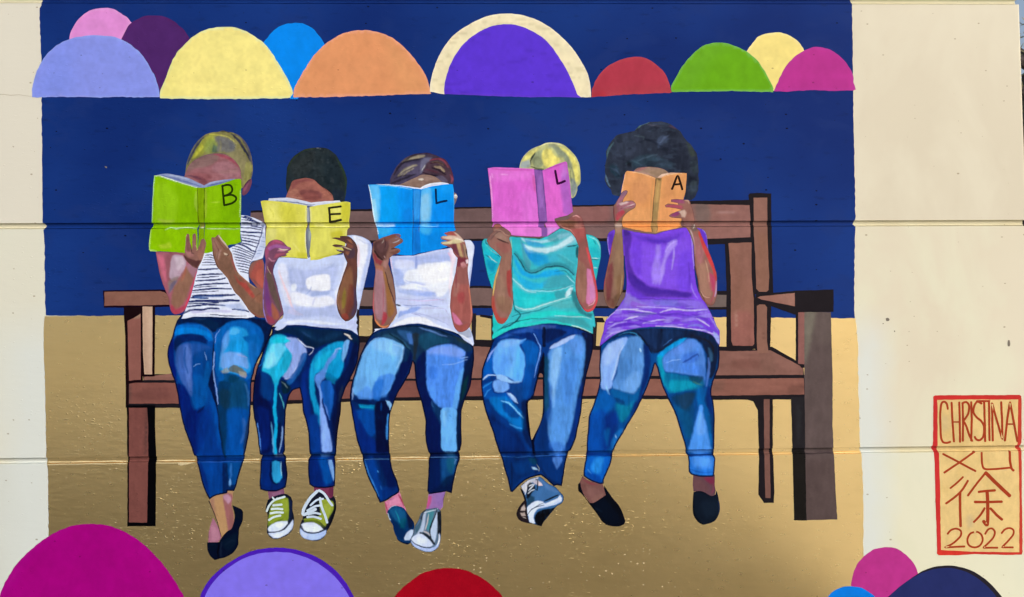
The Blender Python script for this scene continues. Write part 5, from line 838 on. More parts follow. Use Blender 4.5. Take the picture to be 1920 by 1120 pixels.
part(p3, "shirt", '#cdd9fc', "300,300! 520,298! 700,255! 870,225! 960,180! 1010,150! 1060,155 1090,190 1098,240 1085,320 1075,420 1060,520 1055,600! 1000,600! 980,720 990,820 1000,900 1060,985! 1070,1010 1085,1060! 1095,1120! 1085,1145! 1000,1090! 940,1030 820,990 700,960 560,935 420,950 300,975 220,985! 150,1020! 165,1000! 160,985! 230,980! 300,950! 350,890 370,820! 360,740 355,640 340,520 320,420", [
  F_('#b3c0ee', "320,300 520,310 700,270 860,240 880,350 700,370 560,400 400,400 440,520 440,580 370,600 340,480", 6, .85), F_('#9fb3ec', "340,360 440,470 450,560 370,580 350,470", 8, .7), F_('#a9baf0', "340,320 520,310 860,290 870,345 700,360 540,360 350,350", 5, .6), F_('#d8def8', "360,340 520,345 530,400 360,420", 6, .7), L_('#8fa2e4', 5, "550,310 555,400 545,480", 3, .85),
  F_('#edf2ff', "460,450 560,420 570,390 700,365 880,355 900,420 880,560 840,640 800,680 740,680 640,600 450,580 500,560 640,570 640,560 540,540 440,540", 5, .95), F_('#f6f8ff', "580,420 860,380 860,520 700,560 620,520", 8, .8), L_('#b3bff0', 2.2, "450,530 520,550 640,575", 1.5, .8), F_('#f0f4ff', "390,590 520,580 740,660 730,690 500,620", 5, .8), F_('#a3b6ee', "370,620 520,615 730,640 740,690 560,680 400,650", 6, .8), F_('#8ea6ec', "560,650 660,640 735,650 700,675 600,675", 5, .6), F_('#c3cbf4', "370,690 560,690 800,700 850,760 700,760 500,770 370,740", 6, .7), L_('#d7a9d8', 1.6, "480,715 640,720 760,712 830,700", 1.3, .6), L_('#6e7fd0', 1.6, "430,762 520,768 620,760 760,775", 1.2, .8), L_('#9aa6de', 1.8, "380,700 520,712 700,700 820,720", 1.5, .6),
  F_('#86a2ea', "385,850 430,790 520,780 600,780 560,820 440,850 380,880", 5, .85), F_('#eef2ff', "400,780 500,790 470,810 400,815", 3, .7), L_('#a7b0e6', 2.4, "520,830 640,855 760,900 860,950", 2, .8), L_('#8f8fd0', 1.8, "510,840 560,850 600,862", 1.4, .8), F_('#f2f5ff', "320,960 400,910 520,870 640,880 760,950 900,1000 940,1030 820,985 700,955 560,930 420,945", 4, .95), F_('#b9c0ea', "600,870 760,890 860,950 900,1000 1000,980 940,900 880,880 800,840", 8, .6), L_('#b0a6dd', 1.6, "560,800 700,790 820,800 860,860", 1.4, .6), F_('#fbe6f4', "860,240 900,240 930,300 900,420 890,560 870,700 860,560 880,400", 5, .8), L_('#f0b8d4', 3, "850,270 870,300 880,330", 2, .7), L_('#f3c6dc', 2.5, "310,310 320,360 330,430", 2, .6), F_('#eceffe', "900,420 940,320 905,500 880,680 870,840 860,700", 5, .7),
  F_('#e8ecff', "1010,150 1070,170 1085,240 1060,420 1040,500 1020,340", 5, .8), F_('#aebdf0', "1060,420 1080,320 1070,420 1055,560 1045,520", 3, .8), F_('#7d87a2', "940,1010 1040,985 1062,1000 1070,1060 1000,1070", 5, .7), F_('#b6bccf', "980,1010 1040,995 1060,1050 1010,1050", 6, .5), L_('#f0f3ff', 3, "960,1035 1040,1080 1085,1130", 2, .8), L_('#20253c', 3, "355,755 385,765 405,768", 1.5, .95), L_('#1a2038', 3, "350,640 355,700 352,740", 2, .7), L_('#f4f6ff', 2.5, "165,995 220,990 280,975", 1.8, .9), E_('#5563a8', .6, op=.5)], sp=1.5)
b3 = book(780, 478, "painted sky blue open book marked L held by the middle reader")
T(670, 270)
part(b3, "pages", '#d5dcf0', "170,378! 300,380 400,388 500,402 590,415! 640,385 700,368 780,360 850,368! 870,385! 700,400! 600,430! 500,425! 300,395!", [L_('#f4f6fc', 2.4, "590,415 650,385 720,368 800,362", 1.5, .8), L_('#a5b4dc', 1.6, "180,382 300,386 420,396 520,410", 1.2, .7)], sp=1.4)
part(b3, "cover", '#0796f0', "102,382! 180,382 300,390 420,402 520,418! 520,600 522,740! 518,780! 512,1045! 440,1045 300,1020! 200,890! 185,800 170,760! 160,730! 145,640 125,500", [
  F_('#0aa2f8', "200,400 400,420 400,700 200,700", 20, .7), F_('#0a84ea', "380,420 510,430 510,730 400,730", 14, .6), F_('#6cc4f4', "115,400 200,400 215,560 200,740 165,735 140,560", 6, .75), F_('#a6dcf2', "130,520 170,520 190,720 165,735", 5, .7), F_('#3fb6f0', "175,770 300,780 350,800 300,850 200,860", 12, .7), F_('#0787ea', "320,820 510,790 505,1040 400,1040", 14, .6), L_('#e3f2fb', 2.4, "105,388 120,460 145,620 165,740 195,840", 1.2, .95, .2), L_('#d6effa', 1.8, "170,768 250,772 350,768", 1.3, .7), L_('#7fd2f6', 2, "190,392 350,398 510,425", 1.3, .7), F_('#1a74d8', "430,640 500,600 510,730 440,730", 8, .4)], sp=1.8, wob=.6)
part(b3, "cover", '#0c90ee', "600,425! 700,400 790,385 850,378 895,380! 905,450 908,560 905,740! 912,770! 922,810! 850,850 850,960! 830,970! 760,995! 595,1022! 585,900 580,760! 590,740! 592,600", [
  F_('#5cb8f2', "600,440 690,420 685,720 590,735", 5, .9), F_('#93cdf0', "600,500 670,470 670,700 600,715", 8, .7), F_('#0a80e8', "730,580 900,540 900,740 720,740", 14, .6), F_('#2aa8ee', "690,420 760,410 740,440 690,450", 4, .6), F_('#4ab8f0', "590,760 690,770 680,850 600,830", 8, .7), L_('#8fd6f6', 2, "590,765 700,775 760,772", 1.4, .7), F_('#0c7ee0', "640,860 820,820 800,970 620,1000", 14, .5), L_('#1a60b8', 1.6, "600,1018 760,992 850,968", 1.2, .8), F_('#1a9cf4', "780,400 890,390 890,460 800,460", 8, .6), L_('#5fc0ee', 1.6, "905,400 912,600 910,740", 1, .6)], sp=1.8, wob=.6)
part(b3, "spine", '#1380de', "520,418! 598,425! 592,600 585,740! 575,790! 590,900 598,1020! 512,1045! 520,780! 525,740!", [L_('#0a3f96', 2, "520,425 518,560 522,740", 1.1, .9, .1), L_('#0b4aa2', 1.8, "520,760 520,900 514,1040", 1.1, .8, .1), L_('#0c5cba', 2, "590,760 582,850 595,960", 1.5, .6), F_('#3a9cec', "530,440 585,440 580,700 535,720", 5, .7), L_('#0a4aa0', 2.6, "522,745 585,745", 1.6, .7, 0), F_('#1470d0', "540,800 575,800 585,1000 530,1020", 5, .7)], sp=1.4, wob=.5)
strokes(b3, "letter", '#0d2350', [(3.2, "735,425 738,500 742,560", False), (3.4, "740,558 780,545 838,534", False)])
T(670, 420)
part(p3, "arm", '#8a6257', "150,170! 200,145 260,120 330,98 360,92 392,95 410,115 398,130! 425,146 424,172 392,194 345,222! 396,236 404,254 380,276 338,292! 300,320! 290,375! 310,430 335,520 350,620 358,680 352,740 370,800 372,840! 330,910 290,970 250,978 210,965 170,920 155,850 145,760 148,650 160,540 170,440 155,350 140,270", [
  F_('#4b3034', "150,180 260,140 300,200 260,330 230,340 170,280", 6, .9), F_('#7a4438', "250,130 350,95 370,110 300,150 260,170", 4, .8), F_('#6a4a4c', "180,200 260,160 330,150 260,260 220,270", 6, .6), L_('#4a4a82', 3.5, "355,95 385,110 408,125", 2, .8), L_('#b6bcd0', 1.8, "335,180 370,165 400,150", 1.2, .8), F_('#83554a', "300,190 370,180 420,160 400,195 330,230", 4, .8), L_('#2d1a22', 2.2, "320,235 360,228 395,215", 1.3, .9), F_('#6b4038', "300,270 380,245 400,260 340,290", 3, .7), L_('#2a1a1e', 4, "160,250 190,300 240,340", 2, .9), L_('#a8958e', 2, "230,180 245,165 250,150", 1.6, .7), L_('#301c28', 2.5, "255,140 265,170 260,220", 1.5, .6), L_('#8d90b4', 1.6, "350,140 380,135", 1.2, .6), L_('#c5a0a0', 1.6, "250,300 262,320", 1.4, .8),
  F_('#8c2f3e', "150,270 200,330 240,350 220,390 175,370", 4, .9), F_('#b0807c', "250,350 295,330 290,380 270,420 245,400", 4, .7), F_('#a77a86', "175,420 240,440 260,560 270,700 270,820 240,900 180,880 160,740 165,560", 5, .95), F_('#ad6c52', "170,390 240,400 250,440 180,430", 4, .7), F_('#9c6a3a', "240,430 270,480 310,620 340,760 350,820 300,880 280,800 265,640", 5, .9), F_('#8f6c5c', "260,440 300,430 335,560 345,680 330,640 290,540", 4, .8), L_('#33202a', 2, "262,450 290,560 330,680 350,740", 1.2, .9), F_('#b5384a', "245,820 270,830 280,880 250,940 225,950", 4, .9), L_('#d0606e', 4, "152,520 146,680 150,820 165,900", 2, .9), L_('#e0884e', 3.5, "165,900 210,955 260,968 295,950", 2, .95), L_('#a84050', 2, "240,560 245,700 240,820", 1.6, .5), E_('#5c2a3a', .6, op=.5)], sp=1.25, wob=.5)
part(p3, "arm", '#9a5a58', "780,130! 800,115 850,112! 812,88! 850,75 890,68 930,85 980,130 1005,160 1025,230 1035,300 1043,330! 1040,370! 1035,440 1040,500 1055,600 1065,700 1078,800 1080,870 1060,950 1030,990 985,1015 940,1005 905,960 885,880 870,780 875,680 890,580 915,480 930,400 940,320! 900,270 885,230 830,205! 800,195 780,180! 790,170! 850,160! 790,145!", [
  F_('#a8514a', "815,85 900,75 950,110 920,112 830,108", 3, .85), F_('#d9c2ae', "790,118 880,108 960,130 980,160 900,150 800,140", 3.5, .9), F_('#d3c79a', "785,175 860,165 920,140 1000,160 940,185 860,190 800,195", 3, .95), F_('#e3dcae', "785,178 860,170 870,180 800,192", 2, .7), F_('#cdb0a0', "900,70 940,85 1000,150 980,170 930,110", 3, .85), L_('#f0e6da', 2, "920,140 980,150 1005,170", 1.6, .8), F_('#6e3546', "860,200 930,185 960,260 970,310 920,280 890,240", 4, .9), F_('#c9ac78', "930,185 960,180 985,280 1000,330 970,320 950,260", 3, .9), F_('#a58a70', "980,180 1020,200 1030,320 1000,310 990,240", 4, .8), L_('#2a2a30', 3, "1020,240 1032,290 1042,325", 1.6, .95), L_('#4a3434', 1.6, "985,190 1000,260 1010,310", 1.2, .7),
  F_('#7a2c40', "940,310 1020,320 1035,370 980,360 960,400 930,400", 4, .9), F_('#f3dfe8', "1015,340 1040,330 1045,365 1025,375", 2, .9), F_('#d3949a', "970,370 1000,355 1025,400 990,420", 3, .8), F_('#8f5a56', "930,420 1040,400 1035,560 910,560", 6, .6), F_('#a85c56', "890,600 1040,580 1070,800 1050,920 900,860 880,740", 8, .7), F_('#a8434a', "940,660 1000,640 1000,740 950,740", 7, .7), F_('#a5766e', "910,560 960,560 930,680 900,680", 5, .6), L_('#d9866a', 2.5, "1045,580 1062,720 1072,840 1060,930", 1.8, .85), F_('#d97aa6', "890,830 930,860 985,940 960,955 910,920", 3.5, .95), F_('#a8544c', "905,940 985,955 1040,930 1010,1000 950,1005", 4, .8), L_('#8a3648', 3, "930,440 925,540 930,600", 2, .7), E_('#5c2a3a', .6, op=.5)], sp=1.25, wob=.5)

# ===== fourth reader: turquoise tee, pink book
p4 = person(1015, 985, "painted reader with pale blonde hair and a turquoise shirt, fourth from the left")
T(900, 250)
part(p4, "hair", '#b9bb80', "370,330! 375,290 400,230 440,180 500,140 570,115 620,92 690,88 760,100 830,145 890,210 930,290 942,380 940,470 915,500 910,540 890,590 865,608! 850,600! 820,400! 600,345! 480,335!", [
  F_('#ded67c', "400,270 440,190 520,145 560,130 520,180 490,220 440,250", 4, .9), F_('#9aa6b0', "370,325 390,270 420,260 460,250 470,320", 5, .9), F_('#8b9678', "490,210 560,160 600,140 580,220 590,300 560,330 500,310 485,270", 5, .85), L_('#1f2730', 3, "518,182 490,225 475,260 480,295", 1.5, .95), L_('#222a33', 3, "478,312 540,335 600,340", 1.6, .9), F_('#ecdf78', "590,160 660,150 700,210 750,240 720,290 630,330 600,300 580,230", 5, .95), F_('#c6c072', "600,150 640,140 640,230 610,240", 5, .7), F_('#7f8b7c', "670,120 760,130 800,180 850,260 860,340 820,320 780,230 740,220 700,160", 6, .85), F_('#e6dc76', "740,120 800,150 880,220 930,330 935,430 900,470 880,400 870,300 820,200 770,160", 5, .9), F_('#9aa18b', "640,105 720,110 680,140 640,130", 4, .7), L_('#eeeac0', 2.4, "560,125 620,98 700,95 780,118", 1.6, .8), L_('#6f7a68', 3, "860,320 880,400 885,470", 2, .7), F_('#6d7a86', "850,420 900,460 905,540 870,600 850,560", 5, .85), F_('#8d9a9a', "870,500 905,480 900,560 870,590", 4, .7), L_('#aab4bd', 2, "410,215 460,165 540,125", 1.3, .6), L_('#c9cb8b', 2, "905,300 930,380 930,450", 1.5, .6), L_('#4b5560', 2, "850,340 845,400 860,470", 1.6, .6)], sp=1.5, wob=.6)
T(890, 780)
part(p4, "shoe", '#2a2228', "425,680! 480,720 490,800! 492,900! 510,940! 560,1000! 545,1015! 520,1010! 480,1000 430,985 400,950 390,920 410,860 440,820 465,790! 450,740", [F_('#b9a9a4', "440,860 465,830 475,870 470,890 430,888", 2.5, .95), F_('#b5a49e', "425,910 470,905 480,940 440,940", 2.5, .95), L_('#c9bcb4', 2, "450,950 480,960", 1.4, .6), F_('#15151c', "430,690 470,720 475,790 450,750", 3, .7)], sp=1.3, wob=.4, label="cream and dark sneaker half hidden behind the other one")
part(p4, "shoe", '#39689f', "430,660! 460,630 500,600 550,580 605,568! 640,590 700,640 760,670 800,715 828,745 835,780 820,815 780,840 740,880 700,930 650,990 625,1035! 570,1020! 510,1000! 495,940! 485,850 480,780 450,700!", [
  F_('#3f6ea8', "540,750 640,660 720,690 790,730 700,800 560,790", 6, .8), F_('#5a7fb8', "600,580 700,650 780,700 800,720 700,700 640,640", 6, .5), F_('#1b3a4c', "490,800 520,740 560,760 560,800 520,850 495,860", 5, .7), F_('#c0c2cc', "435,665 500,605 600,570 590,590 520,640 480,700 470,720", 3, .95), F_('#15151e', "490,650 520,620 560,640 570,680 540,720 500,780 485,770", 4, .95), F_('#c5bcc6', "540,620 590,600 640,650 600,655 570,640", 2.5, .9), F_('#e3c9cc', "590,620 625,630 640,655 600,655", 2, .7), L_('#c9d0dc', 2.4, "505,700 540,665 560,640", 1.4, .95), L_('#b9c4d6', 2.2, "500,730 530,700 560,690", 1.4, .9), L_('#d0d6e2', 2.2, "510,660 550,640", 1.3, .9), L_('#12161f', 2.6, "570,590 590,605 585,700 575,690", 1.4, .9), L_('#12161f', 3.5, "650,800 720,770 780,742", 1.8, .95), L_('#e2e2ea', 2, "480,640 485,690 470,740", 1.3, .7),
  F_('#ccd8f2', "490,920 488,870 530,820 590,795 640,805 660,820 780,770 800,740 820,770 815,800 760,830 680,850 600,870 560,910 550,960 565,1005 515,1000 505,940", 2.5, 1), F_('#a9bfe8', "600,850 700,830 800,790 800,810 700,845 620,865", 3, .7), F_('#0f1118', "560,960 580,910 640,880 740,860 790,830 740,880 650,990 625,1035 575,1015", 3, 1), L_('#1d2a4a', 2, "495,930 530,880 590,850 650,835", 1.1, .9), L_('#202c4c', 1.8, "560,860 620,825 650,815", 1, .7), E_('#11121c', .9, op=.85)], sp=1.2, wob=.4, label="blue canvas sneaker with a white sole in front")

T(890, 600)
part(p4, "jeans", '#0b3a8a', "175,185! 200,150! 320,110 450,70 560,50 680,40 800,55 920,80 1020,115 1100,135! 1112,180 1110,280 1080,400 1050,520 1025,650 1010,740 1000,860 970,1000 950,1100 920,1180 900,1225! 885,1230! 870,1270 850,1350 835,1450 818,1560! 770,1550! 740,1560! 680,1500! 620,1455! 560,1470 480,1500 430,1540! 355,1615! 335,1612! 310,1500 280,1400 265,1340 250,1290! 240,1270! 225,1230 190,1120 160,1020 130,940 100,850 75,750 60,620 65,500 75,440 100,370 140,280", [
  F_('#14409a', "200,170 450,80 660,50 900,85 1060,130 1020,180 940,130 800,160 700,220 640,240 560,130 400,120 240,180", 6), F_('#2a5ab4', "240,170 400,100 540,70 560,110 400,140", 5, .8), F_('#3f5ca8', "480,60 640,45 760,55 760,80 560,85", 4, .7), F_('#082a78', "330,130 520,120 560,160 600,240 500,190 400,150", 5, .8), L_('#0c1430', 7, "650,80 650,160 650,240", 3, .95, .1), F_('#0a1c52', "680,80 860,110 800,160 720,200 670,220", 6, .8), L_('#6b9ae8', 2.4, "555,130 590,200 620,270 590,400 560,540", 1.5, .9), F_('#131c40', "1000,120 1110,140 1105,280 1060,440 1020,600 1000,740 960,700 1010,500 1035,300 1030,190", 5, .95),
  F_('#0d5cc0', "80,480 110,380 180,260 200,400 180,500 90,560", 6, .95), L_('#86a0e8', 3.5, "120,390 150,320 190,270 230,230", 2, .85), F_('#62a4f2', "180,300 230,210 300,180 440,190 480,180 420,240 470,340 470,460 440,580 380,580 300,530 200,520 175,440", 5, .97), F_('#4f92ec', "190,360 300,330 320,500 190,500", 10, .6), F_('#52a8fa', "400,250 460,320 470,440 430,560 360,540 380,400", 8, .7), F_('#7fb0f4', "240,220 340,190 440,195 380,240 260,260", 8, .6), F_('#0a5cb8', "440,210 540,200 600,260 590,380 540,560 510,700 450,740 450,580 480,420 470,320", 6, .95), F_('#0947a0', "500,420 570,440 520,700 450,780 440,700", 8, .7), L_('#3f8be2', 4, "480,180 430,220", 3, .6),
  L_('#a8ccf6', 3, "75,560 130,520 190,520", 1.6, .9), F_('#8ab8f0', "195,515 280,520 340,570 430,580 380,600 280,580 210,555", 3, .95), F_('#6a9ee8', "175,580 210,560 310,590 330,640 260,680 190,670 170,630", 4, .95), F_('#154a9c', "320,610 440,600 450,700 420,780 360,700", 6, .85), F_('#9cc0f2', "300,685 340,685 390,740 405,785 360,760 320,720", 2.5, .95), F_('#0a56b8', "80,620 160,580 170,680 300,690 360,760 240,740 140,740 100,740", 6, .9), L_('#2a86dc', 3.5, "80,640 130,600 165,580", 2, .7), L_('#2f8ae0', 3, "90,720 120,670 150,650", 2, .7), F_('#0f7ad2', "140,740 240,720 300,720 380,800 460,900 460,1030 400,1030 300,930 200,850", 8, .75), F_('#0a3f94', "260,780 340,800 430,900 360,920 280,860", 6, .8), L_('#6cb8f4', 3, "250,760 320,780 390,850 455,920", 1.8, .95), L_('#3f9cec', 4, "330,980 400,1010 440,1020", 3, .6),
  F_('#06266c', "110,860 200,920 300,1000 420,1080 500,1240 480,1280 240,1260 180,1080", 12, .75), F_('#0a3588', "160,960 300,1040 420,1180 300,1200 200,1120", 14, .6), L_('#050f2c', 5, "490,760 495,900 510,1020 540,1130 560,1260 600,1400", 2, .9), F_('#071640', "440,760 500,760 510,1000 540,1200 480,1150 450,1040", 7, .7), F_('#4e8cd8', "690,320 720,260 860,180 960,140 1025,180 1035,300 1015,500 980,660 950,780 920,960 880,1100 840,1200 780,1290 740,1220 690,1100 680,980 720,800 690,600", 6, .97), F_('#7fb2e8', "740,280 810,260 800,440 760,640 740,820 720,700 710,480", 8, .85), F_('#a2bcf0', "700,270 740,230 860,165 940,140 930,170 840,220 760,260", 3, .9), F_('#3d78cc', "830,400 960,360 940,640 880,800 820,700", 16, .6), F_('#5a8fe2', "880,200 1000,180 1020,300 940,320", 10, .6), F_('#2b62b8', "690,600 730,620 730,900 700,1000 670,900", 8, .6), F_('#144e6c', "650,340 700,380 690,600 700,800 660,860 645,700 645,500", 6, .8), F_('#0b2f84', "1000,560 1010,740 960,1000 900,1200 870,1180 930,960 970,740", 7, .85), L_('#0e1230', 1.6, "848,308 855,312", 1.2, .9),
  F_('#0b357e', "560,1120 640,900 680,980 700,1160 780,1290 850,1230 880,1240 820,1540 700,1500 600,1300", 10, .85), F_('#2f66c0', "700,1160 800,1150 860,1200 780,1300", 10, .6), F_('#4a7ccc', "730,1290 820,1290 800,1370 770,1400 745,1350", 5, .8), F_('#08265e', "620,1380 700,1480 800,1540 740,1560 640,1460", 6, .8), F_('#0a2a66', "290,1300 600,1290 620,1420 440,1490 350,1600 310,1450", 10, .7), F_('#0c418e', "380,1340 560,1320 560,1420 400,1440", 12, .6), F_('#9cc4e8', "530,1378 560,1380 600,1410 560,1405 540,1395", 2, .95), L_('#8f9f9a', 1.6, "580,1355 605,1390 605,1420", 1.2, .7), F_('#14505c', "500,1300 570,1300 580,1360 520,1340", 6, .5), L_('#041238', 3, "245,1255 480,1260 640,1270 880,1235", 1.6, .7, 0), L_('#3a74c4', 1.6, "260,1285 500,1285 880,1262", 1.2, .5, 0), L_('#04102e', 3, "440,1530 520,1480 620,1450", 2, .7), L_('#0b2352', 3, "345,1330 350,1480 345,1600", 2, .6), F_('#0a0f26', "600,440 650,300 655,500 655,860 640,920 560,1140 560,1260 545,1240 530,1150 490,1000 480,780 500,745 545,700", 3, .97), E_('#0a0f2c', 2.5, op=.95)], hole="612,500 590,570 565,670 545,735 505,765 498,800 505,900 516,1000 526,1090 536,1125 560,1080 600,1000 626,930 638,850 640,740 638,600 638,515", sp=1.5)
T(900, 420)
part(p4, "shirt", '#3cbcca', "15,200! 20,165 40,138! 60,140! 120,120! 290,118! 560,140! 640,110! 745,45! 800,45 860,70! 990,95! 1060,110 1110,150 1132,210 1135,300 1110,420 1095,500! 1080,560! 1060,820! 1075,870! 1085,950! 1075,975! 1060,965! 1062,1030! 1050,1030! 960,990 820,955 640,935 480,960 300,990 180,1050 115,1085! 110,1060! 125,1020! 112,990! 120,960! 118,880! 120,800! 118,620! 95,560 70,480 40,340 25,260", [
  F_('#18b2cc', "25,170 80,220 190,290 170,360 100,600 70,480 40,330", 5, .9), L_('#0f2a3c', 2.4, "45,150 90,230 150,280 185,310", 1.4, .85), L_('#8fe0e6', 1.8, "60,200 110,250 170,290", 1.3, .8), L_('#0c3c50', 2, "50,290 110,330 165,370", 1.3, .8), L_('#b5ecee', 1.8, "80,300 120,340 160,365", 1.2, .8), F_('#2bd0d8', "30,200 60,190 120,260 70,270", 4, .6), F_('#0d86b4', "60,330 150,380 130,450 80,420", 6, .7), L_('#0e6a86', 2, "90,480 120,470 135,455", 1.5, .6), F_('#24bfc0', "80,500 130,460 110,600", 5, .6),
  F_('#2eb6c6', "290,125 380,130 400,200 440,350 460,440 420,430 360,320 300,270", 5, .9), L_('#c9e8a0', 1.4, "292,130 295,260", 1.1, .6), F_('#4d9bb0', "380,140 420,220 480,380 460,440 430,400 390,250", 5, .8), F_('#157fd8', "400,180 470,240 560,290 600,330 520,360 470,340 420,250", 5, .85), F_('#a7d9ec', "385,130 460,150 600,155 720,120 780,70 700,150 600,180 480,170 420,170", 4, .95), F_('#4f9aa8', "640,110 760,60 850,80 860,110 700,170 640,160", 6, .8), F_('#8fd0e4', "410,190 520,215 620,210 740,170 880,90 910,160 770,250 640,285 540,280 450,260", 8, .7), F_('#c4e6f2', "420,200 520,225 620,225 740,190 860,110 890,140 760,230 640,270 540,265 460,240", 4, .95), F_('#3a9fd8', "420,150 520,170 620,210 520,215 440,190", 4, .8), F_('#8cc6dc', "720,110 830,85 850,100 740,150", 4, .6),
  F_('#1c9ad8', "480,270 640,290 760,280 700,360 560,400 500,380", 10, .85), F_('#3fb0c4', "640,280 840,200 900,220 900,320 880,480 760,400 660,380", 10, .8), L_('#0c3040', 3, "915,190 900,200 820,215", 2, .8), F_('#10202a', "900,220 920,200 920,330 900,310", 4, .9), L_('#5cc4d2', 3, "740,280 820,330 880,370", 3, .6), L_('#2f7f92', 9, "330,275 385,340 435,425 480,448 540,436 620,398 700,382 790,392 850,430 880,470", 7, .75), L_('#3f9aa6', 8, "740,300 830,360 880,420", 7, .6), L_('#17384a', 2.8, "320,275 380,350 430,440 480,460 540,450 620,410 700,395 780,405 840,440 880,480", 1.6, .9), F_('#3b8f9c', "440,450 540,420 620,390 560,440 480,455", 4, .6),
  F_('#16a2e6', "310,290 360,360 430,450 540,470 640,430 740,430 800,470 760,490 600,500 460,510 360,440", 7, .9), F_('#20aee4', "300,400 400,500 560,560 640,520 600,600 460,620 380,560", 8, .9), F_('#3e9cb0', "640,500 820,480 880,580 760,600 600,610", 8, .8), L_('#9ad8e6', 1.8, "810,480 850,520 885,560", 1.3, .9), L_('#1a4a5a', 1.8, "700,450 790,440 860,500 890,540", 1.5, .6), L_('#6fcfe2', 7, "305,515 340,550 400,604 450,632 520,642", 5, .6), L_('#a5dfe8', 2.4, "305,510 340,545 400,600 450,630 520,640", 2, .9), L_('#8fdcea', 2.4, "440,620 560,630 680,630 800,600 870,575", 1.6, .9), L_('#2b6e80', 1.6, "560,620 700,622 830,585", 1.2, .7),
  F_('#1cc6d2', "320,600 460,650 620,650 760,640 700,700 560,750 440,790 350,760", 10, .9), F_('#35d6da', "400,700 560,690 600,740 440,790", 10, .6), F_('#c6e6f0', "790,660 850,590 870,600 850,660 800,690", 3, .9), F_('#3a93a2', "700,640 800,620 790,690 720,700", 6, .8), L_('#7fd8dc', 6, "330,778 400,806 480,806 560,778 680,738 780,708 850,688", 5, .6), L_('#b5e6ec', 2.2, "330,770 400,800 480,800 560,770 680,730 780,700 850,680", 1.6, .95), L_('#1f7482', 2.4, "340,810 460,830 600,790 740,740 840,710", 1.8, .7), F_('#56b4bc', "640,760 800,720 900,720 1000,800 900,790 760,790", 7, .8), F_('#2a6672', "850,620 900,640 940,760 1000,830 1060,840 1040,880 960,860 880,760", 6, .8),
  F_('#26d4cf', "440,860 600,815 760,815 940,840 1000,880 860,860 680,860 520,900 300,960", 7, .95), L_('#14545c', 1.8, "300,870 360,850 460,835", 1.4, .8), L_('#b2e6e8', 2, "700,860 860,870 960,870 1040,890", 1.6, .7), F_('#3c98a2', "620,890 780,870 960,890 1040,980 900,950 740,920", 8, .85), L_('#1b5f68', 1.8, "160,1000 260,940 360,910 500,890 640,890", 1.4, .85), L_('#0d2e38', 3, "130,1030 200,980 300,940 380,860 330,800", 1.6, .8), F_('#22d6cc', "120,1080 125,1020 300,960 480,930 640,905 860,945 1050,1020 960,985 820,945 640,925 480,950 300,980 180,1040", 3, .9), L_('#d9f2f2', 2, "860,950 960,980 1050,1025", 1.5, .9), F_('#16c6c0', "120,890 200,960 160,1000 115,990", 5, .8), L_('#0e2a34', 2.6, "305,300 300,420 300,620 315,760 340,830", 1.6, .8),
  F_('#2cc8ce', "1000,110 1080,140 1110,220 1060,260 1020,200", 6, .9), F_('#1fb4c4', "1020,220 1120,260 1110,400 1080,480 1040,340", 6, .8), L_('#0f5a6c', 2, "1060,150 1090,190", 1.5, .6), L_('#c7eef0', 1.6, "1050,320 1115,325", 1.1, .9), L_('#0f4a5c', 1.6, "1045,330 1110,335", 1.1, .8), L_('#c7eef0', 1.6, "1065,410 1100,412", 1.1, .8), L_('#a9e4e4', 2, "1020,120 1100,160 1125,230", 1.5, .6), E_('#10454f', .9, op=.8)], sp=1.4)
b4 = book(1000, 440, "painted pink open book marked L held by the fourth reader")
T(900, 250)
part(b4, "cover", '#db6cd2', "72,328! 160,320 300,325 480,332 510,335! 520,480 535,640 550,830! 545,880! 575,890! 580,965! 560,970! 400,965 280,955! 115,880! 125,840! 112,820! 105,640 88,450", [
  F_('#d45fcc', "100,480 300,400 480,480 480,700 300,800 120,700", 30, .6), F_('#e27bda', "110,360 480,370 500,420 120,450", 14, .6), F_('#dd74da', "380,560 520,560 540,820 400,820", 14, .6), F_('#c65a9e', "490,390 515,400 525,560 505,540", 3, .7), L_('#c04f9e', 3, "110,335 260,345 480,345", 2, .6), L_('#f0b0e8', 2.4, "95,400 110,600 118,800", 1.5, .8), L_('#f2b8ee', 2, "190,388 260,388", 2, .6), L_('#efb6ee', 2, "110,380 120,420", 2, .6), F_('#ea82dc', "120,850 540,850 575,960 290,950 200,880", 8, .8), F_('#d978d0', "420,900 580,890 580,960 440,960", 8, .6), L_('#b04fc0', 2, "120,835 550,838", 1.4, .7, 0), L_('#7a2c6a', 1.4, "72,330 90,450 105,640 112,820", 1, .5), F_('#c85cc0', "360,740 400,740 400,780 360,780", 5, .5)], sp=1.9, wob=.6)
part(b4, "cover", '#d765cc', "585,350! 640,325 720,290 800,265! 815,275! 840,440 860,640 872,735! 820,770! 700,800! 700,820! 750,890! 630,965! 625,890! 605,840! 630,830! 610,600! 595,470", [
  F_('#a75fbe', "770,400 820,380 850,600 870,740 790,760 760,640 750,500", 5, .9), F_('#b97ad0', "740,320 800,280 820,380 760,420", 8, .7), F_('#e06ad0', "640,500 740,480 770,740 660,780 630,640", 10, .7), F_('#cf58c4', "620,360 760,300 800,290 740,400 640,420", 8, .6), L_('#9f3f96', 3, "600,350 700,310 800,270", 1.8, .7), F_('#cf90de', "630,880 740,885 640,955", 6, .85), F_('#ea88da', "600,850 690,850 740,890 640,880", 5, .7), L_('#8b4fb8', 1.8, "820,300 845,500 868,720", 1.2, .7), L_('#5a2f70', 1.6, "640,960 700,925 750,890", 1.2, .6)], sp=1.9, wob=.6)
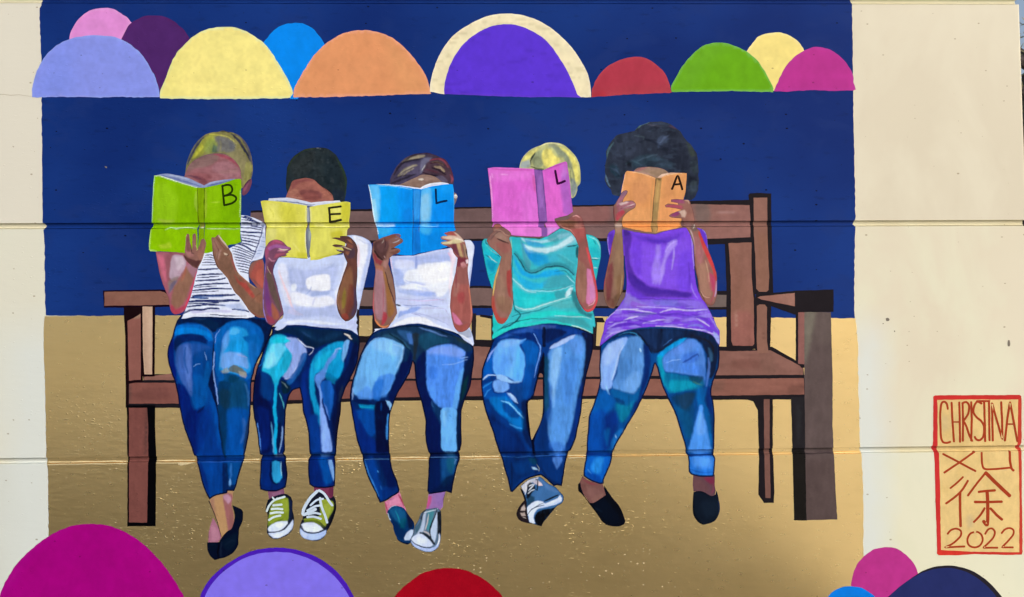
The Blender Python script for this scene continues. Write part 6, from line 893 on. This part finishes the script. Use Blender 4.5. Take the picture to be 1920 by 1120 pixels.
part(b4, "spine", '#8858a8', "505,335! 585,350! 600,480 615,640 632,830! 600,850! 605,880! 632,890! 630,970! 578,970! 575,890! 545,880! 550,830! 535,640 520,480", [F_('#9b6abd', "540,380 580,390 600,700 560,700", 6, .6), L_('#4f2a6c', 2, "520,400 530,560 545,740 560,830", 1.4, .8), L_('#5d3880', 2, "585,370 605,560 625,760", 1.4, .7), F_('#5f3a86', "550,830 630,830 605,850 555,860", 3, .8), L_('#1f1430', 2.5, "480,330 560,345 585,348", 1.5, .8)], sp=1.5, wob=.5)
strokes(b4, "letter", '#370a3a', [(3.8, "705,352 715,410 728,475", False), (3.8, "726,474 760,465 797,448", False)])
T(900, 420)
part(p4, "arm", '#93675e', "60,160! 90,110 125,70! 118,35! 130,10! 160,-5 185,0! 210,25 250,50 285,80 292,105 275,135 285,170! 300,230! 298,300 295,420 300,520 305,620 310,700 300,800 270,870 230,930 200,938 165,925 130,850 110,780 108,700 118,620 135,520 160,430 185,370 200,310! 140,250 90,210", [
  F_('#7d5a58', "70,150 150,60 220,30 280,85 270,120 210,80 150,90 110,150", 5, .8), F_('#b0655c', "130,10 180,0 200,30 150,50", 4, .8), F_('#a8887a', "120,100 180,75 260,130 280,170 220,170 150,120", 6, .6), L_('#352228', 3.4, "165,140 210,160 265,180", 1.6, .95), L_('#6a4a4a', 2.4, "100,150 150,90 200,70 240,90", 1.6, .7), L_('#c59a88', 2, "130,60 190,60 240,100 280,115", 1.4, .6), F_('#9c5c58', "150,180 260,180 290,230 240,280 200,260", 7, .7), F_('#9a6f5e', "200,300 290,300 280,500 240,640 200,600", 10, .6), F_('#a33a3c', "255,440 295,420 290,640 300,700 270,680 250,560", 4, .85), L_('#e0c06a', 3, "180,390 150,500 130,600 125,670", 1.8, .95), F_('#a3806c', "150,500 200,480 240,640 220,760 170,720", 8, .6), F_('#8c6a52', "150,700 240,680 300,740 270,840 180,800", 8, .6), F_('#b53f38', "112,700 130,660 150,800 190,880 260,880 220,935 170,925 120,820", 5, .85), L_('#cdb2a0', 1.6, "308,720 295,820 250,900", 1.2, .8), L_('#c55a40', 2.4, "115,640 108,740 125,840 165,915", 1.4, .7), E_('#4a2630', .6, op=.5)], sp=1.25, wob=.5)
part(p4, "arm", '#955a58', "705,-30! 750,-32 810,-38 870,-75! 910,-85 935,-80 965,-40 975,0! 990,60 1000,130 1020,230 1045,330 1065,430 1085,530 1100,620 1105,700 1090,760 1060,810 1010,830 970,800 930,740 900,650 895,560 905,460 915,380 920,290! 925,210! 890,130 850,80 790,50 750,20! 720,0!", [
  F_('#93684f', "715,-25 830,-35 920,-20 880,0 760,0 720,-10", 4, .8), F_('#7f523e', "760,5 930,0 960,30 880,45 800,40", 4, .7), L_('#e8a8a8', 2.4, "870,-70 900,-80 935,-60", 1.6, .8), F_('#c4847c', "880,20 940,10 970,40 930,50", 4, .7), L_('#e0a090', 1.6, "720,-2 770,30 850,60 890,110", 1.2, .7), F_('#b0504e', "860,60 980,40 990,130 940,180 900,130", 7, .6), F_('#8c5550', "920,160 1000,150 1020,280 1000,400 930,380", 8, .6), F_('#9c7060', "915,340 990,400 1000,560 1000,700 960,740 910,640 905,480", 7, .8), F_('#8d6250', "930,420 980,440 980,600 950,600", 8, .5), F_('#d77fb2', "1005,420 1040,430 1070,560 1085,660 1070,720 1020,760 995,740 1005,600", 3.5, .95), F_('#c987c6', "1030,560 1070,600 1070,700 1030,720", 6, .6), L_('#d8434f', 4.5, "1000,230 1040,380 1075,520 1095,640 1090,740 1050,800 1000,815 960,790", 2, .9, .3), L_('#f0a6ba', 2, "1015,770 1060,750 1080,700", 1.3, .7), L_('#402030', 2.4, "900,500 895,620 925,730 980,810", 1.3, .7), L_('#7a3c3c', 2, "975,40 1000,200", 1.5, .5), E_('#4a2630', .6, op=.5)], sp=1.25, wob=.5)

# ===== fifth reader: purple tee, orange book
p5 = person(1240, 985, "painted reader with a big dark curly hairdo and a violet shirt at the right")
T(1120, 216)
part(p5, "hair", '#2b3242', "350,150! 380,110 440,80 520,65 600,62 680,85 740,125 790,170 830,230 880,280 920,340 940,400 950,480 945,560 950,620 945,700 920,760 880,800! 815,790! 820,560! 600,530! 440,490! 300,530! 250,560! 210,760! 150,745 120,690 85,650 70,600 75,540 70,460 85,400 78,350 100,300 130,250 180,190 250,170 300,160", [
  F_('#333b4e', "160,260 250,190 360,170 420,230 380,330 280,400 160,420", 12, .8), F_('#242a3a', "560,300 700,260 800,300 860,420 840,560 760,640 700,480 600,350", 14, .9), F_('#3a465e', "560,230 620,190 680,230 620,270 570,310", 6, .9), L_('#52607e', 4, "590,260 630,215 670,190", 2.5, .7), F_('#2d4050', "330,420 460,370 600,400 700,450 720,500 600,490 440,480 330,490", 8, .9), L_('#46596c', 3, "380,430 480,390 560,370", 3, .7), L_('#3a5060', 3.5, "270,460 330,430 400,460", 2.5, .7), F_('#203848', "110,480 180,470 220,560 200,600 130,540", 7, .8), F_('#15181f', "270,430 320,450 320,490 280,480", 5, .8), F_('#1d222f', "600,110 720,130 760,190 700,220 640,180", 10, .7), L_('#5a7a80', 2.4, "360,130 410,95 480,70", 1.6, .85), L_('#4c6a74', 3.5, "90,400 105,330 150,260", 2, .75), L_('#5f7a94', 3, "75,560 90,610 115,670", 1.6, .8), L_('#4a3a52', 4, "670,100 710,110 740,130", 2.5, .8), F_('#3a4440', "830,250 890,300 920,380 880,400 850,320", 6, .8), F_('#33404a', "880,420 940,440 930,560 880,520", 7, .8), F_('#1b212e', "850,560 940,600 930,680 860,680", 7, .8), F_('#3f4c55', "870,640 930,620 920,720 880,740", 6, .6), L_('#57566a', 3, "470,90 560,100 620,110", 3, .5), L_('#4a5a66', 3, "350,190 440,210 430,230", 2.5, .6), L_('#1a2030', 5, "440,220 520,250 600,300", 3, .7), N_('#3a475c', 16, 7, .24, .4, 3), N_('#1a1f2c', 20, 8, .24, .5, 8), L_('#41516a', 3, "130,500 180,520 210,560", 2.5, .6), L_('#2c3f86', 1.8, "930,330 952,420 955,500", 1.5, .5)], sp=1.6, amp=.9)
part(p5, "face", '#9d8070', "340,530! 370,500 430,488 520,488 600,500 650,525 672,545! 600,560! 560,590! 440,560!", [F_('#a86c6e', "345,528 400,492 470,490 420,520", 4, .85), F_('#94795e', "470,530 600,510 650,535 570,570 500,560", 5, .6), L_('#6b4a52', 2, "350,520 420,487 530,485 620,505 670,540", 1.4, .8), L_('#b98a80', 2, "400,540 480,560", 1.6, .6)], sp=1.5)
T(1080, 780)
part(p5, "ankle", '#7a524f', "30,640! 60,590! 120,620 250,640! 270,700! 290,745! 220,790 160,822! 130,815! 80,750 40,690", [F_('#8a3c48', "60,590 140,625 220,645 120,640", 4, .7), F_('#8c625e', "60,660 200,680 240,740 140,760", 8, .6), F_('#6a4240', "40,650 90,640 100,720 60,710", 5, .6), F_('#946a62', "140,780 260,720 230,780 160,815", 5, .5)], sp=1.6)
part(p5, "shoe", '#0b1220', "20,640! 40,625! 45,660! 75,745 130,815! 160,820! 200,795 280,742! 262,690! 262,650! 300,710 360,790 410,850 440,920 462,985! 450,1015 400,1035 340,1035 280,1020! 240,985 190,910 130,830 60,740 22,700", [F_('#0a1628', "180,830 300,780 380,900 400,1000 300,1000", 14, .8), L_('#1c2c44', 3, "180,860 240,900", 4, .5), L_('#05070d', 3, "25,650 30,700 100,790 200,930 270,1010", 2, .8), F_('#0c0f16', "280,750 400,850 440,980 380,900 300,820", 6, .6)], sp=1.8)
part(p5, "ankle", '#64444e', "1100,560! 1180,580! 1302,570! 1300,640 1310,700! 1300,745! 1270,752 1230,735 1180,708 1100,710! 1095,640", [F_('#7c2446', "1200,580 1300,575 1300,650 1260,640", 6, .85), F_('#6f4a4c', "1110,600 1200,620 1240,700 1120,690", 8, .5), L_('#8a3a58', 3, "1290,640 1290,700 1270,730", 2, .6)], sp=1.6)
part(p5, "shoe", '#141f30', "1100,715! 1140,705 1180,708 1220,725 1250,745 1280,750 1305,738! 1318,700! 1340,790 1350,870 1335,930 1300,985 1240,1010 1190,1020 1150,1000 1110,950 1092,870", [F_('#1b2a3e', "1180,800 1320,800 1330,900 1240,960 1180,900", 14, .7), L_('#2c3e68', 3, "1335,790 1345,870 1335,920", 2, .8), L_('#0a0d16', 4, "1102,760 1098,870 1120,950 1180,1010", 3, .8), L_('#0c1220', 3, "1110,712 1180,712 1250,748 1300,745", 2, .6)], sp=1.8)

T(1120, 600)
part(p5, "jeans", '#0b4a94', "25,260! 40,230! 100,180 200,120 300,95 420,72 560,65 720,72 900,90 1060,120 1120,150! 1140,220 1145,330 1138,440 1110,520 1080,600 1070,700 1090,780 1100,900 1098,1100 1095,1240! 1090,1260! 1105,1300 1100,1400 1095,1465! 1070,1472 960,1470 880,1450 855,1420! 855,1330 848,1270! 832,1250! 820,1180 790,1080 760,980 720,860 670,760 640,690 600,600 560,450! 540,410! 520,480 480,600 420,740 360,860 300,960 230,1080 170,1180 145,1245! 140,1280! 125,1350 90,1430 60,1500! 60,1535! 20,1538 -80,1500 -130,1465! -130,1420 -115,1330 -105,1275! -100,1240! -100,1150 -85,1000 -80,900 -60,850 -20,740 10,640 22,560 18,430 22,330", [
  F_('#16264a', "60,220 200,130 420,80 720,80 1060,130 1130,250 1120,420 1070,560 1030,500 1020,330 960,210 860,170 760,200 560,310 500,300 440,220 360,150 220,150", 6), F_('#1b3566', "360,110 480,90 560,80 560,280 500,240 430,180", 8, .8), L_('#0b0e1c', 5, "600,90 605,150 590,220", 3, .8), F_('#1a3a6e', "620,100 800,110 700,200 600,260", 10, .6), L_('#1f1f22', 4, "960,170 1040,200 1085,260 1090,320", 3, .8), F_('#1d1c26', "860,130 980,150 940,180 880,160", 5, .6), F_('#3c6a94', "1040,260 1080,300 1080,380 1060,400", 5, .6), L_('#2b74a4', 2, "200,145 280,120 360,130 400,180 450,220", 1.4, .9), L_('#3a6ab0', 1.8, "620,240 660,210 700,180", 1.3, .8), L_('#151a30', 3, "560,300 640,260 720,210 800,170", 1.8, .8), L_('#0f1220', 3, "380,120 440,200 490,270 510,310", 1.8, .8),
  F_('#5288cc', "180,520 200,380 230,260 270,180 380,150 430,220 440,330 430,500 400,600 340,690 270,680 150,640 140,600", 5, .97), F_('#7fa6ec', "30,420 45,320 110,220 200,180 280,165 260,240 210,320 190,420 150,560 130,640 60,660 30,600", 4, .97), F_('#9fbcf2', "60,300 140,220 240,190 200,300 120,420 60,420", 10, .6), L_('#b4ccf6', 3.5, "245,240 200,330 170,460 140,560", 3, .6), L_('#a9d0ee', 3, "400,270 408,300", 2, .8), F_('#6ca0e0', "260,560 380,480 400,600 330,690 270,670", 10, .6), F_('#3a74bc', "200,380 320,380 300,520 200,560", 14, .5), L_('#8fb4e8', 3, "50,420 40,520 55,600", 3, .5), L_('#8ac0e8', 4, "80,620 100,680 115,700", 3, .8),
  F_('#0a2b78', "430,230 480,260 500,380 480,540 430,680 400,780 320,900 300,860 380,720 420,560 440,400", 6, .92), F_('#0c5c9e', "130,650 340,690 400,620 380,740 300,820 200,780", 7, .85), F_('#0e7a9c', "180,780 280,800 340,760 290,900 230,960 180,880", 9, .8), F_('#0b2f6c', "160,730 240,750 260,800 200,790", 5, .7), F_('#0a5cb4', "-20,760 60,660 130,700 150,800 60,900 -60,940 -80,900", 10, .85), F_('#0a4aac', "-80,900 80,860 60,1230 -100,1240", 14, .85), F_('#072c8a', "80,880 180,860 190,1000 120,1180 60,1240 60,1000", 12, .8), F_('#1a6cc0', "170,1060 240,1020 200,1120 150,1220 130,1160", 6, .8), F_('#1280c0', "60,1040 120,1020 90,1180", 8, .3), L_('#7ab2e8', 2, "245,1030 225,1080 195,1120", 1.6, .8), L_('#8fc0ee', 2, "170,1080 180,1110", 1.6, .6),
  F_('#0d8cd2', "560,340 660,250 780,180 840,170 760,240 650,310 600,370", 4, .95), F_('#0a8cac', "560,350 610,340 620,450 660,560 680,680 620,600 580,460", 5, .9), F_('#4c80d4', "610,400 640,320 780,230 850,175 940,200 1000,300 1015,450 1005,560 980,540 900,520 760,500 640,480", 5, .97), F_('#3566c8', "800,330 940,300 955,360 900,400 800,400", 8, .7), L_('#1f4298', 3.4, "800,400 860,370 940,320 950,340", 2.5, .75), L_('#8cb4ee', 1.6, "640,400 720,380 780,375", 1.3, .6), F_('#3f78dc', "780,420 960,430 950,510 800,490", 12, .6), F_('#5a86dc', "700,280 850,200 940,230 880,280 740,340", 12, .6), F_('#3b6fc4', "960,420 1010,450 1005,600 950,600 950,500", 6, .8), L_('#4f7ad0', 5, "1040,360 1050,440 1020,620", 4, .7),
  F_('#0d6a98', "640,500 800,520 990,560 980,640 880,660 760,660 680,690 640,600", 7, .9), F_('#0e8fae', "680,570 860,570 930,620 860,650 720,680 670,640", 8, .85), F_('#15405c', "860,530 990,530 960,600 900,590", 6, .75), L_('#3c7a6c', 3, "900,580 940,600 980,610", 3, .6), F_('#10406c', "700,720 820,680 930,680 900,760 860,860 800,860 740,800", 8, .9), F_('#1f3f5c', "760,720 900,690 860,820 800,840", 8, .6), F_('#0b5a8e', "720,800 860,880 900,1000 880,1100 830,1100 780,960", 10, .7), F_('#0e4a78', "820,860 900,800 900,1000 860,1100 820,1000", 9, .6), F_('#0a62ae', "930,660 1000,640 1020,780 1060,900 1080,1100 1060,1200 1020,1050 980,860 940,800", 8, .85), F_('#4a90ea', "960,800 985,800 1000,900 1030,1020 1050,1140 1060,1240 860,1240 880,1120 920,960", 6, .92), F_('#6ea4f0', "960,860 990,880 1010,1060 940,1080 930,980", 8, .5), F_('#0c2a78', "1040,620 1075,640 1080,800 1095,1000 1090,1200 1075,1100 1060,900 1010,760", 6, .85), F_('#0a4678', "1040,900 1080,880 1090,1080 1060,1060", 8, .5),
  F_('#2a7ae2', "862,1280 1095,1280 1095,1440 960,1460 870,1420", 6, .9), F_('#5a9cf0', "900,1290 1060,1290 1060,1380 920,1380", 12, .6), L_('#1450b4', 3, "870,1400 960,1430 1080,1430", 3, .6), L_('#0a2a80', 4, "860,1272 1090,1268", 2, .85, 0), L_('#0c3c96', 3, "850,1240 1090,1236", 1.6, .7, 0), L_('#0a2478', 4, "-110,1262 40,1270 145,1268", 2.4, .9, 0), L_('#0a2a80', 3, "-105,1240 145,1240", 1.4, .6, 0), F_('#0f5cc4', "-110,1290 130,1290 90,1420 50,1520 -60,1490 -125,1440", 8, .85), F_('#2a8ad8', "-20,1300 60,1300 20,1440 -60,1400", 10, .6), F_('#083a9a', "-120,1430 0,1450 40,1520 -40,1510", 8, .7), L_('#4a9ae0', 2.5, "-90,1400 -60,1440", 2, .5), E_('#11143a', 2.5, op=.95)], sp=1.5)
T(1110, 420)
part(p5, "shirt", '#7a46e2', "140,150! 150,100 175,70 210,55! 280,50! 380,70 480,88 590,98! 720,60! 860,35! 1000,38! 1050,60 1075,110 1085,200 1092,290! 1080,300! 1000,300! 960,400! 970,520 1000,640 1060,740! 1090,790! 1140,890 1170,960! 1195,1000! 1198,1070 1195,1140! 1170,1110! 1120,1040 980,1000 800,975 600,965 420,980 280,1010 180,1060 120,1110! 70,1150! 85,1080! 110,1000! 130,900 200,830! 260,760 310,680! 325,560 315,420 305,300! 180,310! 165,300! 150,240", [
  F_('#5c36b4', "145,110 200,65 210,150 180,300 155,220", 5, .7), L_('#9c88e0', 2.4, "148,120 142,180 158,260 172,305", 1.3, .9), F_('#4a2b9c', "160,100 200,90 185,200 165,180", 5, .6), F_('#4b2c98', "290,60 370,90 360,280 370,400 440,520 560,600 760,620 940,650 940,690 700,690 480,680 380,620 330,480 300,250", 6, .85), F_('#35216c', "295,60 360,80 350,110 300,110", 5, .6), F_('#5e38c6', "380,90 560,130 740,120 850,80 760,180 600,180 440,150", 10, .8), F_('#4c2ab0', "500,130 640,150 720,175 560,180", 8, .6), F_('#8252ea', "380,200 540,200 700,200 900,140 920,400 900,600 700,600 540,580 420,480 370,340", 14, .9), F_('#6b3ad8', "370,180 460,180 460,480 400,440", 10, .7),
  F_('#a88cf8', "610,200 640,200 640,400 620,560 570,560 560,440 590,300", 8, .75), F_('#b59cfa', "680,280 720,180 790,150 800,190 760,240 700,320 670,480 630,570 640,420", 7, .75), L_('#c2b0fa', 3, "770,230 760,340 745,430", 3, .6), L_('#9c7cf4', 3, "640,260 600,420 590,540", 4, .5), L_('#b9a4fa', 2.5, "800,160 740,190 690,260", 2.5, .6), F_('#6a3ee0', "820,300 930,260 930,600 800,600", 14, .6), L_('#a58cf0', 2.4, "930,560 950,640 990,700", 2.5, .7), L_('#5b34b8', 3, "905,360 915,500 910,620", 3, .6), F_('#4628a0', "340,450 420,510 560,590 760,625 930,660 900,690 700,660 520,650 400,590 350,530", 7, .85), F_('#6438d0', "340,560 420,620 520,690 400,700 350,640", 8, .7), F_('#3c2590', "380,470 460,530 500,580 420,560", 6, .5), L_('#3f2490', 2.4, "420,700 560,706 740,712 960,715", 1.6, .6),
  F_('#8c84d0', "320,650 380,680 480,740 560,800 440,780 300,740", 8, .7), F_('#8f7ce6', "300,740 480,720 800,720 1000,720 1080,790 1100,840 900,780 600,780 400,790 240,800", 8, .6), F_('#6d70d8', "560,720 800,720 820,780 600,760", 8, .6), F_('#8a4ad0', "380,720 460,750 540,770 460,790 360,770", 5, .6), F_('#5330b4', "840,740 960,790 900,800 780,760", 5, .5), L_('#d3c9fa', 3, "200,810 340,800 480,820 600,840", 2, .85), L_('#c2b4f6', 2.4, "420,770 540,780 700,790 780,790", 2, .7), L_('#cdc4f4', 3, "640,830 760,800 900,810 1080,805", 2, .85), L_('#4a2ea8', 3, "340,830 500,840 700,850 860,830", 2.2, .7), L_('#6a6ab4', 5, "350,850 480,850 600,835", 3.5, .7), L_('#5a34c0', 4, "640,860 800,850 940,870", 3, .7), L_('#9c7ef0', 5, "200,870 360,860 480,900", 4, .6), L_('#cdc4f4', 3.4, "300,905 360,880 430,868", 2, .9), L_('#cdc4f4', 3, "480,930 600,905 760,900", 2, .8), L_('#5c2cc4', 5, "160,930 300,910 440,900 560,930", 3.5, .75), L_('#6c38c8', 5, "600,920 760,905 900,920", 3.5, .8), L_('#cdc4f4', 3, "980,890 1060,930 1100,960", 2, .85), L_('#5a34c4', 5, "940,850 1040,880 1120,940", 3.5, .7), L_('#7f9ae4', 4, "900,960 1000,950 1080,1000", 4, .5), L_('#5128b8', 5, "120,1030 200,970 340,940 460,950", 3.5, .8), L_('#6a34d4', 6, "1020,980 1100,990 1160,1020", 4, .7), L_('#bdb2f6', 3, "150,980 240,930 320,920", 2.5, .6), L_('#cdc4f4', 3, "130,1070 200,1020 320,1000 420,985", 2, .75), L_('#cdc4f4', 3.2, "600,960 760,965 900,985 1040,1000 1140,1030", 1.8, .9), F_('#a9c0f2', "1140,1010 1195,1060 1195,1130 1150,1080", 4, .8), L_('#7d6ad8', 5, "90,1100 160,1030 230,1010", 4, .6), L_('#a99ef4', 3, "1110,880 1150,940 1180,1000", 2, .6), L_('#dcd6fa', 2, "140,890 180,850 210,830", 1.8, .8),
  F_('#5b33c4', "1005,50 1060,80 1085,200 1085,280 1040,180", 5, .7), L_('#b3a4ea', 2.2, "1010,40 1055,65 1080,120 1088,200 1090,280", 1.2, .9, .1), L_('#c6baf2', 2, "905,50 935,150 945,260 955,420", 1.4, .6), L_('#c0b4f0', 1.8, "315,600 325,660", 1.4, .6), B_('#9f90ec', "100,1080 200,830 320,740 640,735 960,740 1090,800 1180,980 1190,1100 900,985 500,975 200,1050", 34, 6, .16, .6, 1), B_('#6b55cc', "100,1080 200,830 320,740 640,735 960,740 1090,800 1180,980 1190,1100 900,985 500,975 200,1050", 30, 5, .22, .6, 5), B_('#d9d0fb', "100,1080 200,830 320,740 640,735 960,740 1090,800 1180,980 1190,1100 900,985 500,975 200,1050", 26, 3.6, .42, .45, 9), E_('#2c1c6a', .7, op=.6)], sp=1.4)
b5 = book(1225, 437, "painted orange open book marked A held by the fifth reader")
T(1120, 216)
part(b5, "pages", '#cfa48a', "280,525! 340,530! 420,545 560,590! 600,555! 690,540! 830,545! 600,620! 400,570!", [L_('#5c5a48', 3, "440,560 520,575 590,605", 2, .8), F_('#e8c8b4', "560,560 680,540 610,580 580,580", 3, .8)], sp=1.5)
part(b5, "cover", '#dd9860', "262,540! 275,525 340,530 400,542 470,560 545,590! 550,600! 535,700 520,850 512,998! 505,1040! 515,1105! 440,1095 340,1075 235,1048! 200,1030! 212,1000! 200,960! 215,800 235,660", [
  F_('#cf8f62', "320,620 480,620 470,800 340,820", 14, .7), F_('#e5a06a', "240,560 500,590 500,640 250,640", 10, .6), F_('#e0a068', "260,880 500,880 500,990 240,990", 12, .6), L_('#f2c9a4', 1.8, "262,545 235,680 220,780", 1.2, .8), L_('#eec8a2', 2, "280,528 400,545 540,592", 1.3, .7), F_('#f09a56', "220,1005 510,1005 505,1090 240,1045", 5, .8), L_('#c48458', 2, "330,650 400,640", 2, .5), L_('#b08a58', 3, "520,620 505,800 500,980", 3, .5), L_('#3c2430', 1.6, "235,1050 340,1078 515,1106", 1.2, .8)], sp=1.9, wob=.6)
part(b5, "cover", '#dd9a62', "605,580! 640,565 700,550 780,543 838,545! 832,640 825,720 805,800 800,960! 790,1000! 790,1030! 800,1045! 700,1070 560,1100! 565,1045! 558,1000! 570,860 590,720", [
  F_('#d18f5e', "640,600 720,580 700,760 630,780", 10, .6), F_('#eba068', "600,800 780,780 780,980 580,980", 12, .6), F_('#f29c58', "570,1005 785,1005 780,1040 575,1090", 5, .8), L_('#f0cda8', 1.8, "610,580 700,552 830,548", 1.3, .7), L_('#3a2230', 3, "800,950 795,1000 790,1040", 1.6, .9), L_('#caa468', 3, "590,740 575,860 565,980", 2.5, .5)], sp=1.9, wob=.6)
part(b5, "spine", '#b08a58', "545,592! 605,590! 592,720 575,860 562,998! 570,1050! 560,1105! 512,1105! 502,1045! 510,998! 520,850 535,700", [L_('#3f3a30', 2.6, "548,600 530,740 518,880 512,995", 1.3, .9, .1), L_('#c6a468', 4, "575,640 560,780 550,900", 3, .7), L_('#4c3c30', 2, "505,1040 515,1075 520,1100", 1.3, .7), L_('#574434', 1.8, "560,1040 568,1070 555,1100", 1.2, .7), F_('#3a342c', "548,585 600,595 590,620 560,605", 4, .7), F_('#8c7850', "535,820 570,820 560,980 520,980", 5, .6)], sp=1.4, wob=.5)
strokes(b5, "letter", '#271a16', [(3.6, "700,695 725,630 752,572 775,625 796,698"), (3.2, "718,652 750,650 785,645", False)])
part(p5, "arm", '#8c6858', "165,1100! 160,1040! 160,1000 150,920 152,850! 175,820 210,760 235,720 270,703 285,715 275,745! 245,790 240,815! 270,805 330,805 362,835 355,865! 330,885 280,915 240,960! 232,1000! 240,1045! 235,1080! 238,1160 246,1280 248,1420 252,1520 240,1640 210,1710 190,1760! 160,1810 135,1812 100,1795 75,1750 60,1690 60,1620 70,1540 95,1420 120,1300 140,1190", [
  F_('#a86a86', "190,800 250,710 282,712 240,790 210,830 180,860", 4, .85), F_('#7c6480', "230,720 285,705 270,740 220,770", 4, .6), F_('#a9687c', "190,840 330,805 362,840 330,870 260,880 210,930", 5, .85), F_('#dfc2c4', "200,830 270,810 300,820 220,845", 3, .8), L_('#e6cfd0', 1.8, "240,870 300,850 350,835", 1.3, .7), L_('#5a2c40', 1.6, "215,880 270,860 340,855", 1.2, .6), F_('#c23a52', "175,930 240,890 260,910 200,985 180,1000", 4, .85), F_('#8c4a58', "160,850 200,840 200,920 170,980", 5, .5), L_('#7a2840', 2.4, "150,840 155,920 162,1000", 1.4, .8), F_('#c8b0a4', "165,1010 235,1010 230,1050 165,1050", 4, .8), F_('#b89484', "165,1060 230,1060 230,1110 170,1110", 6, .5), F_('#93745a', "160,1120 240,1120 246,1400 230,1600 170,1640 150,1460 170,1280", 8, .8), F_('#7a3440', "75,1560 110,1400 140,1380 150,1500 130,1700 90,1740", 7, .8), L_('#c04058', 3, "150,1120 120,1300 85,1440 66,1560 60,1640", 1.6, .85), F_('#5c4432', "160,1700 220,1650 250,1600 220,1720 160,1810 120,1800", 6, .7), F_('#7c5a3c', "180,1520 235,1500 235,1620 190,1720", 8, .5), F_('#6a3836', "80,1720 150,1720 160,1800 100,1790", 6, .6), L_('#c7a87e', 2, "215,1680 225,1600 232,1500", 1.6, .5), E_('#3a2028', .7, op=.6)], sp=1.25, wob=.5)
part(p5, "arm", '#95655c', "690,792! 740,788 830,795! 860,800 885,860 905,930 918,1010 935,1060 960,1080! 1000,1180 1050,1290 1090,1400 1120,1500 1122,1600! 1118,1700 1095,1770 1060,1785 1010,1760 960,1680 940,1560 925,1480 910,1400 905,1300 895,1200 860,1100 835,1060! 800,1045! 805,1000! 790,970! 690,960 668,945! 690,925! 740,905! 790,890! 760,880! 690,868 640,865 632,845! 660,830! 760,840! 750,825! 690,815!", [
  F_('#9a4a74', "690,795 800,795 830,830 760,825 700,812", 4, .9), F_('#b04a62', "635,850 700,840 800,850 800,880 700,868 645,864", 4, .9), F_('#8c3a72', "680,945 740,905 780,900 770,930 720,955", 3, .9), F_('#d8b8a8', "760,905 820,890 840,920 820,960 790,955 780,925", 3, .9), F_('#94665c', "800,830 870,820 890,920 850,960 820,880", 7, .7), F_('#a06c60', "830,920 900,930 915,1010 850,1000", 6, .6), L_('#d8b8a0', 2, "820,800 850,805 860,830", 1.5, .6), F_('#6c5a55', "890,1020 930,1030 940,1080 900,1100 870,1070", 4, .85), L_('#d6c6bc', 2, "905,1010 915,1040 900,1060", 1.3, .7), F_('#8c6a70', "800,1000 880,1000 880,1040 820,1050", 5, .5),
  F_('#b8a4a4', "865,1070 895,1110 910,1220 905,1300 890,1220", 3, .8), L_('#c8a4a4', 3, "880,1100 905,1200 915,1300", 2, .5), F_('#ad6e76', "910,1140 980,1180 1000,1320 960,1400 920,1320", 8, .7), L_('#cf3a40', 7, "955,1100 1000,1230 1050,1340 1090,1440 1110,1540", 2.5, .95, .5), F_('#b83a68', "1030,1480 1090,1500 1110,1580 1090,1660 1050,1620", 6, .85), F_('#a67c68', "940,1420 1020,1400 1060,1560 1070,1680 1010,1700 960,1600", 8, .7), L_('#c8a888', 2.4, "1010,1360 1035,1450 1050,1560", 2, .6), L_('#e0b49c', 2, "950,1620 1000,1700 1050,1710", 1.5, .5), L_('#c0a0cc', 3, "1118,1560 1115,1640 1100,1700", 1.8, .8), L_('#b04860', 3, "1100,1640 1080,1720 1060,1760", 2, .7), L_('#8a4a40', 3, "980,1720 1040,1770 1080,1775", 2, .6), L_('#2c1a28', 2.4, "860,1080 900,1200 912,1400 935,1520 965,1660 1010,1740", 1.3, .75), E_('#4a2430', .7, op=.6)], sp=1.25, wob=.5)
